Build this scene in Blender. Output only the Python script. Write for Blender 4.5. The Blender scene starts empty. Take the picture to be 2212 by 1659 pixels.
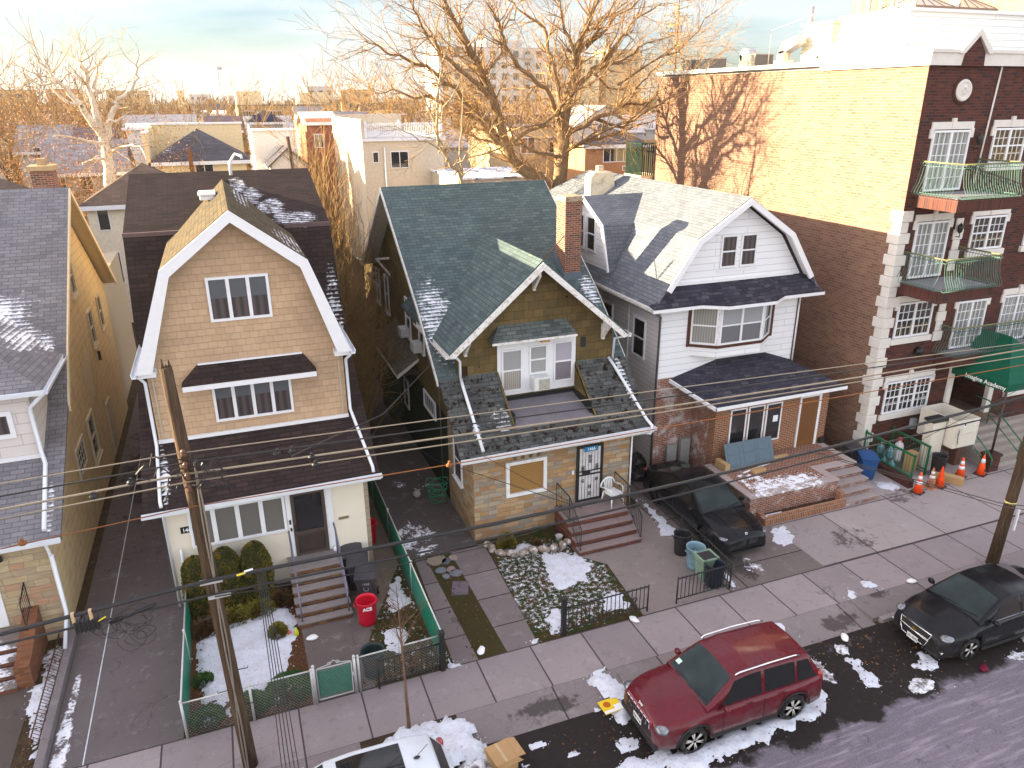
import bpy, bmesh, math, random
from mathutils import Vector, Matrix
R = math.radians
sc = bpy.context.scene
col = sc.collection
# ---------------------------------------------------------------- camera
PITCH, YAW, ROLL = 0.36352, 0.36281, -0.00562
f = Vector((math.sin(YAW)*math.cos(PITCH), math.cos(YAW)*math.cos(PITCH), -math.sin(PITCH)))
rt = Vector((math.cos(YAW), -math.sin(YAW), 0)); up = rt.cross(f)
r2 = rt*math.cos(ROLL)+up*math.sin(ROLL); u2 = -rt*math.sin(ROLL)+up*math.cos(ROLL)
cd = bpy.data.cameras.new('camera'); cam = bpy.data.objects.new('camera', cd); col.objects.link(cam)
cam.matrix_world = Matrix((( r2.x,u2.x,-f.x,0),(r2.y,u2.y,-f.y,0),(r2.z,u2.z,-f.z,13.25),(0,0,0,1)))
cd.sensor_width = 36; cd.lens = 36*1611.3/2212; cd.clip_start = .1; cd.clip_end = 9000
sc.camera = cam
# ---------------------------------------------------------------- sun, sky, exposure
SUN_EL, SUN_AZ = R(13.6), R(-67)          # azimuth from +Y towards +X
S = Vector((math.sin(SUN_AZ)*math.cos(SUN_EL), math.cos(SUN_AZ)*math.cos(SUN_EL), math.sin(SUN_EL)))
sd = bpy.data.lights.new('sun', 'SUN'); sd.energy = 5.0; sd.angle = R(.5); sd.color = (1, .83, .54)
so = bpy.data.objects.new('sun', sd); col.objects.link(so)
so.rotation_euler = S.to_track_quat('Z', 'Y').to_euler()
w = bpy.data.worlds.new('World'); sc.world = w; w.use_nodes = True
nt = w.node_tree; nt.nodes.clear()
N = nt.nodes.new; L = nt.links.new
out = N('ShaderNodeOutputWorld'); bg = N('ShaderNodeBackground'); L(bg.outputs[0], out.inputs[0])
sky = N('ShaderNodeTexSky'); sky.sky_type = 'NISHITA'; sky.sun_disc = False
sky.sun_elevation = SUN_EL; sky.sun_rotation = SUN_AZ; sky.air_density = 1.0; sky.dust_density = 1.2; sky.ozone_density = 2.0
tc = N('ShaderNodeTexCoord'); mp = N('ShaderNodeMapping'); mp.inputs['Scale'].default_value = (1.1, 1.6, 9.0)
mp.inputs['Rotation'].default_value = (.05, .06, .5)
L(tc.outputs['Generated'], mp.inputs[0])
nz = N('ShaderNodeTexNoise'); nz.inputs['Scale'].default_value = 1.7; nz.inputs['Detail'].default_value = 7; nz.inputs['Roughness'].default_value = .55
L(mp.outputs[0], nz.inputs['Vector'])
cr = N('ShaderNodeValToRGB'); cr.color_ramp.elements[0].position = .34; cr.color_ramp.elements[1].position = .55
L(nz.outputs[0], cr.inputs[0])
def vmul(a, c):
    m = N('ShaderNodeMixRGB'); m.blend_type = 'MULTIPLY'; m.inputs[0].default_value = 1; L(a, m.inputs[1]); m.inputs[2].default_value = tuple(c)+(1,); return m.outputs[0]
def vadd(a, c):
    m = N('ShaderNodeMixRGB'); m.blend_type = 'ADD'; m.inputs[0].default_value = 1; L(a, m.inputs[1]); m.inputs[2].default_value = tuple(c)+(1,); return m.outputs[0]
north = N('ShaderNodeMixRGB'); L(cr.outputs[0], north.inputs[0])          # thin blue sky and streaky cloud low in the north, dimmed where in view
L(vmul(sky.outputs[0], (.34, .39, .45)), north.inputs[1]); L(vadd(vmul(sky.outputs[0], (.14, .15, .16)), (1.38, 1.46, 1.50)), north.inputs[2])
sky_fill = vadd(vmul(sky.outputs[0], (1.0, .92, .80)), (2.08, 1.66, 1.50))       # warm fill added to the unseen sky overhead and to the south
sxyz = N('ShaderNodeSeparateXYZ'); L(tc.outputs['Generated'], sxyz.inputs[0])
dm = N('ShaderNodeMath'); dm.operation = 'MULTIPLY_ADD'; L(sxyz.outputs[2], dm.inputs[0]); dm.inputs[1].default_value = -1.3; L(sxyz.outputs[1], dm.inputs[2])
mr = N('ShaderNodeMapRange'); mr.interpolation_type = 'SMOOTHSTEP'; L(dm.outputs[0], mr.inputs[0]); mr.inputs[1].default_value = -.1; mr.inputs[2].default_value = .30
cl = N('ShaderNodeMixRGB'); L(mr.outputs[0], cl.inputs[0]); L(sky_fill, cl.inputs[1]); L(north.outputs[0], cl.inputs[2])
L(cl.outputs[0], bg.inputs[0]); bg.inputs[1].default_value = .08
sc.view_settings.view_transform = 'Standard'; sc.view_settings.look = 'None'; sc.view_settings.gamma = 1
sc.view_settings.exposure = 2.68
sc.render.engine = 'CYCLES'
# ---------------------------------------------------------------- helpers
WL = {}
def wl(o):
    v = Vector((0, 0, 0))
    while o is not None:
        v += WL.get(o.name, Vector((0, 0, 0))); o = o.parent
    return v
def tag(o, label=None, cat=None, group=None, kind=None):
    if label: o['label'] = label
    if cat: o['category'] = cat
    if group: o['group'] = group
    if kind: o['kind'] = kind
    return o
def thing(name, label, cat, loc=(0, 0, 0), group=None, rz=0):
    o = bpy.data.objects.new(name, None); col.objects.link(o); o.location = loc; o.rotation_euler = (0, 0, rz)
    o.empty_display_size = .1
    WL[o.name] = Vector(loc); return tag(o, label, cat, group)
def copy_tree(o, parent=None, loc=None, rz=None, label=None):
    c = o.copy(); col.objects.link(c); c.parent = parent
    if loc is not None: c.location = loc
    if rz is not None: c.rotation_euler = (0, 0, rz)
    if label: c['label'] = label
    for ch in [x for x in bpy.data.objects if x.parent == o]: copy_tree(ch, c)
    return c
class Fr:                                   # a wall's own axes: u along, v up, w outward
    def __init__(s, o, u, n): s.o = Vector(o); s.u = Vector(u).normalized(); s.n = Vector(n).normalized(); s.z = Vector((0, 0, 1))
    def p(s, u, v, w=0): return s.o+s.u*u+s.z*v+s.n*w
def FY(y): return Fr((0, y, 0), (1, 0, 0), (0, -1, 0))      # front walls (u = X)
def FXn(x): return Fr((x, 0, 0), (0, 1, 0), (-1, 0, 0))     # walls facing -X (u = Y)
def FXp(x): return Fr((x, 0, 0), (0, 1, 0), (1, 0, 0))      # walls facing +X
class MB:
    def __init__(s): s.v = []; s.f = []; s.m = []; s.s = []
    def face(s, idx, m=0, sm=False): s.f.append(tuple(idx)); s.m.append(m); s.s.append(sm)
    def poly(s, pts, m=0, sm=False):
        b = len(s.v); s.v += [Vector(p) for p in pts]; s.face(range(b, b+len(pts)), m, sm)
    def hexa(s, c, m=0):
        b = len(s.v); s.v += [Vector(p) for p in c]
        for q in ((0, 3, 2, 1), (4, 5, 6, 7), (0, 1, 5, 4), (1, 2, 6, 5), (2, 3, 7, 6), (3, 0, 4, 7)): s.face([b+i for i in q], m)
    def box(s, x0, x1, y0, y1, z0, z1, m=0):
        s.hexa([(x0, y0, z0), (x1, y0, z0), (x1, y1, z0), (x0, y1, z0), (x0, y0, z1), (x1, y0, z1), (x1, y1, z1), (x0, y1, z1)], m)
    def ob(s, F, u0, u1, v0, v1, w0, w1, m=0):
        s.hexa([F.p(u0, v0, w1), F.p(u1, v0, w1), F.p(u1, v0, w0), F.p(u0, v0, w0), F.p(u0, v1, w1), F.p(u1, v1, w1), F.p(u1, v1, w0), F.p(u0, v1, w0)], m)
    def ext(s, pts, d, m=0, ms=None, mb=None):             # planar polygon extruded by vector d
        b = len(s.v); n = len(pts); d = Vector(d); P = [Vector(p) for p in pts]
        s.v += P+[p+d for p in P]
        s.face([b+i for i in range(n)][::-1], m if mb is None else mb); s.face([b+n+i for i in range(n)], m)
        for i in range(n): s.face((b+i, b+(i+1) % n, b+n+(i+1) % n, b+n+i), m if ms is None else ms)
    def tube(s, pts, r, n=6, m=0, caps=True):
        P = [Vector(p) for p in pts]; k = len(P)
        rr = r if hasattr(r, '__len__') else [r]*k
        b = len(s.v); x = None
        for i in range(k):
            t = (P[min(i+1, k-1)]-P[max(i-1, 0)])
            if t.length < 1e-9: t = Vector((0, 0, 1))
            t.normalize()
            if x is None: x = t.orthogonal().normalized()
            x = (x-t*x.dot(t)); x = x.normalized() if x.length > 1e-6 else t.orthogonal().normalized()
            y = t.cross(x)
            for j in range(n):
                a = 2*math.pi*j/n; s.v.append(P[i]+(x*math.cos(a)+y*math.sin(a))*rr[i])
        for i in range(k-1):
            for j in range(n):
                s.face((b+i*n+j, b+i*n+(j+1) % n, b+(i+1)*n+(j+1) % n, b+(i+1)*n+j), m, n > 4)
        if caps: s.face([b+j for j in range(n)][::-1], m); s.face([b+(k-1)*n+j for j in range(n)], m)
    def lathe(s, prof, c=(0, 0, 0), n=20, m=0, axis='z', sm=True, sx=1, sy=1):
        c = Vector(c); b = len(s.v)
        for r, h in prof:
            for j in range(n):
                a = 2*math.pi*j/n; q = (r*math.cos(a)*sx, r*math.sin(a)*sy, h)
                if axis == 'x': q = (q[2], q[0], q[1])
                if axis == 'y': q = (q[0], q[2], q[1])
                s.v.append(c+Vector(q))
        for i in range(len(prof)-1):
            for j in range(n): s.face((b+i*n+j, b+i*n+(j+1) % n, b+(i+1)*n+(j+1) % n, b+(i+1)*n+j), m, sm)
        if prof[0][0] > 1e-6: s.face([b+j for j in range(n)][::-1], m)
        if prof[-1][0] > 1e-6: s.face([b+(len(prof)-1)*n+j for j in range(n)], m)
    def ball(s, c, r, n=8, m=0, sq=(1, 1, 1)):
        k = n//2+1; c = Vector(c); b = len(s.v)
        for i in range(k+1):
            t = math.pi*i/k
            for j in range(n):
                a = 2*math.pi*j/n; s.v.append(c+Vector((math.sin(t)*math.cos(a)*r*sq[0], math.sin(t)*math.sin(a)*r*sq[1], math.cos(t)*r*sq[2])))
        for i in range(k):
            for j in range(n): s.face((b+i*n+j, b+i*n+(j+1) % n, b+(i+1)*n+(j+1) % n, b+(i+1)*n+j), m, True)
    def grid(s, P, m=0, sm=True):                          # P[i][j]
        b = len(s.v); a = len(P); c = len(P[0])
        for r_ in P: s.v += [Vector(q) for q in r_]
        for i in range(a-1):
            for j in range(c-1): s.face((b+i*c+j, b+i*c+j+1, b+(i+1)*c+j+1, b+(i+1)*c+j), m, sm)
    def build(s, name, mats, parent=None, local=False, bevel=0, uv=True, recalc=False, merge=False):
        if not isinstance(mats, (list, tuple)): mats = [mats]
        off = Vector((0, 0, 0)) if (local or parent is None) else wl(parent)
        me = bpy.data.meshes.new(name); me.from_pydata([v-off for v in s.v], [], s.f)
        for m_ in mats: me.materials.append(m_)
        me.polygons.foreach_set('material_index', s.m); me.polygons.foreach_set('use_smooth', s.s)
        if merge or recalc:
            bm = bmesh.new(); bm.from_mesh(me)
            if merge: bmesh.ops.remove_doubles(bm, verts=bm.verts, dist=.0005)
            bmesh.ops.recalc_face_normals(bm, faces=bm.faces); bm.to_mesh(me); bm.free()
        if uv:
            me.update(); ul = me.uv_layers.new(name='UVMap'); data = [0.0]*(2*len(me.loops)); V = me.vertices; LP = me.loops
            for p in me.polygons:
                n = p.normal
                if abs(n.z) > .97: ua = Vector((1, 0, 0)); va = Vector((0, 1, 0))
                else:
                    ua = Vector((-n.y, n.x, 0)).normalized()
                    if abs(ua.x) > abs(ua.y):
                        if ua.x < 0: ua = -ua
                    elif ua.y < 0: ua = -ua
                    va = n.cross(ua)
                    if va.z < 0: va = -va
                for li in p.loop_indices:
                    c = V[LP[li].vertex_index].co+off; data[2*li] = c.dot(ua); data[2*li+1] = c.dot(va)
            ul.data.foreach_set('uv', data)
        me.update()
        o = bpy.data.objects.new(name, me); col.objects.link(o)
        if parent: o.parent = parent
        WL[o.name] = Vector((0, 0, 0))
        if bevel:
            b = o.modifiers.new('bevel', 'BEVEL'); b.width = bevel; b.segments = 2; b.limit_method = 'ANGLE'
        return o
def top(mb, name, mats, label, cat, group=None, kind=None, base=None, **k):
    if base is not None:
        for i, v in enumerate(mb.v): mb.v[i] = v-Vector(base)
    o = mb.build(name, mats, **k)
    if base is not None: o.location = base; WL[o.name] = Vector(base)
    return tag(o, label, cat, group, kind)
# ---------------------------------------------------------------- materials
class Mt:
    def __init__(s, name):
        s.m = bpy.data.materials.new(name); s.m.use_nodes = True; s.t = s.m.node_tree; s.b = s.t.nodes['Principled BSDF']; s.o = s.t.nodes['Material Output']
    def n(s, k, **kw):
        x = s.t.nodes.new('ShaderNode'+k)
        for a, v in kw.items():
            if a in x.inputs.keys() if hasattr(x.inputs, 'keys') else False: x.inputs[a].default_value = v
            else: setattr(x, a, v)
        return x
    def l(s, a, b): s.t.links.new(a, b)
    def uv(s):
        return s.n('TexCoord').outputs['UV']
    def pos(s): return s.n('NewGeometry').outputs['Position']
    def noise(s, vec, scale, detail=4, rough=.55):
        x = s.n('TexNoise'); x.inputs['Scale'].default_value = scale; x.inputs['Detail'].default_value = detail; x.inputs['Roughness'].default_value = rough
        if vec is not None: s.l(vec, x.inputs['Vector'])
        return x.outputs[0]
    def ramp(s, fac, stops, const=False):
        x = s.n('ValToRGB'); e = x.color_ramp.elements
        if const: x.color_ramp.interpolation = 'CONSTANT'
        while len(e) < len(stops): e.new(.5)
        for i, (p, c) in enumerate(stops): e[i].position = p; e[i].color = (c, c, c, 1) if not hasattr(c, '__len__') else tuple(c)+(1,)*(4-len(c))
        s.l(fac, x.inputs[0]); return x.outputs[0]
    def mix(s, fac, a, b, mode='MIX'):
        x = s.n('MixRGB'); x.blend_type = mode
        for i, v in ((0, fac), (1, a), (2, b)):
            if hasattr(v, 'is_linked'): s.l(v, x.inputs[i])
            else: x.inputs[i].default_value = v if i == 0 else tuple(v)+(1,)*(4-len(v))
        return x.outputs[0]
    def math(s, op, a, b=0.0, c=0.0):
        x = s.n('Math'); x.operation = op
        for i, v in enumerate((a, b, c)):
            if hasattr(v, 'is_linked'): s.l(v, x.inputs[i])
            else: x.inputs[i].default_value = v
        return x.outputs[0]
    def maprange(s, v, a, b, c=0, d=1):
        x = s.n('MapRange'); s.l(v, x.inputs[0])
        for i, q in enumerate((a, b, c, d)): x.inputs[i+1].default_value = q
        return x.outputs[0]
    def bump(s, h, strength=.3, dist=.02):
        x = s.n('Bump'); x.inputs['Strength'].default_value = strength; x.inputs['Distance'].default_value = dist
        s.l(h, x.inputs['Height']); s.l(x.outputs[0], s.b.inputs['Normal'])
    def set(s, colr=None, rough=None, metal=None, spec=None, coat=None):
        if colr is not None:
            if hasattr(colr, 'is_linked'): s.l(colr, s.b.inputs['Base Color'])
            else: s.b.inputs['Base Color'].default_value = tuple(colr)+(1,)*(4-len(colr))
        if rough is not None:
            if hasattr(rough, 'is_linked'): s.l(rough, s.b.inputs['Roughness'])
            else: s.b.inputs['Roughness'].default_value = rough
        if metal is not None: s.b.inputs['Metallic'].default_value = metal
        rv = s.b.inputs['Roughness'].default_value
        s.b.inputs['Specular IOR Level'].default_value = spec if spec is not None else (.12 if (rough is None or hasattr(rough, 'is_linked') or rv > .55) else .35)
        if coat is not None: s.b.inputs['Coat Weight'].default_value = coat; s.b.inputs['Coat Roughness'].default_value = .03
        return s.m
def scl(c, k): return tuple(min(1, x*k) for x in c)
SNOW = (.80, .82, .88)
def snow_mask(M_, spots, edge=.35, ns=3.0, rows=None):
    # patches of snow lying where the given world-space ellipsoids are; ragged edge from noise
    pos = M_.pos(); nz = M_.noise(pos, ns, 5, .65); nz2 = M_.noise(pos, ns*5, 3, .6); tot = None
    for (c, r, k) in spots:
        v = M_.n('VectorMath'); v.operation = 'SUBTRACT'; M_.l(pos, v.inputs[0]); v.inputs[1].default_value = c
        d = M_.n('VectorMath'); d.operation = 'DIVIDE'; M_.l(v.outputs[0], d.inputs[0]); d.inputs[1].default_value = r
        ln = M_.n('VectorMath'); ln.operation = 'LENGTH'; M_.l(d.outputs[0], ln.inputs[0])
        a = M_.math('SUBTRACT', 1.0, ln.outputs['Value']); a = M_.math('MINIMUM', a, k)
        tot = a if tot is None else M_.math('MAXIMUM', tot, a)
    t = M_.math('ADD', tot, M_.math('MULTIPLY', M_.math('SUBTRACT', nz, .5), 1.6)); t = M_.math('ADD', t, M_.math('MULTIPLY', M_.math('SUBTRACT', nz2, .5), .9))
    if rows is not None: t = M_.math('ADD', M_.math('SUBTRACT', t, M_.math('MULTIPLY', rows, .6)), .42)
    return M_.maprange(t, .30, .30+edge)
def m_plain(name, c, rough=.6, metal=0, var=.12, vs=6, bump=0, bs=40, spec=None, coat=None, dirt=None):
    M_ = Mt(name); p = M_.pos(); nz = M_.noise(p, vs, 5)
    cc = M_.ramp(nz, [(.25, scl(c, 1-var)), (.75, scl(c, 1+var))])
    if dirt: cc = M_.mix(M_.ramp(M_.noise(p, dirt[1], 6, .7), [(.5, 0), (.7, 1)]), cc, dirt[0])
    if bump: M_.bump(M_.noise(p, bs, 4), bump, .01)
    return M_.set(cc, rough, metal, spec, coat)
def bricktex(M_, vec, bw, bh, mortar, off=.5, c1=(0, 0, 0), c2=(1, 1, 1), mc=(0, 0, 0), smooth=.1, sq=1.0):
    x = M_.n('TexBrick'); M_.l(vec, x.inputs['Vector']); x.offset = off; x.squash = sq
    x.inputs['Scale'].default_value = 1; x.inputs['Brick Width'].default_value = bw; x.inputs['Row Height'].default_value = bh
    x.inputs['Mortar Size'].default_value = mortar; x.inputs['Mortar Smooth'].default_value = smooth
    x.inputs['Color1'].default_value = tuple(c1)+(1,); x.inputs['Color2'].default_value = tuple(c2)+(1,); x.inputs['Mortar'].default_value = tuple(mc)+(1,)
    return x
def m_brick(name, cols, mortar=(.33, .29, .25), bw=.215, bh=.074, ms=.009, off=.5, white=None, dark=.0):
    M_ = Mt(name); b = bricktex(M_, M_.uv(), bw, bh, ms, off)
    k = len(cols); cc = M_.ramp(b.outputs['Color'], [(i/k, c) for i, c in enumerate(cols)], False)
    nz = M_.noise(M_.pos(), 1.3, 5); cc = M_.mix(1.0, cc, M_.ramp(nz, [(.3, (.86, .86, .86)), (.7, (1.12, 1.1, 1.08))]), 'MULTIPLY')
    cc = M_.mix(b.outputs['Fac'], cc, mortar)
    if white: cc = M_.mix(M_.ramp(M_.noise(M_.pos(), white[0], 7, .7), [(white[1], 0), (white[1]+.13, white[2])]), cc, (.55, .5, .5))
    M_.bump(M_.math('SUBTRACT', 1.0, b.outputs['Fac']), .5, .012)
    return M_.set(cc, .85)
def m_shingle(name, cols, bw=.32, bh=.14, spots=None, moss=None, gap=.010, off=.5, rough=.9, bumpd=.03, stain=None, line=.55):
    M_ = Mt(name); uv = M_.uv(); b = bricktex(M_, uv, bw, bh, gap, off, smooth=.3)
    k = len(cols); cc = M_.ramp(b.outputs['Color'], [(i/max(1, k-1), c) for i, c in enumerate(cols)])
    gr = M_.noise(M_.pos(), 60, 2); cc = M_.mix(1.0, cc, M_.ramp(gr, [(.3, (.8, .8, .8)), (.7, (1.2, 1.2, 1.2))]), 'MULTIPLY')
    big = M_.noise(M_.pos(), .9, 4); cc = M_.mix(1.0, cc, M_.ramp(big, [(.3, (.86, .86, .88)), (.7, (1.1, 1.1, 1.1))]), 'MULTIPLY')
    if stain: cc = M_.mix(M_.ramp(M_.noise(M_.pos(), stain[0], 6, .7), [(stain[1], 0), (stain[1]+.12, stain[2])]), cc, stain[3])
    cc = M_.mix(M_.math('MULTIPLY', b.outputs['Fac'], line), cc, scl(cols[0], .25))
    # saw-tooth height: each course thickens towards its lower edge
    sx = M_.n('SeparateXYZ'); M_.l(uv, sx.inputs[0]); fr = M_.math('FRACT', M_.math('DIVIDE', sx.outputs[1], bh)); saw = M_.math('SUBTRACT', 1.0, fr)
    if moss: cc = M_.mix(M_.ramp(M_.noise(M_.pos(), moss[0], 8, .75), [(moss[1], 0), (moss[1]+.04, 1)]), cc, moss[2])
    h = M_.math('SUBTRACT', saw, M_.math('MULTIPLY', b.outputs['Fac'], .8))
    if spots:
        sm = snow_mask(M_, spots, rows=M_.math('MULTIPLY', fr, 1.0)); cc = M_.mix(sm, cc, SNOW); h = M_.math('ADD', h, sm)
    M_.bump(h, .6, bumpd)
    return M_.set(cc, rough)
def m_siding(name, c, bh=.2, bw=3.6, rough=.5, gap=.012, var=.06, stain=None):
    M_ = Mt(name); uv = M_.uv(); b = bricktex(M_, uv, bw, bh, gap, .37, smooth=.2)
    cc = M_.mix(M_.noise(M_.pos(), 1.5, 5), scl(c, 1-var), scl(c, 1+var))
    if stain: cc = M_.mix(M_.ramp(M_.noise(M_.pos(), 2.2, 6, .7), [(.5, 0), (.75, .6)]), cc, stain)
    cc = M_.mix(M_.math('MULTIPLY', b.outputs['Fac'], .45), cc, scl(c, .3))
    sx = M_.n('SeparateXYZ'); M_.l(uv, sx.inputs[0]); fr = M_.math('FRACT', M_.math('DIVIDE', sx.outputs[1], bh))
    M_.bump(M_.math('SUBTRACT', 1.0, fr), .5, .02); return M_.set(cc, rough)
def m_stone(name, cols, bw=.5, bh=.15, tint=None):
    M_ = Mt(name); uv = M_.uv()
    dn = M_.n('TexNoise'); dn.inputs['Scale'].default_value = 2.2; M_.l(uv, dn.inputs['Vector'])
    va = M_.n('VectorMath'); va.operation = 'MULTIPLY_ADD'; M_.l(dn.outputs['Color'], va.inputs[0]); va.inputs[1].default_value = (.22, .03, 0); M_.l(uv, va.inputs[2])
    b = bricktex(M_, va.outputs[0], bw, bh, .009, .43, smooth=.3); b.squash = .6; b.squash_frequency = 3
    b2 = bricktex(M_, va.outputs[0], bw*.55, bh*2, .009, .31, smooth=.3)
    sel = M_.ramp(M_.noise(va.outputs[0], 1.6, 0), [(.49, 0), (.51, 1)])
    v = M_.mix(.75, b.outputs['Color'], b2.outputs['Color'])
    k = len(cols); cc = M_.ramp(b.outputs['Color'], [(i/k, c) for i, c in enumerate(cols)], True)
    st = M_.n('Mapping'); M_.l(uv, st.inputs[0]); st.inputs['Scale'].default_value = (2, 14, 1)
    cc = M_.mix(1.0, cc, M_.ramp(M_.noise(st.outputs[0], 1.5, 5), [(.3, (.8, .8, .8)), (.7, (1.18, 1.16, 1.12))]), 'MULTIPLY')
    cc = M_.mix(M_.math('MULTIPLY', b.outputs['Fac'], .8), cc, (.2, .17, .14))
    if tint: cc = M_.mix(1.0, cc, tint, 'MULTIPLY')
    M_.bump(M_.math('SUBTRACT', 1.0, b.outputs['Fac']), .5, .02); return M_.set(cc, .85)
def m_concrete(name, c_, joint=None, jy=None, crack=True, off=0.0, spots=None, wet=None, jx0=0, jy0=0, blotch=.18, ms=.022):
    c = (c_[0]*.98, c_[1]*.94, c_[2]*.97); M_ = Mt(name); p = M_.pos()
    cc = M_.mix(M_.noise(p, .8, 6, .6), scl(c, 1-blotch), scl(c, 1+blotch))
    cc = M_.mix(1.0, cc, M_.ramp(M_.noise(p, 60, 3), [(.3, (.80, .80, .80)), (.7, (1.18, 1.18, 1.18))]), 'MULTIPLY')
    sp = M_.ramp(M_.noise(p, 3.2, 8, .72), [(.54, 0), (.66, 1)]); cc = M_.mix(M_.math('MULTIPLY', sp, .34), cc, scl(c, .35)); sl_ = M_.ramp(M_.noise(p, 1.9, 9, .75), [(.55, 0), (.70, 1)]); cc = M_.mix(M_.math('MULTIPLY', sl_, .30), cc, (.42, .39, .40))
    if wet: cc = M_.mix(snow_mask(M_, wet, .25, 1.6), cc, scl(c, .38))
    h = M_.noise(p, 30, 3)
    if joint:
        mp_ = M_.n('Mapping'); M_.l(p, mp_.inputs[0]); mp_.inputs['Location'].default_value = (jx0, jy0, 0)
        b = bricktex(M_, mp_.outputs[0], joint, jy or joint, ms, off, smooth=.1); cc = M_.mix(M_.math('MULTIPLY', b.outputs['Fac'], .85), cc, scl(c, .16))
        cc = M_.mix(1.0, cc, M_.ramp(b.outputs['Color'], [(0, (.88, .87, .87)), (1, (1.1, 1.09, 1.08))]), 'MULTIPLY')
        h = M_.math('SUBTRACT', h, M_.math('MULTIPLY', b.outputs['Fac'], 2))
    if crack:
        vo = M_.n('TexVoronoi'); vo.feature = 'DISTANCE_TO_EDGE'; vo.inputs['Scale'].default_value = .42
        dn = M_.n('TexNoise'); dn.inputs['Scale'].default_value = 1.6; dn.inputs['Detail'].default_value = 6; M_.l(p, dn.inputs['Vector'])
        va = M_.n('VectorMath'); va.operation = 'MULTIPLY_ADD'; M_.l(dn.outputs['Color'], va.inputs[0]); va.inputs[1].default_value = (.9, .9, .0); M_.l(p, va.inputs[2]); M_.l(va.outputs[0], vo.inputs['Vector'])
        ck = M_.ramp(vo.outputs['Distance'], [(.0, 1), (.007, 0)]); gate = M_.ramp(M_.noise(p, .5, 2), [(.52, 0), (.60, 1)])
        cc = M_.mix(M_.math('MULTIPLY', ck, M_.math('MULTIPLY', gate, .6)), cc, scl(c, .35))
    if spots: cc = M_.mix(snow_mask(M_, spots, .2, 2.2), cc, SNOW)
    M_.bump(h, .25, .01); return M_.set(cc, .9)
from mathutils import noise as mn
rnd = random.Random(7)
# ---------------------------------------------------------------- shared materials
WHITE = m_plain('white_paint', (.74, .74, .77), .45, var=.04)
OLDWHITE = m_plain('worn_white_paint', (.72, .70, .68), .7, var=.05, dirt=((.34, .27, .20), 9))
CREAM = m_plain('cream_stucco', (.72, .65, .54), .9, var=.05, vs=1.2, bump=.25, bs=25)
GUT = m_plain('white_gutter_metal', (.70, .73, .78), .35, var=.05)
DARKGLASS = m_plain('dark_window_glass', (.018, .018, .022), .06, var=.3, vs=2, spec=.8)
def m_curtain(name, c, s=20, axis=0, lo=.55):
    M_ = Mt(name); sx = M_.n('SeparateXYZ'); M_.l(M_.uv(), sx.inputs[0])
    wv = M_.math('SINE', M_.math('MULTIPLY', sx.outputs[axis], s*6.283)); cc = M_.ramp(M_.maprange(wv, -1, 1), [(0, scl(c, lo)), (1, c)])
    M_.set(cc, .5, spec=.5); M_.b.inputs['Coat Weight'].default_value = .2; M_.b.inputs['Coat Roughness'].default_value = .05; return M_.m
BLIND = m_curtain('pale_slatted_blind', (.34, .34, .34), 26, 1, .72)
BLINDG = m_curtain('grey_blind_behind_glass', (.13, .14, .15), 22, 1, .7)
WOODBLIND = m_curtain('wooden_blind', (.36, .19, .05), 17, 1, .55)
CURT = m_curtain('dark_curtain_folds', (.07, .05, .055), 5, 0, .3)
CURTL = m_curtain('pale_vertical_blind', (.30, .29, .27), 11, 0, .6)
SHADE = m_plain('roller_shade', (.085, .095, .11), .3, var=.06, coat=.15)
BLACKM = m_plain('black_iron', (.018, .018, .021), .45, var=.2)
CONC = m_concrete('driveway_concrete', (.185, .170, .170), joint=None)
SNOWM = Mt('snow'); _p = SNOWM.pos(); _h = SNOWM.noise(_p, 7, 8, .7)
SNOWM.bump(_h, .7, .06)
SNOWM = SNOWM.set(SNOWM.mix(SNOWM.ramp(SNOWM.noise(_p, 13, 8, .75), [(.56, 0), (.66, .8)]), SNOWM.mix(SNOWM.ramp(SNOWM.noise(_p, 3, 6, .7), [(.45, 0), (.75, .7)]), (.63, .66, .74), (.42, .41, .43)), (.22, .18, .16)), .7)
DSNOW = Mt('dirty_snow'); _p = DSNOW.pos(); DSNOW.bump(DSNOW.noise(_p, 9, 8, .75), .9, .07)
DSNOW = DSNOW.set(DSNOW.mix(DSNOW.ramp(DSNOW.noise(_p, 6, 7, .75), [(.44, 0), (.60, 1)]), SNOW, (.16, .13, .12)), .75)
def m_patchsnow(name, c1, c2, thr, scale, sc2=(.80, .82, .88), wid=.06):
    M_ = Mt(name); p = M_.pos(); cc = M_.mix(M_.ramp(M_.noise(p, 3, 6), [(.35, 0), (.65, 1)]), c1, c2)
    cc = M_.mix(1.0, cc, M_.ramp(M_.noise(p, 45, 3), [(.3, (.6, .6, .6)), (.7, (1.4, 1.4, 1.4))]), 'MULTIPLY')
    cc = M_.mix(M_.ramp(M_.noise(p, scale, 9, .72), [(thr, 0), (thr+wid, 1)]), cc, sc2); M_.bump(M_.noise(p, 30, 5), .8, .04); return M_.set(cc, .95)
SOIL = m_patchsnow('yard_soil', (.050, .034, .022), (.075, .052, .030), .66, 2.5)
# ---------------------------------------------------------------- ground, road, pavements
def sheet(name, pts, z, mat, label=None, th=None):
    b = MB(); P = [(p[0], p[1], z) for p in pts]
    if th: b.ext([(p[0], p[1], z-th) for p in pts], (0, 0, th))
    else: b.poly(P)
    return tag(b.build(name, mat, recalc=True), kind='structure', label=label)
def rect(x0, x1, y0, y1): return [(x0, y0), (x1, y0), (x1, y1), (x0, y1)]
sheet('ground', rect(-4000, 4000, -300, 6000), -.16, m_patchsnow('far_ground', (.07, .05, .035), (.10, .075, .05), .6, .4))
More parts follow.
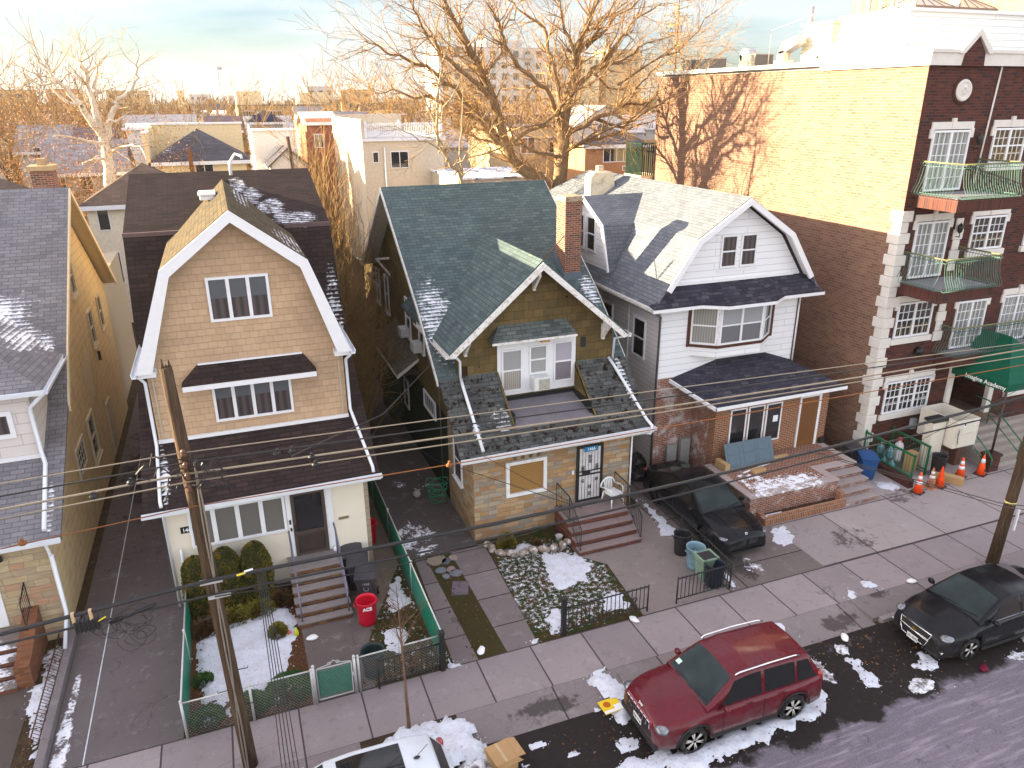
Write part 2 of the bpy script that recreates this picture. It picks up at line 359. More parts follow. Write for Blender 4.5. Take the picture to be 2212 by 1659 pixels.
# road: pale salty asphalt in the lane, wet and dark where cars park
M_ = Mt('road_asphalt'); p = M_.pos(); sx = M_.n('SeparateXYZ'); M_.l(p, sx.inputs[0])
st = M_.n('Mapping'); M_.l(p, st.inputs[0]); st.inputs['Scale'].default_value = (.25, 1.5, 1); st.inputs['Rotation'].default_value = (0, 0, -.12)
cc = M_.mix(M_.noise(st.outputs[0], 1.2, 7, .65), (.115, .098, .124), (.20, .178, .212))
cc = M_.mix(1.0, cc, M_.ramp(M_.noise(p, 70, 3), [(.3, (.62, .62, .62)), (.72, (1.35, 1.35, 1.35))]), 'MULTIPLY')
s2 = M_.n('Mapping'); M_.l(p, s2.inputs[0]); s2.inputs['Scale'].default_value = (.5, 5, 1); s2.inputs['Rotation'].default_value = (0, 0, -.06)
cc = M_.mix(M_.ramp(M_.noise(s2.outputs[0], 1.6, 8, .7), [(.50, 0), (.66, .7)]), cc, (.30, .27, .31)); cc = M_.mix(M_.ramp(M_.noise(p, 2.4, 8, .75), [(.58, 0), (.66, .6)]), cc, (.05, .042, .05))
vo = M_.noise(p, 1.1, 6, .6)
edge = M_.maprange(M_.math('ADD', sx.outputs[1], M_.math('MULTIPLY', M_.math('SUBTRACT', vo, .5), 1.6)), 9.50, 9.68)
wetc = M_.mix(M_.noise(p, 8, 6), (.012, .010, .011), (.028, .022, .020))
leaf = M_.ramp(M_.noise(p, 14, 5, .7), [(.66, 0), (.70, 1)]); wetc = M_.mix(leaf, wetc, (.10, .045, .018))
sl = M_.ramp(M_.noise(p, 2.6, 9, .78), [(.60, 0), (.68, .8)]); xg = M_.maprange(sx.outputs[0], 11.5, 13.0); wetc = M_.mix(M_.math('MULTIPLY', sl, xg), wetc, (.17, .15, .16))
cc = M_.mix(edge, cc, wetc); M_.bump(M_.noise(p, 55, 4), .35, .01)
ROAD = M_.set(cc, M_.maprange(edge, 0, 1, .85, .6))
sheet('road', rect(-300, 300, -60, 12.02), -.12, ROAD)
b = MB(); b.box(-300, 300, 12.99, 75, -.3, -.012)
tag(b.build('yard_ground', SOIL), kind='structure')
SWC = m_concrete('sidewalk_concrete', (.265, .24, .238), joint=1.46, jy=1.53, jx0=-.12, jy0=-12.98)
VGC = m_concrete('verge_concrete', (.215, .195, .19), joint=2.9, jy=3, jx0=-.12, jy0=-12.0, wet=[((5.6, 12.5, 0), (1.2, .35, 1), .6), ((14.2, 12.4, 0), (.9, .4, 1), .6), ((16.1, 13.0, 0), (.5, .4, 1), .6)])
sheet('sidewalk', rect(-60, 90, 13.0, 14.52), 0, SWC, th=.2)
b = MB()
for x0, x1 in ((-60, 1.28), (7.6, 12.4), (15.1, 90)): b.box(x0, x1, 12.155, 12.996, -.2, -.003)
b.poly([(3.5, 12.02, -.112), (7.6, 12.02, -.112), (7.6, 12.996, -.003), (3.5, 12.996, -.003)])
b.poly([(12.4, 12.02, -.112), (15.1, 12.02, -.112), (15.1, 12.996, -.003), (12.4, 12.996, -.003)])
tag(b.build('pavement_verge', VGC), kind='structure')
b = MB()
for x0, x1 in ((-60, 3.3), (7.75, 12.3), (15.3, 90)):
    x = x0
    while x < x1-.01:
        e = min(x+3, x1); b.box(x, e-.012, 12.0, 12.15, -.3, .004); x = e
tag(b.build('kerb', m_concrete('kerb_stone', (.27, .25, .24), crack=False), bevel=.015), kind='structure')
sheet('tree_pit', rect(1.284, 3.496, 12.16, 12.985), -.008, m_patchsnow('pit_soil', (.035, .024, .017), (.06, .04, .025), .68, 4), th=.2)
def drive(n, pts, z, mat): return sheet(n, pts, z, mat, th=.15)
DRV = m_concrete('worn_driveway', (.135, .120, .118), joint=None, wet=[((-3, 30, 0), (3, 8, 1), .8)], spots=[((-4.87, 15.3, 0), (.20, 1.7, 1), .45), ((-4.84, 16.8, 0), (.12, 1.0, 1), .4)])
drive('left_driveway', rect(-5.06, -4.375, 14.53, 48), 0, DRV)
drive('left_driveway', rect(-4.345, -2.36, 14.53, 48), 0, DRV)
b = MB(); x = 14.6
b.poly([(-4.375, 14.53, -.004), (-4.345, 14.53, -.004), (-4.345, 40, -.004), (-4.375, 40, -.004)]); tag(b.build('driveway_joint', SNOWM), kind='structure')
b = MB(); b.box(-5.26, -5.07, 13.6, 19.9, -.1, .22); tag(b.build('retaining_kerb', CONC, bevel=.02), label='low concrete retaining kerb beside the snowy strip of driveway', cat='kerb', kind='structure')
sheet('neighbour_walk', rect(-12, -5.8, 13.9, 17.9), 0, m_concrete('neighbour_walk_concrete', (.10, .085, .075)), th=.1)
# yard of the tan house
LV = Mt('leaf_litter_soil'); p = LV.pos(); cc = LV.mix(LV.ramp(LV.noise(p, 24, 5, .7), [(.42, 0), (.6, 1)]), (.035, .022, .014), (.16, .07, .03)); LV.bump(LV.noise(p, 30, 4), 1, .05); LV = LV.set(cc, .95)
sheet('tan_house_yard', rect(-2.22, .5, 14.56, 19.5), 0, LV)
GRS = m_patchsnow('thin_winter_grass', (.030, .034, .010), (.055, .040, .015), .57, 5.5, wid=.10)
sheet('tan_house_lawn', [(2.0, 14.56), (3.6, 14.56), (3.6, 19.4), (2.55, 17.2), (1.95, 15.9)], 0, GRS)
sheet('side_path', [(2.56, 17.25), (3.6, 19.4), (3.6, 26), (1.9, 26), (1.9, 17.25)], -.002, m_concrete('side_path_concrete', (.15, .13, .10)))
sheet('front_walk', [(.5, 14.53), (1.95, 14.53), (1.95, 15.9), (2.56, 17.25), (2.56, 17.5), (.5, 17.5)], .004, m_concrete('dark_walk', (.125, .108, .10)))
# shared driveway and lawn of the green house
sheet('strip_grass', rect(3.66, 6.2, 14.52, 19.45), -.004, m_patchsnow('strip_grass', (.040, .044, .012), (.055, .036, .018), .78, 6))
STC = m_concrete('drive_strip_concrete', (.185, .165, .16), joint=40, jy=1.25, jy0=-14.3)
drive('driveway_strip', [(3.93, 14.53), (4.56, 14.53), (4.46, 19.4), (4.12, 19.4)], 0, STC)
drive('driveway_strip', [(5.34, 14.53), (6.2, 14.53), (6.4, 19.5), (5.26, 19.5)], 0, STC)
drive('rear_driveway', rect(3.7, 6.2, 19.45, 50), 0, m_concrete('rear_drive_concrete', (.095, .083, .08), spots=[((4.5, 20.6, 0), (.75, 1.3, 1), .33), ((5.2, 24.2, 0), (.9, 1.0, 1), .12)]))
LWN = Mt('green_house_lawn'); p = LWN.pos(); cc = LWN.mix(LWN.ramp(LWN.noise(p, 2.5, 5), [(.4, 0), (.6, 1)]), (.026, .040, .010), (.060, .040, .016))
cc = LWN.mix(1.0, cc, LWN.ramp(LWN.noise(p, 50, 3), [(.3, (.5, .5, .5)), (.7, (1.5, 1.5, 1.5))]), 'MULTIPLY')
cc = LWN.mix(snow_mask(LWN, [((7.7, 16.9, 0), (2.1, 2.6, 1), .27), ((7.0, 15.9, 0), (1.0, 1.5, 1), .27)], .22, 7.5), cc, SNOW); LWN.bump(LWN.noise(p, 26, 5), 1, .05); LWN = LWN.set(cc, .95)
sheet('front_lawn', [(6.2, 14.56), (9.3, 14.56), (9.5, 17.05), (8.85, 17.75), (8.8, 19.6), (6.45, 19.6), (6.40, 18.5)], .002, LWN)
FCT = m_concrete('forecourt_concrete', (.31, .285, .275), joint=2.9, jy=2.45, jx0=-.3, jy0=-14.55, wet=[((17.6, 15.4, 0), (1.1, .8, 1), .35), ((12.9, 15.4, 0), (.7, .8, 1), .4), ((21.2, 17, 0), (1.0, .6, 1), .4)])
sheet('front_pad', [(9.34, 14.53), (12.2, 14.53), (12.2, 19.7), (9.0, 19.7), (8.9, 17.75), (9.54, 17.03)], .004, m_concrete('front_pad_concrete', (.215, .19, .175), joint=None))
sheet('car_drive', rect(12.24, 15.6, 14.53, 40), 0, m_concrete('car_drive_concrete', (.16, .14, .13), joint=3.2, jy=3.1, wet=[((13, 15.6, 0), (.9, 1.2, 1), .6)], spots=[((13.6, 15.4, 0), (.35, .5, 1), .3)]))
sheet('forecourt', rect(15.6, 60, 14.53, 20.6), .002, FCT)
# ---------------------------------------------------------------- snow lying on the ground
def snow_pile(outline, z, h, seed=0, name='snow_patch', mat=None, res=.07, rag=.16, bump=.5):
    xs = [p[0] for p in outline]; ys = [p[1] for p in outline]; x0, x1, y0, y1 = min(xs)-.1, max(xs)+.1, min(ys)-.1, max(ys)+.1
    def dist(x, y):
        ins = False; d = 1e9; n = len(outline)
        for i in range(n):
            ax, ay = outline[i]; bx, by = outline[(i+1) % n]
            if (ay > y) != (by > y) and x < (bx-ax)*(y-ay)/(by-ay)+ax: ins = not ins
            ex, ey = bx-ax, by-ay; t = max(0, min(1, ((x-ax)*ex+(y-ay)*ey)/(ex*ex+ey*ey+1e-9))); d = min(d, math.hypot(x-ax-ex*t, y-ay-ey*t))
        return d if ins else -d
    nx = int((x1-x0)/res)+2; ny = int((y1-y0)/res)+2; Z = {}
    for i in range(nx):
        for j in range(ny):
            x = x0+i*res; y = y0+j*res; q = Vector((x*3+seed*7, y*3, seed)); n1 = mn.fractal(q, 1, 2, 4); n2 = mn.noise(Vector((x*11, y*11, seed+3.3)))
            d = dist(x, y)+rag*n1*1.3+.04*n2
            Z[i, j] = d, z-.012+h*(min(1, max(0, d+.02)/.22)**.6)*(1+bump*n1+.25*n2) if d > 0 else z-.02
    b = MB(); ix = {}
    for i in range(nx):
        for j in range(ny): ix[i, j] = len(b.v); b.v.append(Vector((x0+i*res, y0+j*res, Z[i, j][1])))
    used = False
    for i in range(nx-1):
        for j in range(ny-1):
            if max(Z[i, j][0], Z[i+1, j][0], Z[i, j+1][0], Z[i+1, j+1][0]) > 0: b.face((ix[i, j], ix[i+1, j], ix[i+1, j+1], ix[i, j+1]), 0, True); used = True
    rr_ = random.Random(seed+900); n_ = int(sum(math.dist(outline[i], outline[(i+1) % len(outline)]) for i in range(len(outline)))*9) if h > .02 else 0
    for k in range(n_):
        i = rr_.randrange(len(outline)); a_ = outline[i]; c_ = outline[(i+1) % len(outline)]; t_ = rr_.random(); g_ = abs(rr_.gauss(0, .10)); an = rr_.uniform(0, 6.28); b.ball((a_[0]+(c_[0]-a_[0])*t_+g_*math.cos(an), a_[1]+(c_[1]-a_[1])*t_+g_*math.sin(an), z+.004), rr_.uniform(.006, .022), 4, sq=(1, 1, .7))
    if used: return tag(b.build(name, mat or SNOWM, uv=False), kind='stuff')
snow_pile([(1.84, 12.82), (2.32, 12.98), (3.13, 12.91), (3.66, 12.86), (3.58, 12.49), (3.9, 11.98), (3.8, 11.6), (3.3, 11.7), (2.6, 11.75), (1.6, 12.2)], 0, .16, 1)
snow_pile([(3.3, 11.93), (3.95, 11.85), (3.84, 11.3), (3.0, 11.4)], -.12, .10, 2, mat=DSNOW)
snow_pile([(6.75, 12.96), (7.41, 13.03), (7.54, 12.44), (7.35, 12.10), (7.01, 12.26)], 0, .06, 3)
snow_pile([(6.5, 12.15), (7.6, 12.1), (7.24, 11.5), (6.99, 11.5), (6.81, 11.8)], -.12, .08, 4)
snow_pile([(6.9, 9.6), (7.32, 10.0), (8.03, 9.75), (8.93, 9.78), (10.19, 9.98), (11.34, 10.0), (11.96, 10.36), (12.1, 10.95), (11.75, 11.0), (11.3, 10.45), (10.6, 10.35), (9.14, 10.40), (7.95, 10.25), (7.2, 10.4), (6.5, 10.6), (6.2, 10.3)], -.12, .07, 5, rag=.12)
snow_pile([(12.1, 12.98), (12.61, 12.91), (12.5, 12.3), (12.1, 12.3)], -.03, .06, 6)
for k, o_ in enumerate([[(13.5, 12.75), (13.74, 12.5), (14.02, 12.6), (13.95, 12.2), (13.52, 12.2), (13.31, 12.5)], [(13.32, 11.28), (13.61, 11.1), (13.6, 10.61), (13.5, 10.2), (13.1, 10.26), (13.25, 10.84)],
        [(13.5, 11.81), (13.8, 11.6), (13.52, 11.4), (13.3, 11.55)], [(15.28, 10.84), (15.5, 10.59), (15.48, 10.31), (15.06, 10.1), (14.75, 10.4)], [(12.40, 11.94), (12.6, 11.56), (12.7, 11.09), (12.5, 10.6), (12.2, 11.01), (12.3, 11.49)]]):
    snow_pile(o_, -.12, .05, 10+k, mat=SNOWM if k in (0, 1, 3) else DSNOW, rag=.1)
for k, (x, y, r_) in enumerate([(7.9, 10.9, .1), (5.6, 11.1, .09), (6.8, 10.9, .25), (7.3, 10.3, .3), (6.3, 10.0, .3), (4.5, 11.2, .07), (5.0, 11.6, .14), (17.6, 9.8, .25), (18.6, 10.1, .35), (14.4, 9.9, .3)]):
    snow_pile([(x+r_*math.cos(a)*1.3, y+r_*.8*math.sin(a)) for a in [i*.7 for i in range(9)]], -.12, .04, 20+k, mat=DSNOW if k > 6 else SNOWM, rag=.07)
snow_pile([(15.42, 13.47), (15.55, 13.29), (15.45, 13.01), (15.2, 12.99), (15.18, 13.19)], 0, .03, 31, rag=.05)
snow_pile([(16.06, 13.55), (16.34, 13.48), (16.33, 13.23), (16.11, 13.2), (15.93, 13.35)], 0, .08, 32, rag=.03)
snow_pile([(15.45, 17.0), (16.29, 17.0), (16.02, 16.12), (15.6, 15.78), (15.15, 15.78), (14.9, 16.23)], 0, .015, 33, rag=.05, bump=.1)
snow_pile([(13.42, 15.68), (13.80, 15.6), (13.47, 15.12), (13.41, 15.4)], 0, .012, 34, rag=.05, bump=.1)
snow_pile([(12.66, 15.52), (12.64, 15.1), (12.52, 14.65), (12.38, 14.69), (12.38, 15.05)], 0, .03, 35, rag=.03)
snow_pile([(-2.14, 17.86), (-1.39, 18.25), (-0.73, 18.25), (-0.1, 18.7), (0.35, 18.3), (0.4, 17.4), (0.2, 16.79), (0.0, 15.93), (-0.05, 15.47), (-1.09, 15.25), (-1.9, 15.45), (-2.1, 16.45)], 0, .07, 36, rag=.12, bump=.3)
snow_pile([(8.0, 18.38), (8.88, 17.9), (9.1, 17.17), (8.54, 16.45), (7.52, 16.5), (7.6, 17.3)], 0, .05, 37, rag=.15, bump=.3)
snow_pile([(8.82, 15.92), (9.2, 15.73), (9.25, 15.09), (8.96, 14.85), (8.36, 15.1)], 0, .04, 38, rag=.12)
snow_pile([(6.73, 15.66), (7.34, 15.58), (7.23, 14.8), (6.72, 14.7)], 0, .04, 39, rag=.15)
snow_pile([(6.7, 18.9), (7.48, 19.05), (8.3, 18.75), (8.2, 18.48), (7.22, 18.5), (6.7, 18.66)], 0, .05, 40, rag=.1)
snow_pile([(12.36, 20.3), (12.6, 20.01), (12.55, 17.91), (12.1, 17.5), (11.9, 18.0), (12.25, 18.8)], 0, .03, 41, rag=.12)
snow_pile([(2.5, 16.46), (3.07, 16.44), (3.16, 15.96), (2.75, 15.43), (2.45, 15.78)], 0, .06, 42, rag=.08)
snow_pile([(3.50, 19.0), (3.55, 17.32), (2.85, 17.05), (2.75, 17.6)], 0, .025, 43, rag=.14)
snow_pile([(3.85, 15.06), (3.93, 14.67), (4.22, 14.45), (3.75, 14.44)], 0, .03, 44, rag=.04)
snow_pile([(6.0, 14.75), (6.3, 14.72), (6.25, 14.5), (6.0, 14.45)], 0, .03, 45, rag=.04)
snow_pile([(-5.88, 17.43), (-5.4, 17.7), (-5.30, 16.78), (-5.35, 15.2), (-5.6, 16.12), (-5.85, 16.74)], 0, .05, 46, rag=.1)
snow_pile([(21.2, 18.1), (21.75, 17.9), (21.85, 17.4), (21.3, 17.35), (20.95, 17.6)], 0, .06, 47, rag=.08)
snow_pile([(-5.72, 18.9), (-5.3, 18.9), (-5.3, 17.5), (-5.6, 17.0)], 0, .03, 48, rag=.15, mat=DSNOW)
for k, (x, y) in enumerate([(-1.9, 14.85), (-1.2, 14.95), (-.4, 15.0), (.2, 15.3), (-1.7, 15.3)]):
    snow_pile([(x+.22*math.cos(a), y+.16*math.sin(a)) for a in [i*.7 for i in range(9)]], 0, .05, 60+k, rag=.1)
# fallen leaves: small curled blades lying along the fences and in the gutter
b = MB()
for k in range(1370):
    z0 = 0
    if k < 380: x = rnd.uniform(-2.1, 3.5); y = 14.62+abs(rnd.gauss(0, .16))
    elif k < 520: x = rnd.uniform(6.3, 9.3); y = 14.7+abs(rnd.gauss(0, .25))
    elif k < 800: x = rnd.uniform(4.3, 17); y = rnd.uniform(9.8, 12); z0 = -.12
    elif k < 900: x = rnd.gauss(-5.5, .12); y = rnd.uniform(14.5, 19)
    elif k < 1050: x = rnd.uniform(4.4, 5.3); y = rnd.uniform(14.6, 19.3)
    elif k < 1150: x = -2.05+abs(rnd.gauss(0, .12)); y = rnd.uniform(14.6, 19)
    elif k < 1250: x = rnd.uniform(2.2, 3.55); y = rnd.uniform(14.6, 17)
    else: x = rnd.uniform(13, 15.5); y = rnd.uniform(10.2, 12.1); z0 = -.12
    a = rnd.uniform(0, 6.28); r_ = rnd.uniform(.018, .045); c_ = Vector((x, y, z0+.03+rnd.random()*.02))
    u_ = Vector((math.cos(a), math.sin(a), rnd.uniform(-.4, .4)))*r_; v_ = Vector((-math.sin(a), math.cos(a), rnd.uniform(-.4, .4)))*r_*.6
    b.poly([c_-u_, c_-v_, c_+u_, c_+v_], k % 3)
tag(b.build('fallen_leaves', [m_plain('leaf_brown', (.10, .045, .02)), m_plain('leaf_tan', (.15, .08, .035)), m_plain('leaf_dark', (.05, .025, .013))], uv=False), kind='stuff')
# ---------------------------------------------------------------- building helpers
def window(par, F, u0, u1, v0, v1, cols=1, dh=False, mun=None, frame=None, fw=.06, pane=None, up_mat=None, up_frac=.5, depth=.05, name='window', sill=None, mw=None, border=None):
    frame = frame or WHITE; pane = pane or DARKGLASS; mw = mw or fw*1.3
    b = MB(); b.ob(F, u0, u1, v0, v0+fw, 0, depth); b.ob(F, u0, u1, v1-fw, v1, 0, depth)
    b.ob(F, u0, u0+fw, v0+fw, v1-fw, 0, depth-.001); b.ob(F, u1-fw, u1, v0+fw, v1-fw, 0, depth-.001)
    cw = (u1-u0-2*fw-(cols-1)*mw)/cols; cells = []
    for i in range(cols):
        a = u0+fw+i*(cw+mw); cells.append((a, a+cw))
        if i: b.ob(F, a-mw, a, v0+fw, v1-fw, 0, depth-.003)
        vm = v0+(v1-v0)*.5
        if dh: b.ob(F, a, a+cw, vm-.025, vm+.025, 0, depth*.7)
        if mun:
            for k in range(1, mun[0]): x = a+cw*k/mun[0]; b.ob(F, x-.011, x+.011, v0+fw, v1-fw, 0, depth*.5)
            for k in range(1, mun[1]): y = v0+fw+(v1-v0-2*fw)*k/mun[1]; b.ob(F, a, a+cw, y-.011, y+.011, 0, depth*.5-.002)
    if sill: b.ob(F, u0-.05, u1+.05, v0-.06, v0-.001, 0, depth+.05)
    W = b.build(name, frame, par)
    g = MB(); vs = v0+fw+(v1-v0-2*fw)*(1-up_frac)
    for a, c in cells:
        if up_mat: g.poly([F.p(a, v0+fw, .012), F.p(c, v0+fw, .012), F.p(c, vs, .012), F.p(a, vs, .012)], 0); g.poly([F.p(a, vs, .012), F.p(c, vs, .012), F.p(c, v1-fw, .012), F.p(a, v1-fw, .012)], 1)
        else: g.poly([F.p(a, v0+fw, .012), F.p(c, v0+fw, .012), F.p(c, v1-fw, .012), F.p(a, v1-fw, .012)], 0)
    g.build('pane', [pane, up_mat or pane], W)
    return W
def sheet_roof(b, prof, axis, lo, hi, th=.12, m=0, me=None):
    # prof: (a, z) along the slope; extruded along the other horizontal axis
    me = m if me is None else me
    for (a0, z0), (a1, z1) in zip(prof[:-1], prof[1:]):
        if axis == 'x': q = lambda a, z, t: (t, a, z)
        else: q = lambda a, z, t: (a, t, z)
        P = [q(a0, z0, lo), q(a1, z1, lo), q(a1, z1, hi), q(a0, z0, hi)]; Q = [q(a0, z0-th, lo), q(a1, z1-th, lo), q(a1, z1-th, hi), q(a0, z0-th, hi)]
        k = len(b.v); b.v += [Vector(x) for x in P+Q]
        b.face((k, k+1, k+2, k+3), m); b.face((k+7, k+6, k+5, k+4), me)
        for i in range(4): b.face((k+i, k+4+i, k+4+(i+1) % 4, k+(i+1) % 4), me)
def rake(par, outer, inner, axis, at, th, mat, name='rake_board', soff=None):
    b = MB()
    for i in range(len(outer)-1):
        P = [outer[i], outer[i+1], inner[i+1], inner[i]]
        pts = [(p[0], at, p[1]) if axis == 'y' else (at, p[0], p[1]) for p in P]
        b.ext(pts, (0, th, 0) if axis == 'y' else (th, 0, 0))
    return b.build(name, mat, par, recalc=True)
def gutter(par, p0, p1, name='gutter', r=.06, mat=None):
    b = MB(); p0 = Vector(p0); p1 = Vector(p1); d = (p1-p0).normalized(); s_ = d.cross(Vector((0, 0, 1))).normalized()
    prof = [(-.06, .05), (-.06, -.06), (.05, -.06), (.07, .05), (.055, .05), (.04, -.045), (-.045, -.045), (-.045, .05)]
    A = [p0+s_*a+Vector((0, 0, z)) for a, z in prof]; B = [p1+s_*a+Vector((0, 0, z)) for a, z in prof]; n = len(prof); b.v += A+B
    for i in range(n): b.face((i, (i+1) % n, n+(i+1) % n, n+i))
    b.face(range(n)); b.face(range(2*n-1, n-1, -1))
    return b.build(name, mat or GUT, par, recalc=True)
def pipe(par, pts, r=.04, name='downpipe', mat=None, n=8):
    b = MB(); b.tube(pts, r, n); return b.build(name, mat or GUT, par)
def wallbox(par, x0, x1, y0, y1, z0, z1, mat, name='wall'):
    b = MB(); b.box(x0, x1, y0, y1, z0, z1); return b.build(name, mat, par)
def stairs(par, x0, x1, yf, n, rise, tread, back, treadm, riserm, side=.0, nose=.03):
    # steps climb towards +Y, landing runs on to y = back
    b = MB()
    for i in range(n):
        y0 = yf+i*tread; y1 = back if i == n-1 else yf+(i+1)*tread+.02
        b.box(x0, x1, y0, back, i*rise, (i+1)*rise-.05, 1)
    b.build('step_riser', [treadm, riserm], par)
    b = MB()
    for i in range(n):
        y0 = yf+i*tread; y1 = back if i == n-1 else yf+(i+1)*tread+.001
        b.box(x0-side, x1+side, y0-nose, y1-nose if i < n-1 else y1, (i+1)*rise-.049, (i+1)*rise)
    return b.build('tread', treadm, par, bevel=.008)
RED_BR = [(.20, .060, .038), (.24, .075, .045), (.15, .05, .035), (.26, .10, .06), (.17, .055, .04), (.10, .045, .04)]
DK_BR = [(0.083, 0.027, 0.022), (0.101, 0.032, 0.024), (0.065, 0.024, 0.022), (0.112, 0.04, 0.027), (0.072, 0.027, 0.023), (0.043, 0.023, 0.024), (0.094, 0.03, 0.023)]
BRICK_H4 = m_brick('orange_red_brick', [(.20, .072, .035), (.24, .085, .042), (.165, .058, .03), (.21, .078, .038)], (.36, .28, .2))
BRICK_H4W = m_brick('salt_stained_brick', [(.24, .085, .05), (.28, .10, .06), (.19, .07, .045)], (.36, .30, .26), white=(2.2, .50, .75))
BRICK_CH = m_brick('chimney_brick', RED_BR, (.32, .25, .20))
BRICK_ST = m_brick('stair_brick', [(.16, .05, .035), (.19, .06, .04), (.13, .045, .035)], (.13, .08, .06))
BRICK_ST2 = m_brick('weathered_stair_brick', [(.28, .13, .04), (.20, .09, .04), (.14, .06, .03)], (.14, .09, .06))
# ================================================================ tan gambrel house
SH_BR = [(0.031, 0.021, 0.021), (0.042, 0.028, 0.026), (0.025, 0.018, 0.019), (0.048, 0.031, 0.029)]
TAN = m_shingle('tan_cedar_shakes', [(.47, .325, .205), (.51, .35, .225), (.44, .30, .19)], .24, .185, gap=.006, rough=.75, bumpd=.03, line=.28, stain=(1.1, .5, .25, (.36, .26, .17)))
RF2 = m_shingle('brown_roof_shingles', SH_BR, .33, .14, spots=[((.6, 28.4, 10.5), (.28, .8, .4), .16), ((1.0, 27.4, 10.25), (.32, .8, .4), .2), ((1.5, 26.4, 10.0), (.42, .7, .4), .24), ((2.1, 25.4, 9.75), (.7, .6, .4), .26), ((2.95, 23.6, 7.4), (.2, .7, 1.6), .2)])
RF2D = m_shingle('sun_tinted_dormer_shingles', [(c[0]*2.4, c[1]*2.7, c[2]*1.7) for c in SH_BR], .33, .14, spots=[((.55, 26.2, 10.35), (.3, 2.0, .25), .16), ((2.55, 21.6, 7.6), (.25, 1.3, .9), .26), ((1.5, 22.0, 9.5), (.5, 1.4, .4), .12)])  # same brown shingles, sunlight put into their colour by lightening and yellowing
RF2P = m_shingle('brown_porch_shingles', SH_BR, .33, .14, spots=[((-2.38, 19.9, 3.9), (.13, 1.0, .7), .5)])
H2 = thing('gambrel_house', 'tan shingled house with white gambrel gable and dark brown roof behind the near utility pole', 'house', (.15, 29, 0))
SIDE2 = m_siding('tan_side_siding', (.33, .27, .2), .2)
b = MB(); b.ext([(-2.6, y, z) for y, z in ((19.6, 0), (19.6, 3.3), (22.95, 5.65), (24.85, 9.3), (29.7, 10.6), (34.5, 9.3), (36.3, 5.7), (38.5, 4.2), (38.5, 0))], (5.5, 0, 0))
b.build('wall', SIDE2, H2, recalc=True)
wallbox(H2, -2.52, 2.76, 19.5, 19.62, 0, 3.32, CREAM, 'porch_wall')
b = MB(); b.box(-2.525, 2.765, 19.49, 22, .0, .12); b.build('foundation', CONC, H2)
b = MB(); sheet_roof(b, [(22.98, 5.93), (24.88, 9.58), (29.7, 10.93), (34.5, 9.6), (36.4, 5.95), (39, 4.2)], 'x', -2.87, 3.17, .14)
rf = b.build('roof', RF2, H2)
for a_, c_ in ((-2.88, -1.2), (1.75, 3.18)): b = MB(); b.box(a_, c_, 24.83, 24.95, 9.5, 9.62); b.build('roof_seam', m_plain('roof_seam', (.12, .08, .08)), rf)
b = MB(); sheet_roof(b, [(19.06, 3.33), (23.0, 5.93)], 'x', -2.95, 3.2, .10); b.build('porch_roof', RF2P, H2)

b = MB(); o2 = [(-2.55, 4.3), (2.72, 4.3), (2.72, 6.8), (1.86, 9.2), (.12, 10.52), (-1.64, 9.2), (-2.46, 6.8)]
o2 = [(-2.46, 4.3), (2.68, 4.3), (2.68, 6.75), (1.80, 9.15), (.12, 10.45), (-1.58, 9.15), (-2.46, 6.75)]
b.ext([(x, 20.8, z) for x, z in o2], (0, 3.5, 0)); b.build('gable_wall', TAN, H2, recalc=True)
b = MB(); sheet_roof(b, [(-2.64, 6.66), (-1.69, 9.33), (.12, 10.72), (1.93, 9.33), (2.86, 6.66)], 'y', 20.42, 29.1, .09); b.build('dormer_roof', RF2D, H2)
rake(H2, [(-2.66, 6.64), (-1.70, 9.31), (.12, 10.70), (1.94, 9.31), (2.88, 6.64)], [(-2.27, 6.64), (-1.49, 9.13), (.12, 10.40), (1.73, 9.13), (2.50, 6.64)], 'y', 20.36, .10, WHITE)
b = MB(); sheet_roof(b, [(-2.60, 6.56), (-1.66, 9.20), (.12, 10.58), (1.90, 9.20), (2.82, 6.56)], 'y', 20.47, 20.8, .03); b.build('soffit', WHITE, H2)
for a_ in (-2.66, 2.42): b = MB(); b.box(a_, a_+.46, 20.44, 20.82, 6.52, 6.66); b.build('eave_return', WHITE, H2)
b = MB(); b.box(-2.47, 2.69, 20.74, 20.80, 4.50, 4.60); b.build('base_trim', WHITE, H2)
for a_ in (-2.36, 2.52): b = MB(); b.box(a_, a_+.04, 20.77, 20.80, 4.6, 6.6); b.build('corner_trim', m_plain('tan_trim', (.45, .38, .3)), H2)
F = FY(20.8)
window(H2, F, -.68, .90, 7.76, 8.96, cols=3, pane=CURT, up_mat=SHADE, up_frac=.48, fw=.07, border=1)
window(H2, F, -.93, 1.17, 4.90, 6.05, cols=4, pane=CURT, up_mat=SHADE, up_frac=.40, fw=.07)
b = MB()      # small hipped hood over the second-floor window
b.poly([(-1.64, 20.38, 6.17), (1.88, 20.38, 6.17), (1.58, 20.8, 6.62), (-1.2, 20.8, 6.62)]); b.poly([(-1.64, 20.38, 6.17), (-1.2, 20.8, 6.62), (-1.64, 20.8, 6.17)]); b.poly([(1.88, 20.38, 6.17), (1.88, 20.8, 6.17), (1.58, 20.8, 6.62)])
b.poly([(-1.64, 20.38, 6.165), (-1.64, 20.8, 6.165), (1.88, 20.8, 6.165), (1.88, 20.38, 6.165)])
hd = b.build('window_hood', m_shingle('hood_shingles', SH_BR, .33, .14), H2)
b = MB(); b.box(-1.62, 1.86, 20.36, 20.40, 6.03, 6.168); b.box(-1.18, 1.56, 20.74, 20.80, 6.615, 6.66); b.build('hood_fascia', WHITE, hd)
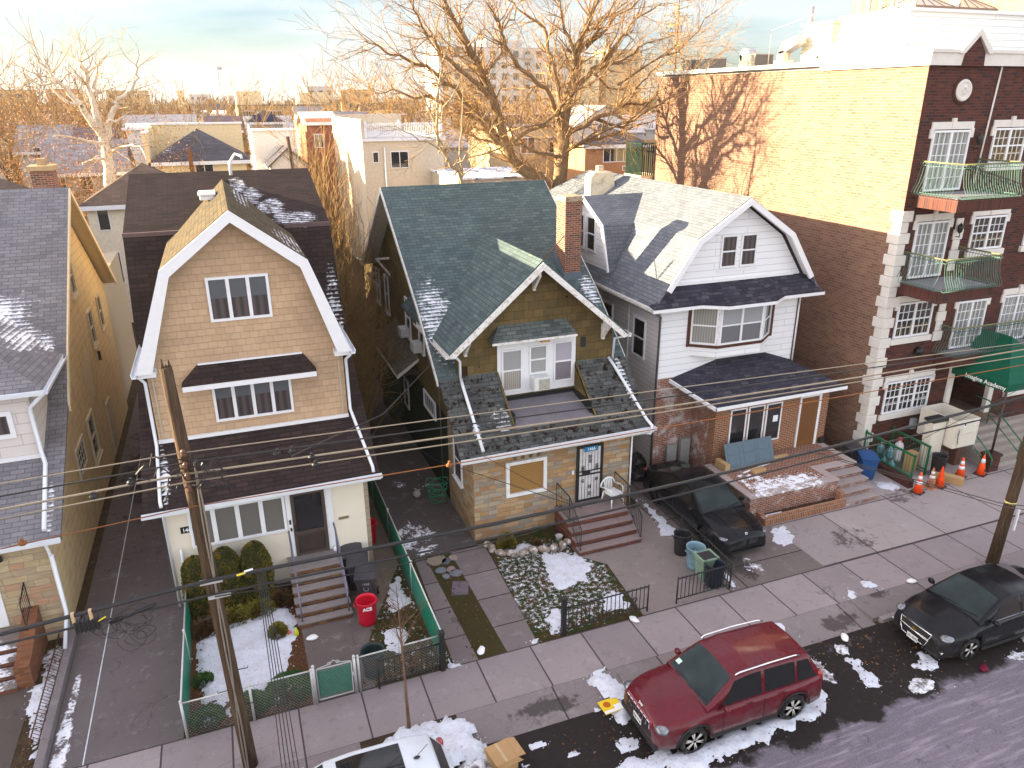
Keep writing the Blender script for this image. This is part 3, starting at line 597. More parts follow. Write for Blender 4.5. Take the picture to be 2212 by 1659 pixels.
# enclosed porch front
F = FY(19.5)
window(H2, F, -1.98, .54, 1.82, 2.98, cols=4, pane=m_curtain('porch_blind', (.15, .14, .13), 24, 1, .75), fw=.075, mw=.12)
d = wallbox(H2, .70, 1.63, 19.46, 19.52, .95, 2.98, m_plain('dark_brown_door', (.045, .034, .030), .4), 'door')
b = MB(); b.ob(F, .80, 1.53, 1.75, 2.86, .04, .055); b.build('door_glass', DARKGLASS, d)
b = MB(); b.ob(F, .70, .78, .95, 2.98, .041, .075); b.ob(F, 1.55, 1.63, .95, 2.98, .041, .075); b.ob(F, .78, 1.55, 2.90, 2.98, .041, .075); b.ob(F, .78, 1.55, 1.62, 1.74, .041, .075); b.ob(F, .78, 1.55, .95, 1.03, .041, .075); b.build('door_stile', m_plain('brown_stile', (.075, .055, .048), .4), d)
b = MB(); b.ball((.755, 19.40, 1.88), .035); b.box(.735, .775, 19.41, 19.43, 1.78, 1.98); b.build('handle', BLACKM, d)
b = MB(); b.ob(F, .56, .69, .9, 3.2, 0, .05); b.ob(F, 1.64, 1.83, .9, 3.2, 0, .05); b.ob(F, .56, 1.83, 3.0, 3.2, .0, .045)
for k in range(4): b.ob(F, 1.67+k*.038, 1.685+k*.038, 1.0, 3.0, .05, .056)
b.build('door_surround', WHITE, H2)
b = MB(); b.ob(F, .60, .65, 2.02, 2.16, .05, .07); b.build('doorbell', BLACKM, H2)
b = MB(); b.ob(F, .61, .66, 1.80, 1.90, .05, .07); b.build('keypad', BLACKM, H2)
b = MB(); b.ob(F, 1.98, 2.27, 1.85, 1.93, 0, .02); b.build('mail_slot', m_plain('brass_slot', (.45, .38, .25), .35, metal=.8), H2)
np_ = MB(); np_.ob(F, -2.20, -1.83, 2.33, 2.52, 0, .02); npo = np_.build('number_plate', BLACKM, H2)
def text_mesh(name, s, mat, parent, origin, ux, uy, size, ext=.004, bold=0, base=None):
    cu = bpy.data.curves.new(name, 'FONT'); cu.body = s; cu.size = size; cu.extrude = ext; cu.align_x = 'CENTER'; cu.align_y = 'CENTER'; cu.offset = bold
    to = bpy.data.objects.new(name+'_tmp', cu); col.objects.link(to); dg = bpy.context.evaluated_depsgraph_get(); me = bpy.data.meshes.new_from_object(to.evaluated_get(dg)); bpy.data.objects.remove(to)
    ux = Vector(ux).normalized(); uy = Vector(uy).normalized(); n = ux.cross(uy); off = Vector((0, 0, 0)) if base else wl(parent)
    for v in me.vertices: v.co = Vector(origin)+ux*v.co.x+uy*v.co.y+n*v.co.z-off
    me.materials.clear(); me.materials.append(mat); o = bpy.data.objects.new(name, me); col.objects.link(o); o.parent = parent; WL[o.name] = Vector((0, 0, 0)); return o
SIGNW = m_plain('sign_white', (.8, .8, .8), .5, var=.02)
text_mesh('number', '146', SIGNW, npo, (-2.045, 19.47, 2.42), (1, 0, 0), (0, 0, 1), .15, bold=.003)
gutter(H2, (-3.0, 19.0, 3.27), (3.25, 19.0, 3.30)); b = MB(); b.box(-2.98, 3.22, 19.05, 19.09, 3.16, 3.30); b.build('fascia', WHITE, H2)
gutter(H2, (2.93, 20.35, 6.62), (2.93, 23.2, 6.62)); gutter(H2, (-2.72, 23.2, 6.62), (-2.72, 20.35, 6.62))
pipe(H2, [(-2.62, 20.6, 6.5), (-2.52, 20.72, 6.3), (-2.53, 20.72, 4.9), (-2.52, 20.6, 4.5), (-2.52, 19.2, 3.55), (-2.5, 19.05, 3.45)], .045)
pipe(H2, [(2.85, 20.5, 6.5), (2.75, 20.74, 6.3), (2.75, 20.74, 4.75), (2.82, 20.5, 4.45), (3.02, 19.15, 3.55), (3.02, 19.05, 3.42)], .045)
pipe(H2, [(-2.45, 19.1, 3.2), (-2.54, 19.4, 3.0), (-2.55, 19.45, .1)], .04); pipe(H2, [(-2.28, 19.42, 1.9), (-2.28, 19.42, .2)], .035)
pipe(H2, [(1.78, 19.43, 1.02), (1.78, 19.3, .98)], .06)
b = MB(); b.tube([(.42, 27.6, 10.95), (.42, 27.6, 11.35), (.62, 27.5, 11.62), (.80, 27.4, 11.58), (.82, 27.4, 11.48)], .05, 8); b.build('vent_pipe', WHITE, H2)
b = MB(); b.box(-.62, -.18, 25.6, 26.5, 10.38, 10.52); b.box(-.66, -.14, 25.55, 26.55, 10.52, 10.60); b.build('skylight_dome', m_plain('skylight_white', (.75, .76, .78), .3), H2, bevel=.03)
# front steps of the tan house
ST = thing('front_stairs', 'six weathered stone steps with brick risers below the dark brown door', 'stairs', (1.15, 18.4, 0))
stairs(ST, .45, 1.86, 17.37, 6, .158, .27, 19.48, m_concrete('grey_stone_tread', (.22, .20, .19), crack=False), BRICK_ST2, .03)
METALP = m_plain('purple_grey_rail', (.16, .15, .22), .4, metal=.4)
for x in (.55, 1.80):
    b = MB(); b.tube([(x, 17.45, 0), (x, 17.45, .95)], .022); b.tube([(x, 19.0, .95), (x, 19.0, 1.85)], .022); b.tube([(x, 17.35, .93), (x, 17.45, .98), (x, 19.0, 1.85), (x, 19.35, 1.86)], .028); b.tube([(x, 17.45, .5), (x, 19.0, 1.35)], .014)
    b.build('handrail', METALP, ST)
# ================================================================ green-roofed house
SH_GR = [(0.077, 0.107, 0.109), (0.091, 0.124, 0.123), (0.064, 0.089, 0.095), (0.111, 0.144, 0.139)]
RF3 = m_shingle('green_roof_shingles', SH_GR, .32, .145, spots=[((6.15, 22.9, 6.6), (.6, 1.9, 1.6), .36), ((11.9, 23.4, 6.9), (.3, .9, .8), .34)])
RF3G = m_shingle('green_gable_shingles', SH_GR, .32, .145)
RF3M = m_shingle('mossy_lifting_shingles', [(.066, .070, .070), (.085, .088, .086), (.052, .055, .056), (.12, .122, .118)], .32, .15, moss=(4.2, .535, (.018, .010, .008)), bumpd=.06, spots=[((11.85, 20.6, 4.5), (.14, 1.3, 1.0), .30), ((7.25, 20.0, 4.0), (.25, .5, .4), .12), ((6.35, 19.7, 3.8), (.12, .5, .4), .25)])
OLV = m_shingle('olive_shingle_wall', [(.135, .094, .040), (.16, .110, .047), (.11, .078, .034), (.14, .10, .047)], .34, .27, gap=.008, rough=.9, bumpd=.02, stain=(2.2, .5, .5, (.07, .06, .035)))
STN = m_stone('stone_veneer', [(.34, .21, .115), (.42, .27, .15), (.30, .235, .175), (.26, .22, .18), (.38, .23, .11), (.34, .29, .23), (.31, .18, .095), (.40, .30, .19)])
DGREEN = m_plain('dark_green_asphalt_siding', (.018, .026, .018), .9, var=.3)
H3 = thing('green_roof_house', 'olive shingled house with green roof, tan stone front and number 1466', 'house', (8.9, 28, 0))
wallbox(H3, 6.18, 11.67, 19.68, 22.5, 0, 3.30, STN, 'stone_wall')
wallbox(H3, 6.2, 11.65, 22.5, 37, 0, 3.2, DGREEN, 'lower_wall')
b = MB(); b.ext([(6.2, y, z) for y, z in ((21.35, 3.2), (21.35, 5.0), (23.5, 6.72), (28.4, 10.05), (33.4, 6.55), (37, 6.2), (37, 3.2))], (5.45, 0, 0)); b.build('side_wall', OLV, H3, recalc=True)
b = MB(); sheet_roof(b, [(21.28, 5.06), (23.5, 6.90), (28.4, 10.26), (33.5, 6.55)], 'x', 5.6, 12.2, .10); sheet_roof(b, [(33.5, 6.55), (37.3, 6.0)], 'x', 5.9, 11.9, .1)
rf = b.build('roof', RF3, H3)
for a_ in (5.56, 12.18): b = MB(); sheet_roof(b, [(21.28, 5.03), (23.5, 6.87), (28.4, 10.23), (33.5, 6.52)], 'x', a_, a_+.06, .18); b.build('side_rake', OLDWHITE, H3)
b = MB(); sheet_roof(b, [(21.3, 4.92), (23.5, 6.76), (28.4, 10.12), (33.5, 6.41)], 'x', 5.61, 6.2, .02); b.build('side_soffit', m_plain('cream_soffit_paint', (.66, .62, .55), .7), H3)
b = MB(); SL = (5.06-3.28)/(21.28-19.12); zz = lambda y: 3.28+SL*(y-19.12)
sheet_roof(b, [(19.12, 3.28), (21.3, zz(21.3))], 'x', 5.62, 7.6, .10); sheet_roof(b, [(19.12, 3.28), (21.3, zz(21.3))], 'x', 10.32, 12.2, .10); sheet_roof(b, [(19.12, 3.28), (19.66, zz(19.66))], 'x', 7.6, 10.32, .10)
b.build('porch_roof', RF3M, H3)
b = MB(); b.ext([(7.6, 19.66, zz(19.66)-.01), (10.32, 19.66, zz(19.66)-.01), (10.32, 21.32, 4.05), (7.6, 21.32, 4.05)], (0, 0, -.1)); b.build('balcony_deck', m_plain('grey_roof_membrane', (.15, .14, .16), .8, var=.2, vs=1.5, dirt=((.25, .24, .25), 30)), H3, recalc=True)
for x, s in ((7.6, -.06), (10.32, .06)): b = MB(); b.ext([(x, 19.66, zz(19.66)+.02), (x, 21.3, zz(21.3)+.03), (x, 21.3, 3.95), (x, 19.66, 3.6)], (s, 0, 0)); b.build('recess_cheek', OLV, H3, recalc=True)
b = MB(); b.box(7.61, 10.31, 21.24, 21.3, 4.03, 4.16); b.box(7.61, 7.66, 19.9, 21.24, 3.75, 4.14); b.box(10.26, 10.31, 19.9, 21.24, 3.75, 4.14); b.build('tar_edge', m_plain('black_tar', (.02, .02, .022), .6), H3)
b = MB(); b.ext([(x, 21.3, z) for x, z in ((6.28, 4.0), (11.7, 4.0), (11.7, 6.16), (8.88, 8.52), (6.28, 6.36))], (0, 5.0, 0)); b.build('gable_wall', OLV, H3, recalc=True)
b = MB(); sheet_roof(b, [(5.80, 6.08), (8.87, 8.72), (11.95, 6.08)], 'y', 20.66, 27.0, .10); b.build('gable_roof', RF3G, H3)
rake(H3, [(5.80, 6.0), (8.87, 8.65), (11.95, 6.0)], [(5.98, 5.94), (8.87, 8.42), (11.77, 5.94)], 'y', 20.60, .08, OLDWHITE)
b = MB(); sheet_roof(b, [(5.86, 6.02), (8.87, 8.60), (11.9, 6.02)], 'y', 20.70, 21.3, .02); b.build('soffit', OLDWHITE, H3)
for x, z in ((6.50, 6.30), (8.82, 8.2), (11.32, 6.32)):
    b = MB(); b.box(x-.05, x+.05, 21.18, 21.30, z-.55, z-.02); b.ext([(x-.045, 21.2, z-.5), (x-.045, 20.75, z-.02), (x-.045, 20.75, z+.10), (x-.045, 21.2, z+.1)], (.09, 0, 0)); b.build('gable_bracket', OLDWHITE, H3, recalc=True, bevel=.01)
b = MB(); b.poly([(7.28, 20.88, 6.16), (10.22, 20.88, 6.16), (9.95, 21.28, 6.62), (7.62, 21.28, 6.62)]); b.poly([(7.28, 20.88, 6.16), (7.62, 21.28, 6.62), (7.28, 21.28, 6.20)]); b.poly([(10.22, 20.88, 6.16), (10.22, 21.28, 6.20), (9.95, 21.28, 6.62)]); b.poly([(7.28, 20.88, 6.155), (7.28, 21.28, 6.155), (10.22, 21.28, 6.155), (10.22, 20.88, 6.155)])
hd = b.build('window_hood', m_shingle('hood_green_shingles', [(.085, .10, .095), (.12, .135, .13), (.065, .08, .078), (.15, .16, .155)], .34, .13), H3)
b = MB(); b.box(7.28, 10.2, 20.86, 20.89, 6.10, 6.17); b.build('hood_fascia', OLDWHITE, hd)
b = MB(); b.box(8.98, 9.28, 20.98, 21.26, 5.98, 6.14); b.build('porch_lamp', m_plain('rusty_lamp', (.45, .28, .16), .7, dirt=((.5, .2, .06), 20)), H3)
F = FY(21.3)
b = MB(); b.ob(F, 7.58, 10.34, 4.22, 5.96, 0, .03); b.build('window_surround', WHITE, H3)
window(H3, Fr((0, 21.27, 0), (1, 0, 0), (0, -1, 0)), 7.72, 8.42, 4.36, 5.78, dh=True, pane=m_curtain('lace_curtain', (.36, .33, .29), 14, 0, .7), up_mat=BLIND, fw=.045)
window(H3, Fr((0, 21.27, 0), (1, 0, 0), (0, -1, 0)), 8.68, 9.30, 4.86, 5.82, dh=True, pane=BLIND, up_mat=BLIND, fw=.045)
window(H3, Fr((0, 21.27, 0), (1, 0, 0), (0, -1, 0)), 9.55, 10.22, 4.48, 5.86, dh=True, pane=m_curtain('violet_curtain', (.20, .17, .20), 14, 1, .7), up_mat=m_curtain('lilac_blind', (.38, .36, .42), 26, 1, .85), fw=.045)
b = MB(); b.box(8.70, 9.27, 20.86, 21.26, 4.38, 4.82); ac = b.build('air_conditioner', m_plain('ac_case', (.62, .63, .62), .5), H3, bevel=.02)
b = MB()
for k in range(9): b.box(8.86, 9.24, 20.845, 20.86, 4.43+k*.04, 4.445+k*.04)
b.build('ac_grille', m_plain('ac_grille', (.25, .2, .15), .6), ac)
for u0, u1, v0, v1 in ((6.32, 6.58, 5.05, 5.40), (6.95, 6.98, 5.30, 5.36), (10.52, 10.72, 5.55, 5.90), (9.95, 10.02, 7.3, 7.36)):
    b = MB(); b.ob(F, u0, u1, v0, v1, 0, .012); b.build('missing_shingle_patch', m_plain('bare_dark_sheathing', (.035, .018, .012), .9, var=.5, vs=20) if u0 < 10 else BLACKM, H3)
F = FY(19.68)
window(H3, F, 7.24, 8.63, 1.40, 2.64, pane=WOODBLIND, fw=.11, depth=.08, frame=m_plain('white_masonry_frame', (.72, .71, .72), .6))
KEY = m_plain('dark_key_stone', (.13, .10, .075), .85); KEYL = m_plain('light_key_stone', (.36, .27, .18), .85)
for cx, zb in ((7.95, 2.68), (10.2, 2.86)):
    for k in range(-3, 4):
        if cx > 9 and k == 0: continue
        x0 = cx+k*.13; b = MB(); b.ext([(x0-.055, 19.67, zb), (x0+.055, 19.67, zb), (x0+.075+k*.028, 19.67, zb+.32), (x0-.075+k*.028, 19.67, zb+.32)], (0, -.012, 0)); b.build('keystone', KEY if k % 2 else KEYL, H3, recalc=True)
# storm door with scrolled iron guard
d = wallbox(H3, 9.79, 10.56, 19.64, 19.69, .76, 2.72, m_plain('white_inner_door', (.62, .60, .60), .5), 'door')
b = MB(); b.ob(F, 9.70, 9.79, .73, 2.76, 0, .07); b.ob(F, 10.56, 10.65, .73, 2.76, 0, .07); b.ob(F, 9.79, 10.56, 2.68, 2.76, 0, .07); b.ob(F, 9.79, 10.56, .73, .80, 0, .07)
b.ob(F, 9.79, 10.56, 1.68, 1.73, .05, .07); b.ob(F, 9.79, 10.56, 1.82, 1.86, .05, .07); b.ob(F, 9.9, 10.2, 1.73, 1.82, .05, .06)
for k in range(1, 7): x = 9.79+.77*k/7; b.tube([F.p(x, .8, .06), F.p(x, 2.68, .06)], .007, 4)
def scroll(b, c, r, F, t=1.6, s=1, rr=.007):
    P = []
    for i in range(13): a = i/12*math.pi*t; q = r*(1-.65*i/12); P.append(F.p(c[0]+s*q*math.cos(a), c[1]+q*math.sin(a), .062))
    b.tube(P, rr, 4)
for cx, cy in ((10.18, 2.35), (10.18, 2.2), (9.92, 2.0), (10.43, 2.0), (9.92, 1.5), (10.43, 1.5), (10.18, 1.25), (10.18, 1.0), (9.92, 1.9), (10.43, 1.9)):
    for s in (-1, 1): scroll(b, (cx, cy), .06, F, s=s); scroll(b, (cx, cy-.03), -.05, F, s=s)
b.build('iron_guard', BLACKM, d)
b = MB(); b.ob(F, 9.85, 10.5, 2.05, 2.62, .012, .018); b.build('door_light', m_plain('door_light_glass', (.20, .21, .21), .15, coat=1), d)
b = MB(); b.ob(F, 9.95, 10.42, 2.55, 2.72, .075, .09); ns = b.build('number_sign', m_plain('blue_sign', (.02, .20, .42), .4, var=.03), H3)
text_mesh('number', '1466', SIGNW, ns, (10.185, 19.585, 2.635), (1, 0, 0), (0, 0, 1), .15, bold=.002)
b = MB(); b.lathe([(.0, .12), (.04, .11), (.05, .0), (.035, -.12), (0, -.13)], (10.18, 19.58, 3.02), 8); b.box(10.15, 10.21, 19.58, 19.68, 3.04, 3.08); b.build('wall_lamp', BLACKM, H3)
b = MB(); b.ob(F, 9.55, 9.62, 1.78, 1.92, 0, .03); b.build('doorbell', WHITE, H3)
gutter(H3, (5.62, 19.06, 3.22), (12.25, 19.06, 3.26)); b = MB(); b.box(5.62, 12.2, 19.10, 19.14, 3.10, 3.26); b.build('fascia', OLDWHITE, H3)
gutter(H3, (5.74, 24.6, 6.0), (5.74, 20.62, 6.0), mat=OLDWHITE); gutter(H3, (12.0, 20.62, 6.0), (12.0, 23.5, 6.0), mat=OLDWHITE)
pipe(H3, [(5.78, 20.75, 5.95), (6.2, 21.2, 5.75), (6.32, 21.24, 5.6), (6.32, 21.24, 4.95)], .042)
pipe(H3, [(6.32, 21.2, 5.05), (6.30, 20.9, 4.86), (6.34, 19.15, 3.42)], .05); pipe(H3, [(11.98, 20.75, 5.95), (11.75, 21.2, 5.75), (11.72, 21.24, 5.0)], .04)
pipe(H3, [(11.55, 21.2, 5.1), (11.62, 20.9, 4.88), (12.02, 19.3, 3.50), (12.05, 19.0, 3.40), (12.0, 18.98, 3.15), (11.72, 19.5, 3.02)], .05)
pipe(H3, [(11.70, 19.62, 3.0), (11.70, 19.62, 0)], .03, mat=WHITE)
ch = MB(); ch.box(11.14, 11.78, 24.0, 24.75, 6.6, 9.95); cho = ch.build('chimney', BRICK_CH, H3)
b = MB(); b.box(11.10, 11.82, 23.96, 24.79, 9.95, 10.05); b.box(11.14, 11.78, 24.0, 24.75, 10.05, 10.12); b.build('chimney_cap', m_plain('mortar_cap', (.34, .27, .19), .9, dirt=((.06, .05, .04), 8)), cho)
b = MB(); b.box(11.10, 11.82, 23.94, 23.99, 7.15, 7.45); b.ext([(11.09, 23.96, 7.1), (11.09, 23.96, 7.45), (11.09, 24.8, 8.1), (11.09, 24.8, 7.6)], (.04, 0, 0)); b.build('flashing', m_plain('lead_flashing', (.10, .13, .16), .5), cho, recalc=True)
pipe(H3, [(9.6, 22.9, 8.0), (11.14, 24.1, 8.75)], .015, 'stay_rod', m_plain('rust_rod', (.10, .04, .03), .8))
F = FXn(6.2)
for u0, u1, v0, v1 in ((25.2, 25.95, 4.62, 6.1), (27.25, 28.05, 4.62, 6.15), (31.1, 31.9, 4.6, 6.25), (33.0, 33.8, 4.6, 6.2)): window(H3, F, u0, u1, v0, v1, dh=True, fw=.07, sill=1)
window(H3, F, 26.9, 27.8, 7.6, 8.7, dh=True, fw=.07, sill=1)
window(H3, F, 24.0, 25.65, 2.45, 3.15, mun=(5, 1), fw=.08); window(H3, Fr((6.18, 0, 0), (0, 1, 0), (-1, 0, 0)), 20.85, 21.75, 1.42, 2.9, dh=True, pane=CURT, fw=.07, sill=1)
window(H3, F, 28.3, 29.9, 1.2, 2.5, cols=2, dh=True, fw=.09, frame=OLDWHITE)
for u in (25.3, 27.35):
    b = MB(); b.ob(F, u, u+.55, 4.66, 5.02, .05, .4); b.build('air_conditioner', m_plain('side_ac', (.5, .5, .5), .5), H3, bevel=.02)
b = MB(); b.poly([(5.35, 26.3, 3.55), (6.2, 26.3, 4.15), (6.2, 30.2, 4.75), (5.35, 30.2, 4.05)]); b.ext([(5.35, 26.3, 3.55), (5.35, 30.2, 4.05), (5.35, 30.2, 3.95), (5.35, 26.3, 3.45)], (.05, 0, 0)); b.poly([(5.35, 26.3, 3.5), (5.35, 30.2, 4.0), (6.2, 30.2, 4.0), (6.2, 26.3, 3.5)])
b.build('side_hood', m_shingle('worn_side_shingles', [(.12, .10, .08), (.16, .13, .10), (.09, .08, .07)], .3, .14, moss=(4, .6, (.25, .22, .18))), H3, recalc=True)
b = MB(); b.box(5.33, 5.37, 26.28, 30.2, 3.42, 3.50); b.ext([(5.35, 26.28, 3.40), (6.2, 26.28, 4.0), (6.2, 26.28, 4.12), (5.35, 26.28, 3.54)], (0, .04, 0)); b.build('hood_trim', OLDWHITE, H3, recalc=True)
b = MB(); b.box(5.45, 5.98, 28.3, 30.1, .9, 3.6); b.build('side_porch', DGREEN, H3)
for y in (23.3, 31.2): pipe(H3, [(6.16, y, 6.3 if y > 30 else 4.9), (6.16, y, .1)], .022, 'conduit', m_plain('conduit_grey', (.12, .12, .11), .7), 5)
for y, z, s in ((30.6, 7.1, 1), (33.0, 6.0, 1)):
    b = MB(); b.ext([(5.65, y, z), (6.2, y, z-.75), (6.2, y, z-.6), (5.75, y, z)], (0, .09, 0)); b.box(5.62, 6.2, y, y+.09, z, z+.08); b.build('eave_bracket', OLDWHITE, H3, recalc=True)
GS = thing('front_stairs', 'four wide brown steps with iron railings and a white chair on their landing', 'stairs', (10, 18.6, 0))
stairs(GS, 8.95, 11.12, 17.72, 4, .18, .30, 19.66, m_concrete('mauve_stone_tread', (.23, .185, .175), crack=False), BRICK_ST, .03)
def iron_rail(par, P, h, n_top, name='iron_railing', scrolls=True, spacing=.11):
    # P: polyline of foot points; balusters, top and bottom rails follow it
    b = MB()
    for a, c in zip(P[:-1], P[1:]):
        a = Vector(a); c = Vector(c); d = c-a; k = max(1, int(Vector((d.x, d.y, 0)).length/spacing)); up_ = Vector((0, 0, 1))
        b.tube([a+up_*h, c+up_*h], .018, 6); b.tube([a+up_*.10, c+up_*.10], .011, 4)
        for i in range(k+1): q = a+d*i/k; b.tube([q+up_*(.0 if i in (0, k) else .1), q+up_*h], .016 if i in (0, k) else .007, 4)
        if scrolls:
            Fq = Fr(a, (d.x, d.y, 0), Vector((d.x, d.y, 0)).cross(Vector((0, 0, 1)))); m_ = Vector((d.x, d.y, 0)).length/2
            for dz in (.3, .62):
                for s in (-1, 1): scroll(b, (m_, dz+d.z/2), .07, Fq, s=s, rr=.008)
    return b.build(name, BLACKM, par)
iron_rail(GS, [(8.98, 19.6, .72), (8.98, 18.62, .72), (8.98, 17.74, .05)], .9, 0); iron_rail(GS, [(11.1, 19.6, .72), (11.1, 18.62, .72), (11.1, 17.74, .05)], .9, 0)
# ================================================================ white house with brick porch
SH_GY = [(0.131, 0.144, 0.167), (0.156, 0.168, 0.193), (0.114, 0.127, 0.151), (0.176, 0.184, 0.205)]
SH_DK = [(0.036, 0.035, 0.052), (0.055, 0.054, 0.074), (0.028, 0.028, 0.042), (0.076, 0.074, 0.092)]
RF4 = m_shingle('grey_roof_shingles', SH_GY, .32, .14, stain=(1.2, .6, .1, (.13, .12, .15)))
RF4D = m_shingle('slate_blue_shingles', SH_DK, .30, .15)
WSD = m_siding('white_siding', (.76, .76, .79), .24, 3.4)
GSD = m_siding('grey_side_siding', (.62, .58, .59), .18, 3.4)
H4 = thing('white_brick_house', 'white sided house with grey gambrel roof and low red brick porch', 'house', (16.9, 27, 0))
b = MB(); b.box(13.75, 19.62, 21.6, 36, 0, 6.7); b.build('side_wall', GSD, H4)
b = MB(); b.box(13.74, 19.63, 21.58, 21.62, 3.86, 6.8); b.build('front_wall', WSD, H4)
b = MB(); b.box(13.74, 15.6, 21.56, 21.63, 0, 3.86); b.build('lower_brick_wall', BRICK_H4W, H4)
b = MB(); b.ext([(x, 21.55, z) for x, z in ((13.9, 6.7), (19.5, 6.7), (19.5, 7.3), (18.5, 8.72), (16.7, 9.92), (14.9, 8.72), (13.9, 7.3))], (0, 3, 0)); b.build('gable_wall', WSD, H4, recalc=True)
G4 = [(13.18, 6.62), (14.72, 8.88), (16.7, 10.16), (18.68, 8.88), (20.22, 6.62)]
b = MB(); sheet_roof(b, G4, 'y', 21.15, 32.5, .10)
b.poly([(13.18, 32.5, 6.62), (14.72, 32.5, 8.88), (16.7, 32.5, 10.16), (18.68, 32.5, 8.88), (20.22, 32.5, 6.62), (18, 36, 6.7), (15, 36, 6.7)])
for s in (-1, 1): pass
b.build('roof', RF4, H4)
b = MB(); P = [(13.18, 32.49, 6.62), (14.72, 32.49, 8.88), (16.7, 32.49, 10.16), (18.68, 32.49, 8.88), (20.22, 32.49, 6.62)]
b.poly([P[1], P[2], (16.7, 33.4, 10.1), (15.6, 36, 8.9)]); b.poly([P[0], P[1], (15.6, 36, 8.9), (13.18, 36, 6.62)]); b.poly([P[2], P[3], (17.8, 36, 8.9), (16.7, 33.4, 10.1)]); b.poly([P[3], P[4], (20.22, 36, 6.62), (17.8, 36, 8.9)]); b.poly([(16.7, 33.4, 10.1), (17.8, 36, 8.9), (15.6, 36, 8.9)]); b.build('rear_roof', RF4, H4)
rake(H4, [(13.62, 7.22), (14.72, 8.84), (16.7, 10.12), (18.68, 8.84), (19.78, 7.22)], [(13.78, 7.12), (14.86, 8.70), (16.7, 9.90), (18.54, 8.70), (19.62, 7.12)], 'y', 21.08, .10, WHITE)
b = MB(); sheet_roof(b, [(13.7, 7.25), (14.76, 8.77), (16.7, 10.04), (18.64, 8.77), (19.7, 7.25)], 'y', 21.18, 21.55, .03); b.build('soffit', WHITE, H4)
# pent roof with its bump over the bay
ev = [(13.08, 20.98), (15.0, 20.98), (15.75, 20.5), (17.75, 20.5), (18.5, 20.98), (20.3, 20.98)]; tp = [(13.8, 21.56), (15.3, 21.56), (16.0, 21.56), (17.5, 21.56), (18.2, 21.56), (19.62, 21.56)]
b = MB()
for i in range(5): b.poly([(ev[i][0], ev[i][1], 6.62), (ev[i+1][0], ev[i+1][1], 6.62), (tp[i+1][0], tp[i+1][1], 7.26), (tp[i][0], tp[i][1], 7.26)])
b.poly([(13.08, 20.98, 6.62), (13.8, 21.56, 7.26), (13.2, 21.6, 6.64)]); b.poly([(20.3, 20.98, 6.62), (20.2, 21.6, 6.64), (19.62, 21.56, 7.26)])
pr = b.build('pent_roof', RF4D, H4)
b = MB()
for i in range(5):
    a, c = ev[i], ev[i+1]; b.ext([(a[0], a[1], 6.50), (c[0], c[1], 6.50), (c[0], c[1], 6.615), (a[0], a[1], 6.615)], (0, .04, 0)); b.poly([(a[0], a[1], 6.51), (c[0], c[1], 6.51), (c[0], 21.6, 6.51), (a[0], 21.6, 6.51)])
b.build('pent_fascia', WHITE, pr, recalc=True)
b = MB(); b.box(14.2, 19.2, 21.50, 21.56, 7.24, 7.34); b.build('gable_base_trim', WHITE, H4)
F = FY(21.55); window(H4, F, 15.95, 16.62, 7.72, 8.86, dh=True, pane=CURT, fw=.06); window(H4, F, 16.78, 17.45, 7.72, 8.86, dh=True, pane=CURT, fw=.06)
b = MB(); b.ob(F, 15.85, 17.55, 7.58, 7.66, 0, .03); b.build('window_sill', WHITE, H4)
# bay window
BY = [(14.98, 21.6), (15.78, 21.0), (17.66, 21.0), (18.46, 21.6)]
b = MB(); b.ext([(x, y, 4.62) for x, y in BY], (0, 0, 1.9)); by = b.build('bay', WSD, H4, recalc=True)
BRN = m_plain('brown_trim', (.085, .035, .025), .6)
b = MB(); b.ext([(14.90, 21.6, 4.96), (15.75, 20.95, 4.96), (17.69, 20.95, 4.96), (18.54, 21.6, 4.96)], (0, 0, .09)); b.box(14.86, 14.98, 21.54, 21.6, 4.96, 6.52); b.box(18.44, 18.58, 21.54, 21.6, 4.96, 6.52); b.build('bay_trim', BRN, by, recalc=True)
for (a, c), cols_, pn, um in (((BY[0], BY[1]), 1, CURTL, CURTL), ((BY[1], BY[2]), 2, m_curtain('bay_lower_blind', (.14, .14, .16), 20, 1, .8), m_curtain('bay_upper_blind', (.30, .31, .34), 20, 1, .8)), ((BY[2], BY[3]), 1, DARKGLASS, DARKGLASS)):
    d_ = Vector((c[0]-a[0], c[1]-a[1], 0)); ln = d_.length; Fb = Fr((a[0], a[1], 0), d_, Vector((d_.y, -d_.x, 0)))
    window(H4, Fb, .04, ln-.04, 5.08, 6.46, cols=cols_, dh=True, pane=pn, up_mat=um, fw=.06)
# cross gable looking left
c_, pk = 27.1, 9.66
CG = [(24.72, 7.15), (25.32, 8.82), (27.1, 9.72), (28.88, 8.82), (29.48, 7.15)]
b = MB(); b.ext([(13.5, y, z) for y, z in ((24.9, 6.6), (24.9, 7.3), (25.45, 8.74), (27.1, 9.58), (28.75, 8.74), (29.3, 7.3), (29.3, 6.6))], (1.6, 0, 0)); b.build('cross_gable_wall', WSD, H4, recalc=True)
b = MB(); sheet_roof(b, CG, 'x', 13.34, 16.1, .08); b.build('cross_gable_roof', RF4, H4)
rake(H4, CG, [(24.85, 7.1), (25.43, 8.72), (27.1, 9.56), (28.77, 8.72), (29.35, 7.1)], 'x', 13.28, .06, WHITE, 'cross_rake')
window(H4, FXn(13.5), 26.2, 27.0, 7.6, 9.0, dh=True, fw=.08); window(H4, FXn(13.5), 27.2, 28.0, 7.6, 9.0, dh=True, fw=.08)
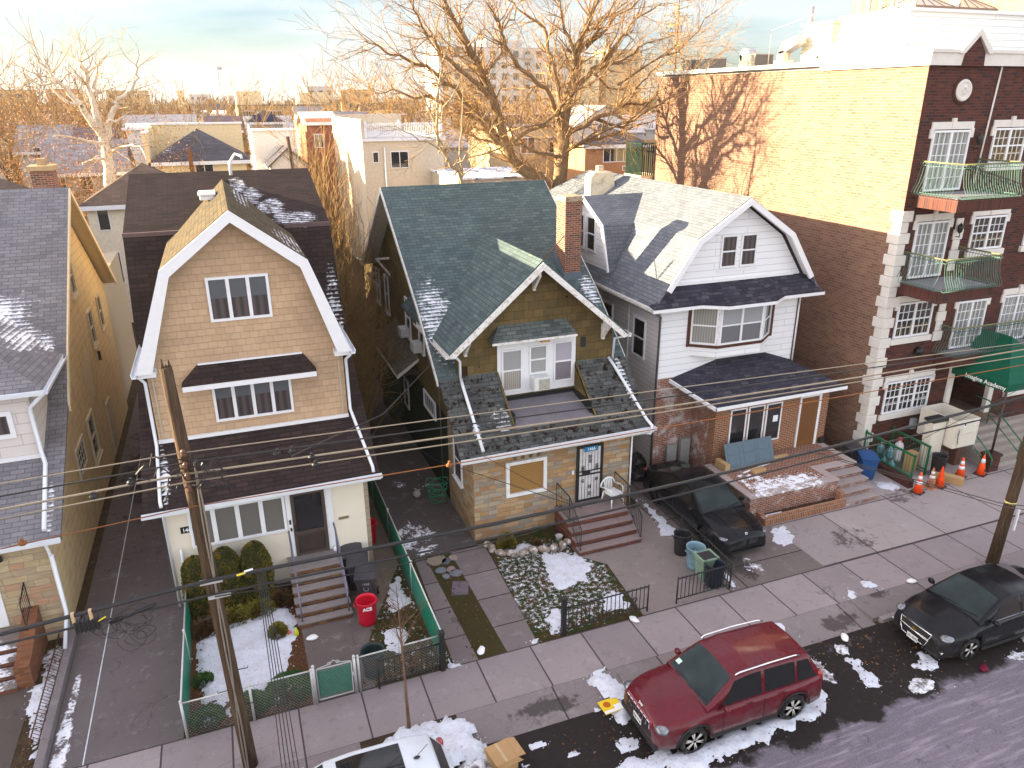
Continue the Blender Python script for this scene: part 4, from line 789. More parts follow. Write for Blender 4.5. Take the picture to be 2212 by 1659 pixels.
b = MB(); b.ext([(14.9, 29.6, 8.6), (14.9, 29.6, 10.15), (15.1, 29.6, 10.35), (15.9, 29.6, 10.35), (16.05, 29.6, 10.2), (16.1, 29.6, 9.3)], (0, .6, 0)); cho = b.build('rendered_chimney', m_plain('cream_render', (.62, .55, .42), .9, dirt=((.25, .22, .18), 3)), H4, recalc=True, bevel=.04)
b = MB(); b.box(15.35, 15.6, 29.8, 30.05, 10.35, 10.6); b.build('chimney_pot', m_plain('clay_pot', (.5, .4, .28), .9), cho)
gutter(H4, (13.12, 31, 6.58), (13.12, 21.0, 6.58), mat=OLDWHITE)
for y in (23.7, 26.0, 28.6): pipe(H4, [(13.7, y, 6.5), (13.7, y, .2)], .035, mat=m_plain('grey_pipe', (.5, .5, .5), .5))
pipe(H4, [(13.2, 21.1, 6.5), (13.68, 21.5, 6.2), (13.69, 21.52, .3)], .045, mat=m_plain('dark_grey_pipe', (.13, .13, .14), .4)); pipe(H4, [(19.66, 21.5, 6.4), (19.66, 21.5, 3.5)], .03, mat=WHITE)
for y in (22.5, 25, 27.6, 29.8): window(H4, FXn(13.75), y, y+.9, 4.3, 5.8, dh=True, fw=.07)
# brick porch
b = MB(); b.box(15.36, 20.42, 20.12, 22.2, 0, 3.12); b.build('porch_wall', BRICK_H4, H4)
b = MB(); b.box(15.35, 15.37, 20.5, 21.6, .4, 2.9); b.build('stained_side_wall', BRICK_H4W, H4)
fl, fr_, tl, tr, bl, br_ = (15.03, 19.72, 3.26), (20.78, 19.72, 3.28), (16.25, 21.62, 4.34), (18.35, 21.62, 4.34), (14.25, 21.62, 3.82), (20.78, 21.9, 3.30)
b = MB(); b.poly([fl, fr_, tr, tl]); b.poly([fl, tl, bl]); b.poly([fr_, br_, (19.6, 21.62, 3.9), tr]); b.poly([(fl[0], fl[1], 3.2), (14.25, 21.62, 3.76), (20.78, 21.9, 3.24), (fr_[0], fr_[1], 3.2)]); pf = b.build('porch_roof', RF4D, H4)
b = MB(); b.ext([(15.0, 19.70, 3.14), (20.8, 19.70, 3.16), (20.8, 19.70, 3.28), (15.0, 19.70, 3.265)], (0, .05, 0)); b.ext([(15.0, 19.7, 3.14), (14.22, 21.62, 3.70), (14.22, 21.62, 3.83), (15.0, 19.7, 3.27)], (.05, 0, 0)); b.build('porch_fascia', WHITE, pf, recalc=True)
F = FY(20.12); BR2 = m_brick('soldier_course_brick', [(.26, .095, .045), (.30, .11, .055), (.22, .075, .04)], (.42, .33, .25), bw=.075, bh=.22, off=0)
for a_, c_, e_ in ((2.90, 3.10, .012), (1.22, 1.40, .02)): b = MB(); b.ob(F, 15.95, 18.3, a_, c_, 0, e_); b.build('soldier_course', BR2, H4)
for u in (15.98, 16.76, 17.54): window(H4, F, u, u+.70, 1.40, 2.90, fw=.05, depth=.03, pane=DARKGLASS)
d = MB(); d.ob(F, 19.10, 19.92, .94, 2.90, .0, .03); d = d.build('door', m_plain('brown_steel_door', (.17, .075, .028), .35, var=.04), H4)
b = MB(); b.ob(F, 19.22, 19.80, 1.15, 2.72, .03, .035); b.build('door_panel', m_plain('brown_door_panel', (.15, .065, .025), .35, var=.04), d)
b = MB(); b.ob(F, 19.04, 19.10, .9, 2.96, 0, .05); b.ob(F, 19.92, 20.02, .9, 2.96, 0, .05); b.ob(F, 19.10, 19.92, 2.90, 2.96, 0, .05); b.build('door_frame', WHITE, H4)
b = MB(); b.ob(F, 17.86, 18.08, 2.15, 2.40, .032, .036); b.build('notice', m_plain('paper', (.75, .76, .78), .7, var=.02), H4)
T = thing('brick_terrace', 'raised brick terrace with herringbone top, patchy snow and stone steps at its right', 'terrace', (17.6, 18.8, 0))
HB = Mt('herringbone_brick'); mpn = HB.n('Mapping'); HB.l(HB.pos(), mpn.inputs[0]); mpn.inputs['Rotation'].default_value = (0, 0, .785)
b1 = bricktex(HB, mpn.outputs[0], .215, .1, .010, .5); cc = HB.ramp(b1.outputs['Color'], [(0, (.16, .06, .04)), (.5, (.22, .085, .05)), (1, (.13, .055, .045))]); cc = HB.mix(b1.outputs['Fac'], cc, (.38, .30, .24))
cc = HB.mix(snow_mask(HB, [((16.9, 18.0, .9), (1.9, .55, 1), .5), ((15.9, 18.5, .9), (.6, .8, 1), .35)], .15, 4), cc, SNOW); HB = HB.set(cc, .85)
b = MB(); b.box(15.10, 18.75, 17.52, 20.12, 0, .84); b.box(18.75, 20.32, 18.36, 20.12, 0, .84); b.build('terrace_wall', BRICK_H4W, T)
b = MB(); b.box(15.3, 18.5, 17.75, 20.11, .84, .895); b.box(18.5, 20.1, 18.6, 20.11, .84, .895); b.build('terrace_floor', HB, T)
CAP = m_concrete('pale_cap_stone', (.36, .31, .29), crack=False, spots=[((16.6, 17.6, .9), (1.9, .3, 1), .34)])
b = MB(); b.box(15.04, 15.32, 17.46, 20.11, .84, .905); b.box(15.32, 18.52, 17.46, 17.78, .84, .904); b.box(18.48, 18.80, 17.46, 18.62, .841, .906); b.box(18.80, 20.36, 18.30, 18.62, .84, .905); b.box(20.08, 20.36, 18.62, 20.11, .84, .904); b.build('cap_stone', CAP, T, bevel=.012)
for i in range(4):
    z = .18*(i+1); y = 17.10+.30*i; b = MB(); b.box(18.80, 20.32, y, 18.36, z-.18, z-.05, 1); b.box(18.78, 20.36, y-.04, y+.31, z-.05, z, 0)
    b.build('step', [m_concrete('speckled_step_stone', (.30, .27, .255), crack=False), BRICK_H4W], T, bevel=.006)
BL = m_brick('planter_brick', [(.26, .10, .05), (.30, .12, .06), (.21, .08, .045)], (.36, .28, .2), bw=.075, bh=.22, off=0)
b = MB(); b.box(15.40, 18.80, 17.06, 17.20, 0, .30); b.box(15.40, 15.54, 17.20, 17.52, 0, .30); b.box(18.66, 18.80, 17.2, 17.52, 0, .52); b.build('planter_wall', BL, T)
b = MB(); b.box(15.54, 18.66, 17.2, 17.52, 0, .16); b.build('planter_soil', SOIL, T)
snow_pile([(15.45, 17.22), (16.2, 17.22), (16.1, 17.1), (15.4, 17.1)], .30, .02, 71, rag=.03)
# ================================================================ left neighbour, stone front
SH_L = [(0.176, 0.172, 0.189), (0.207, 0.198, 0.216), (0.15, 0.145, 0.163), (0.229, 0.216, 0.229)]
RF1 = m_shingle('pale_grey_shingles', SH_L, .33, .15, spots=[((-6.2, 24.2, 6.7), (.9, 1.2, .6), .62), ((-6.9, 25.4, 7.2), (1.2, 1.2, .9), .62), ((-5.4, 24.5, 6.5), (.3, .7, .4), .3), ((-5.12, 19.9, 3.6), (.10, 1.0, .6), .35)], stain=(.8, .5, .5, (.13, .12, .12)))
YSD = m_siding('buff_composite_siding', (.64, .49, .29), .30, 1.1, rough=.8, stain=(.30, .24, .17))
H1 = thing('stone_front_house', 'grey roofed house with tan stone porch and buff side wall at the left edge', 'house', (-8.3, 28, 0))
b = MB(); b.ext([(-11.2, y, z) for y, z in ((19.4, 0), (19.4, 3.1), (22.8, 5.0), (24.3, 6.3), (30.0, 10.3), (36.2, 5.9), (36.2, 0))], (5.9, 0, 0)); b.build('side_wall', YSD, H1, recalc=True)
b = MB(); b.box(-11, -5.45, 36.2, 44, 0, 5.9); b.build('rear_wall', m_siding('vertical_buff_siding', (.45, .36, .24), .12, 9), H1)
wallbox(H1, -11.2, -5.28, 19.3, 19.45, 0, 3.15, m_stone('buff_stone_veneer', [(.42, .33, .22), (.47, .37, .24), (.37, .29, .2), (.43, .33, .2), (.42, .26, .17), (.40, .31, .21)], .55, .19), 'stone_wall')
b = MB(); sheet_roof(b, [(19.0, 3.14), (23.0, 5.28), (24.3, 6.55), (30.0, 10.55), (36.5, 6.0)], 'x', -11.6, -4.85, .12); b.build('roof', RF1, H1)
b = MB(); sheet_roof(b, [(22.9, 5.2), (24.3, 6.52), (30.0, 10.52), (36.5, 5.97)], 'x', -4.86, -4.80, .20); b.build('side_rake', m_plain('cream_rake', (.66, .56, .40), .6), H1)
b = MB(); sheet_roof(b, [(23.1, 5.2), (24.3, 6.38), (30.0, 10.38), (36.5, 5.85)], 'x', -5.32, -4.87, .03); b.build('soffit', m_siding('cream_soffit', (.62, .52, .36), .1, 9), H1)
b = MB(); b.box(-11.2, -5.36, 21.3, 25, 3.5, 6.2); b.build('dormer_wall', m_siding('white_asbestos_siding', (.62, .57, .55), .3, .9, rough=.8), H1)
b = MB(); ez = 6.36; b.poly([(-11.6, 21.0, ez), (-4.93, 21.0, ez), (-6.6, 22.9, 7.32), (-9.9, 22.9, 7.32)]); b.poly([(-4.93, 21.0, ez), (-4.93, 24.4, ez), (-5.6, 25.0, 6.98), (-7.1, 26.0, 7.72), (-6.6, 22.9, 7.32)]); b.poly([(-6.6, 22.9, 7.32), (-7.1, 26.0, 7.72), (-9.4, 26.0, 7.72), (-9.9, 22.9, 7.32)]); b.poly([(-11.6, 21, ez-.02), (-4.93, 21, ez-.02), (-4.93, 24.4, ez-.02), (-11.6, 24.4, ez-.02)])
b.build('dormer_roof', RF1, H1)
gutter(H1, (-11.6, 20.95, 6.30), (-4.90, 20.95, 6.30)); gutter(H1, (-4.88, 20.95, 6.30), (-4.88, 24.2, 6.30)); gutter(H1, (-11.6, 18.95, 3.06), (-4.86, 18.95, 3.08))
b = MB(); b.box(-11.2, -5.40, 21.27, 21.31, 4.38, 4.50); b.build('base_trim', WHITE, H1)
pipe(H1, [(-4.95, 21.0, 6.25), (-5.35, 21.25, 5.85), (-5.38, 21.25, 5.7), (-5.35, 21.2, 4.6), (-5.25, 20.9, 4.35), (-5.18, 19.1, 3.35)], .055); pipe(H1, [(-5.24, 19.1, 3.0), (-5.22, 19.2, 2.6), (-5.22, 19.2, .3)], .04)
window(H1, FY(21.3), -7.2, -5.82, 5.05, 5.80, fw=.12, pane=CURT)
F = FXp(-5.3)
for u0, u1, v0, v1 in ((29.0, 30.0, 6.9, 8.3), (30.9, 31.8, 4.5, 5.9), (33.5, 34.3, 4.5, 5.9), (26.9, 28.1, 1.5, 3.15)): window(H1, F, u0, u1, v0, v1, dh=True, fw=.09, depth=.07, sill=1, frame=m_plain('buff_frame', (.55, .47, .35)))
window(H1, F, 24.4, 25.9, 2.1, 3.1, mun=(4, 3), fw=.12, frame=m_plain('buff_frame2', (.55, .48, .38)))
b = MB(); b.ob(F, 30.9, 31.9, .1, 2.2, 0, .05); b.build('side_door', m_plain('buff_door', (.50, .42, .32)), H1)
b = MB(); b.ext([F.p(28.2, 3.3, .004), F.p(29.4, 3.2, .004), F.p(29.9, 4.6, .004), F.p(29.3, 5.2, .004), F.p(28.7, 4.6, .004), F.p(28.4, 5.0, .004)], (.003, 0, 0)); b.build('siding_repair_patch', m_plain('pale_patch', (.62, .52, .38)), H1)
b = MB(); b.box(-6.2, -5.5, 31.6, 32.4, 5, 11.0); c1 = b.build('chimney', BRICK_CH, H1)
b = MB(); b.box(-6.28, -5.42, 31.5, 32.5, 11.0, 11.16); b.box(-5.98, -5.7, 31.85, 32.15, 11.16, 11.40); b.build('chimney_cap', m_plain('tan_cap', (.40, .28, .16), .9), c1)
d = MB(); d.box(-7.4, -6.5, 19.26, 19.3, .72, 2.75); d.build('door', WHITE, H1)
b = MB(); b.lathe([(0, .1), (.07, .08), (.08, -.05), (0, -.08)], (-6.3, 19.2, 2.7), 8); b.build('wall_lamp', BLACKM, H1)
b = MB(); b.ob(F, 31.0, 31.08, 4.0, 4.35, .1, .2); b.build('side_lamp', BLACKM, H1)
HS = thing('front_stairs', 'snowy brown brick steps with a sloping side wall at the left edge', 'stairs', (-7, 18.6, 0))
stairs(HS, -8.3, -6.12, 17.5, 4, .17, .30, 19.3, m_concrete('snowy_tread', (.22, .19, .17), crack=False, spots=[((-6.9, 18.1, .3), (1.0, 1.2, 1), .6)]), BRICK_ST)
b = MB(); b.ext([(-6.12, 17.55, 0), (-6.12, 17.55, .62), (-6.12, 17.95, .66), (-6.12, 19.28, 1.15), (-6.12, 19.28, 0)], (.34, 0, 0)); b.build('side_wall', m_brick('brown_wall_brick', [(.19, .075, .04), (.15, .055, .03), (.23, .09, .045)], (.14, .09, .06)), HS, recalc=True)
iron_rail(HS, [(-5.95, 19.25, 1.1), (-5.95, 18.6, .9)], .8, 0)
# ================================================================ brick apartment house on the right
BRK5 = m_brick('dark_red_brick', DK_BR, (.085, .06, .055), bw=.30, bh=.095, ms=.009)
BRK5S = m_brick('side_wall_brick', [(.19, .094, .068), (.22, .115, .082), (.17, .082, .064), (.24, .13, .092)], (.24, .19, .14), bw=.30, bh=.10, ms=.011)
LIME = m_plain('limestone_trim', (.66, .62, .58), .8, var=.07, vs=3, bump=.15, bs=18)
H5 = thing('brick_apartment_building', 'dark red brick apartment building with white quoins, curved balconies and a gabled parapet', 'apartment building', (28, 27, 0))
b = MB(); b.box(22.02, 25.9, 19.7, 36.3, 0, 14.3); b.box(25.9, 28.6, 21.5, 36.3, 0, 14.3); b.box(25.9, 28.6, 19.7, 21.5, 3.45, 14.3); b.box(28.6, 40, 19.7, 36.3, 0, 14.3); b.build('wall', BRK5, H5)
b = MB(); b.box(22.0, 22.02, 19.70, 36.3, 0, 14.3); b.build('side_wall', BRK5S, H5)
b = MB(); b.box(22.2, 39.8, 19.9, 36.2, 14.3, 14.42); b.build('roof', m_plain('roof_membrane', (.45, .45, .45), .8, var=.1, vs=1), H5)
b = MB(); b.box(21.86, 40.1, 19.55, 19.75, 14.24, 14.62); b.box(21.82, 23.12, 19.50, 19.80, 14.62, 14.72); b.box(24.36, 40.1, 19.50, 19.80, 14.62, 14.72); b.box(21.86, 22.1, 19.75, 24.5, 14.24, 14.62); b.box(21.82, 22.12, 19.80, 24.5, 14.62, 14.72); b.box(21.9, 22.25, 24.5, 36.4, 14.40, 14.56); b.build('cornice', LIME, H5)
b = MB(); b.ext([(23.22, 19.52, 14.22), (24.22, 19.52, 14.22), (24.18, 19.52, 14.62), (23.74, 19.52, 15.14), (23.3, 19.52, 14.62)], (0, .3, 0)); b.build('parapet_gable', BRK5, H5, recalc=True)
b = MB(); b.ext([(23.02, 19.45, 14.60), (23.12, 19.45, 14.76), (23.72, 19.45, 15.36), (24.36, 19.45, 14.76), (24.46, 19.45, 14.60), (24.28, 19.45, 14.60), (23.73, 19.45, 15.14), (23.2, 19.45, 14.60)], (0, .4, 0)); b.build('gable_coping', LIME, H5, recalc=True)
b = MB(); b.lathe([(.0, .03), (.16, .04), (.20, .015), (.24, .02), (.26, .05), (.33, .05), (.35, .02), (.35, -.02)], (23.70, 19.68, 13.48), 28, axis='y', sy=1)
for i, v in enumerate(b.v): b.v[i] = Vector((v.x, 2*19.68-v.y, v.z))
for k in range(8): a = k*math.pi/4; b.ball((23.70+.09*math.cos(a), 19.64, 13.48+.09*math.sin(a)), .04, 6)
b.build('medallion', LIME, H5)
b = MB(); b.lathe([(.36, .02), (.45, .02), (.45, -.01)], (23.70, 19.69, 13.48), 28, axis='y')
for i, v in enumerate(b.v): b.v[i] = Vector((v.x, 2*19.69-v.y, v.z))
b.build('brick_ring', m_brick('ring_brick', DK_BR, (.06, .04, .04), bw=.08, bh=.08), H5)
for x0, zt in ((22.0, 9.62), (24.62, 9.40)):
    z = .35; k = 0
    while z < zt-.2:
        wd = .46 if k % 2 else .34; e = .06 if k % 2 else .035; b = MB()
        if x0 < 23: b.box(22.0-e, 22.0+wd, 19.7-e, 19.7+wd, z, z+.375)
        else:
            if not (6.3 < z < 7.25 or 3.4 < z < 4.2 or z < 4): b.box(24.80-wd/2, 24.80+wd/2, 19.7-e, 19.72, z, z+.375)
        if b.v: b.build('quoin', LIME, H5, bevel=.02)
        z += .385; k += 1
F = FY(19.7)
def lintel(F, u0, u1, v, key=True):
    b = MB(); b.ob(F, u0-.10, u1+.10, v+.0, v+.24, 0, .05); b.ob(F, u0-.14, u0+.02, v-.28, v+.02, 0, .06); b.ob(F, u1-.02, u1+.14, v-.28, v+.02, 0, .06)
    if key: m_ = (u0+u1)/2; b.ob(F, m_-.08, m_+.08, v, v+.36, .0, .08)
    b.build('lintel', LIME, H5)
PC = m_curtain('white_door_curtain', (.30, .31, .30), 5, 0, .5); PY = m_plain('warm_reflection_glass', (.10, .07, .035), .05, var=.9, vs=3, spec=.9)
for n, (u0, u1, v0, v1, cols_, mun_, pn) in enumerate([(22.68, 24.40, 10.22, 12.22, 2, (3, 5), PC), (22.72, 24.30, 7.16, 9.16, 2, (3, 5), PC), (25.55, 27.15, 11.05, 12.25, 2, (3, 4), PY), (25.45, 27.15, 7.98, 9.2, 2, (3, 4), DARKGLASS), (28.3, 29.9, 11.05, 12.25, 2, (3, 4), DARKGLASS), (28.3, 29.9, 7.98, 9.2, 2, (3, 4), DARKGLASS),
        (22.56, 24.30, 4.92, 6.25, 2, (3, 4), DARKGLASS), (25.55, 27.12, 4.16, 6.02, 2, (3, 5), PC), (28.0, 29.6, 4.16, 6.02, 2, (3, 5), PC), (22.68, 24.98, 1.85, 3.14, 3, (3, 4), DARKGLASS), (29.4, 31.6, 1.85, 3.1, 3, (3, 4), DARKGLASS)]):
    window(H5, F, u0, u1, v0, v1, cols=cols_, mun=mun_, dh=(v1-v0 < 1.5), pane=pn, fw=.07, depth=.06)
    lintel(F, u0, u1, v1+.03)
    if v1-v0 < 1.5: b = MB(); b.ob(F, u0-.12, u1+.12, v0-.24, v0-.02, 0, .12); b.build('window_sill', LIME, H5, bevel=.015)
for u0, u1, v in ((25.6, 27.1, 11.1), (25.5, 27.1, 8.05), (22.65, 24.2, 5.0), (22.75, 24.9, 1.95)):
    b = MB()
    for k in range(8): x = u0+(u1-u0)*(k+.5)/8; b.tube([F.p(x, v, .03), F.p(x, v+.42, .03)], .008, 4)
    b.tube([F.p(u0, v+.32, .03), F.p(u1, v+.32, .03)], .008, 4); b.build('window_guard', m_plain('brass_guard', (.45, .33, .16), .5) if v > 3 else WHITE, H5)
pipe(H5, [(25.25, 19.66, 14.22), (25.05, 19.66, 10.3)], .03, mat=LIME)
for (x, z) in ((24.72, 11.9), (24.68, 8.85)):
    b = MB(); b.lathe([(0, .22), (.03, .18), (.11, .10), (.08, -.10), (.03, -.16), (0, -.2)], (x, 19.52, z), 8); b.tube([(x, 19.7, z-.3), (x, 19.5, z-.3), (x, 19.5, z-.2)], .02, 5); b.build('wall_lantern', BLACKM, H5)
b = MB(); b.lathe([(.17, 0), (.17, .12), (.12, .22), (0, .24)], (23.95, 19.7, 4.28), 14, axis='y')
for i, v in enumerate(b.v): b.v[i] = Vector((v.x, 2*19.7-v.y, v.z))
b.build('vent_cap', BLACKM, H5)
b = MB(); b.box(24.3, 24.52, 19.55, 19.7, 1.0, 1.42); b.build('electric_box', m_plain('grey_box', (.35, .38, .40), .5), H5)
# bellied iron balconies
GRN = m_plain('green_balcony_iron', (.07, .135, .115), .5, var=.25, vs=5); RUST = m_plain('rusted_top_rail', (.20, .20, .10), .7, var=.4, vs=8)
def balcony(x0, x1, yf, z, lbl):
    B = MB(); B.box(x0, x1, yf, 19.7, z-.42, z); bo = B.build('balcony_slab', m_brick('balcony_soldier_brick', DK_BR, (.085, .06, .055), bw=.085, bh=.42, off=0), H5)
    B = MB(); B.box(x0+.05, x1-.05, yf+.05, 19.69, z, z+.02); B.build('balcony_floor', m_concrete('balcony_floor_grey', (.24, .24, .25), crack=False), bo)
    B = MB()
    def bal(px, py, nx, ny):
        pr_ = [(0, 1.05), (.05, 1.08), (.07, 1.03), (.03, .98), (0, .98), (.03, .7), (.10, .42), (.22, .20), (.25, .10), (.19, .03), (.10, .02), (.04, .06), (0, .08)]
        B.tube([(px+nx*o, py+ny*o, z+h) for o, h in pr_], .0105, 4)
    n = int((x1-x0)/.105)
    for i in range(n+1): bal(x0+(x1-x0)*i/n, yf, 0, -1)
    n = int((19.65-yf)/.105)
    for i in range(1, n+1): y = yf+(19.65-yf)*i/n; bal(x0, y, -1, 0); bal(x1, y, 1, 0)
    for h in (.08, .98): B.tube([(x0, 19.68, z+h), (x0, yf, z+h), (x1, yf, z+h), (x1, 19.68, z+h)], .014, 4)
    B.build('balcony_balusters', GRN, bo); B = MB(); B.tube([(x0, 19.7, z+1.10), (x0, yf, z+1.10), (x1, yf, z+1.10), (x1, 19.7, z+1.10)], .028, 5); B.build('balcony_rail', RUST, bo)
balcony(22.40, 25.0, 18.0, 10.14, ''); balcony(22.40, 25.0, 18.0, 7.06, ''); balcony(24.95, 29.6, 19.0, 4.10, '')
# entrance
b = MB(); b.box(25.9, 28.6, 18.9, 21.5, 0, 1.06); b.build('landing', m_brick('landing_brick', [(.22, .13, .09), (.27, .16, .11)], (.2, .17, .14)), H5)
for k in range(6): b = MB(); b.box(25.95, 30, 17.28+.27*k, 18.9 if k < 5 else 18.95, .177*k, .177*(k+1)); b.build('entrance_step', m_concrete('entrance_step_stone', (.34, .31, .27), crack=False), H5, bevel=.01)
for a_ in (25.9, 28.32): b = MB(); b.box(a_, a_+.27, 19.62, 19.8, 1.06, 3.45); b.build('entrance_pilaster', LIME, H5)
b = MB(); b.box(26.2, 26.3, 19.9, 21.2, 1.06, 3.3); b.build('red_door', m_plain('red_door_paint', (.30, .06, .025), .4), H5)
b = MB(); b.box(26.9, 28.3, 21.42, 21.48, 1.06, 3.2); e = b.build('entrance_door', WHITE, H5); b = MB(); b.box(27.15, 28.05, 21.40, 21.42, 1.4, 3.0); b.build('door_glass', DARKGLASS, e)
# rooftop
PW = m_siding('white_vinyl', (.80, .80, .78), .22, 4)
P5 = thing('rooftop_bulkhead', 'long white sided rooftop room with two glass pyramid skylights on top', 'roof room', (25.5, 22.4, 14.42))
b = MB(); b.box(22.5, 28.4, 21.3, 24.4, 14.42, 16.0); b.build('wall', PW, P5); b = MB(); b.box(22.42, 28.5, 21.2, 24.5, 16.0, 16.10); b.build('roof', WHITE, P5)
b = MB(); b.box(22.44, 22.5, 23.2, 23.95, 14.45, 15.5); b.build('door', m_plain('white_door', (.75, .75, .72)), P5)
GLS = m_plain('dusty_skylight_glass', (.55, .47, .38), .3, var=.1)
for cx in (23.9, 25.95):
    sk = thing('pyramid_skylight', 'glass pyramid skylight on the white roof room, '+('left of the pair' if cx < 25 else 'right of the pair'), 'skylight', (cx, 22.4, 16.1), 'pyramid skylights on the roof room')
    b = MB(); A = (cx, 22.4, 16.72); c4 = [(cx-.9, 21.6, 16.22), (cx+.9, 21.6, 16.22), (cx+.9, 23.2, 16.22), (cx-.9, 23.2, 16.22)]
    for i in range(4): b.poly([c4[i], c4[(i+1) % 4], A])
    b.build('glass', GLS, sk); b = MB(); b.box(cx-.95, cx+.95, 21.55, 23.25, 16.1, 16.22)
    for i in range(4):
        b.tube([c4[i], A], .03, 4)
        for t in (.25, .5, .75): q = Vector(c4[i]).lerp(Vector(c4[(i+1) % 4]), t); b.tube([q, q.lerp(Vector(A), 1-abs(t-.5)*.9 if t != .5 else 1)], .02, 4)
    b.build('frame', m_plain('weathered_bars', (.25, .17, .12), .7), sk)
for k, (x, y, h, r_) in enumerate([(22.9, 23.6, .75, .10), (23.0, 23.1, .6, .07), (22.8, 24.0, .8, .06), (23.1, 22.7, .7, .09), (22.75, 23.85, .55, .05), (22.9, 22.3, .65, .05)]):
    b = MB(); b.lathe([(r_, 0), (r_, h), (r_*1.5, h+.02), (r_*1.5, h+.12), (r_*.3, h+.2)], (0, 0, 0), 10); top(b, 'vent_pipe', m_plain('galvanised', (.5, .5, .52), .4, metal=.6) if k == 0 else bpy.data.materials['galvanised'], 'metal flue on the white roof room, '+['fattest and frontmost', 'short thin', 'tallest and thin', 'stout one by the skylight', 'short stub', 'thin one nearest the skylight'][k], 'flue', 'metal flues crowded on the roof room', local=True).location = (x, y, 16.1)
b = MB(); b.box(23.2, 25, 25.6, 27.2, 14.42, 16.0); b.box(23.1, 25.1, 25.5, 27.3, 16.0, 16.1); s5 = top(b, 'stair_bulkhead', m_siding('cream_vinyl', (.66, .60, .45), .14, 4), 'small cream sided stair room with a window on the brick roof', 'roof room', base=(24, 26.4, 14.42))
window(s5, FY(25.6), 23.45, 24.2, 15.0, 15.6, cols=2)
b = MB(); b.lathe([(.42, 0), (.52, .06), (.52, .40), (.40, .46), (.28, .50), (.28, .62), (.34, .63), (.34, .72), (0, .74)], (22.85, 25.2, 14.52), 20); fan = top(b, 'exhaust_fan', m_plain('fan_white', (.72, .72, .70), .4), 'round white rooftop exhaust fan with two dark ports', 'exhaust fan', base=(22.85, 25.2, 14.42))
for dy in (-.18, .18): b = MB(); b.lathe([(0, 0), (.06, 0), (.06, -.03)], (22.31, 25.05+dy, 14.75), 10, axis='x'); b.build('port', BLACKM, fan)
b = MB()
P = [(.25*math.sin(a), .25-.25*math.cos(a)) for a in [i*math.pi/8 for i in range(9)]]
GALV = m_plain('galvanised_duct', (.50, .50, .52), .35, metal=.7, dirt=((.35, .16, .06), 6))
b = MB(); b.box(22.5, 23.1, 27.4, 28.0, 14.45, 14.75); b.box(22.6, 22.95, 27.55, 27.95, 14.75, 15.1); b.ext([(22.6, 27.5, 15.05), (22.6, 27.95, 15.0), (22.6, 27.7, 15.45), (22.6, 26.9, 15.65), (22.6, 26.75, 15.35)], (.42, 0, 0)); top(b, 'roof_duct', [GALV], 'scoop-shaped galvanised duct pointing up on the brick roof', 'duct', base=(22.8, 27.6, 14.42), recalc=True)
b = MB(); b.box(22.6, 23.05, 30.0, 30.5, 14.45, 15.1); b.lathe([(.30, 0), (.30, .45)], (22.6, 30.2, 15.05), 14, axis='x'); top(b, 'roof_duct', [GALV], 'hooded galvanised duct with rust-streaked top on the brick roof', 'duct', base=(22.8, 30.2, 14.42), recalc=True)
for k, y in enumerate((32.7, 34.2, 29.3)):
    b = MB(); b.box(22.55, 23.5, y, y+.95, 14.45, 15.05); ac = top(b, 'condenser_unit', m_plain('condenser_grey', (.16, .15, .14), .5) if k == 0 else bpy.data.materials['condenser_grey'], 'boxy air condenser at the roof edge, '+['second from the far corner', 'at the far corner', 'beside the hooded duct'][k], 'condenser', 'air condensers along the brick roof edge', base=(23, y+.47, 14.42))
    b = MB()
    for i in range(9): b.box(22.53, 22.55, y+.03+i*.105, y+.045+i*.105, 14.5, 15.02)
    for i in range(7): b.box(22.525, 22.54, y+.02, y+.93, 14.5+i*.08, 14.512+i*.08)
    b.box(22.53, 23.52, y-.02, y+.97, 15.05, 15.09); b.build('grille', m_plain('condenser_cage', (.45, .42, .36), .5) if k == 0 else bpy.data.materials['condenser_cage'], ac)
b = MB(); b.tube([(24.5, 28.4, 14.4), (24.5, 28.4, 16.9)], .11, 10); top(b, 'flue_stack', GALV, 'tall grey flue stack rising beside the cream stair room', 'flue', base=(24.5, 28.4, 14.42))
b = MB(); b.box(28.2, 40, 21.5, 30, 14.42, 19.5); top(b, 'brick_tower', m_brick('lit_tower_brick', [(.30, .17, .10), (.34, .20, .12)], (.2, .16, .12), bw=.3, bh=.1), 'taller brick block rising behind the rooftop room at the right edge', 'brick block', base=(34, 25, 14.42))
b = MB(); b.tube([(22.3, 28.1, 14.5), (22.3, 28.1, 15.9), (22.35, 25.4, 16.35)], .012, 4); top(b, 'conduit_mast', GALV, 'thin cable mast running along the brick roof edge', 'mast', base=(22.3, 28, 14.42))
# green canopy with its lettering
CAN = m_plain('green_canvas', (.006, .085, .050), .75, var=.12, bump=.1, bs=60)
C5 = thing('entrance_canopy', 'dark green canvas canopy lettered in white over the entrance steps', 'canopy', (27.3, 18.5, 3.2))
e0 = [(25.93, 17.3, 3.42), (25.93, 19.68, 3.42), (28.7, 19.68, 3.42), (28.7, 17.3, 3.42)]; r0, r1 = (27.3, 18.5, 4.78), (27.3, 19.68, 4.78)
b = MB(); b.poly([e0[0], e0[1], r1, r0]); b.poly([e0[2], e0[3], r0, r1]); b.poly([e0[3], e0[0], r0])
lo = lambda p: (p[0], p[1], 3.14)
for a, c in ((e0[1], e0[0]), (e0[0], e0[3]), (e0[3], e0[2])): b.poly([a, c, lo(c), lo(a)])
b.build('canvas', CAN, C5)
text_mesh('lettering', 'Imagine Academy', SIGNW, C5, (25.915, 18.18, 3.27), (0, -1, 0), (0, 0, 1), .235, bold=.003)
BRW = m_plain('brown_post', (.045, .028, .02), .5)
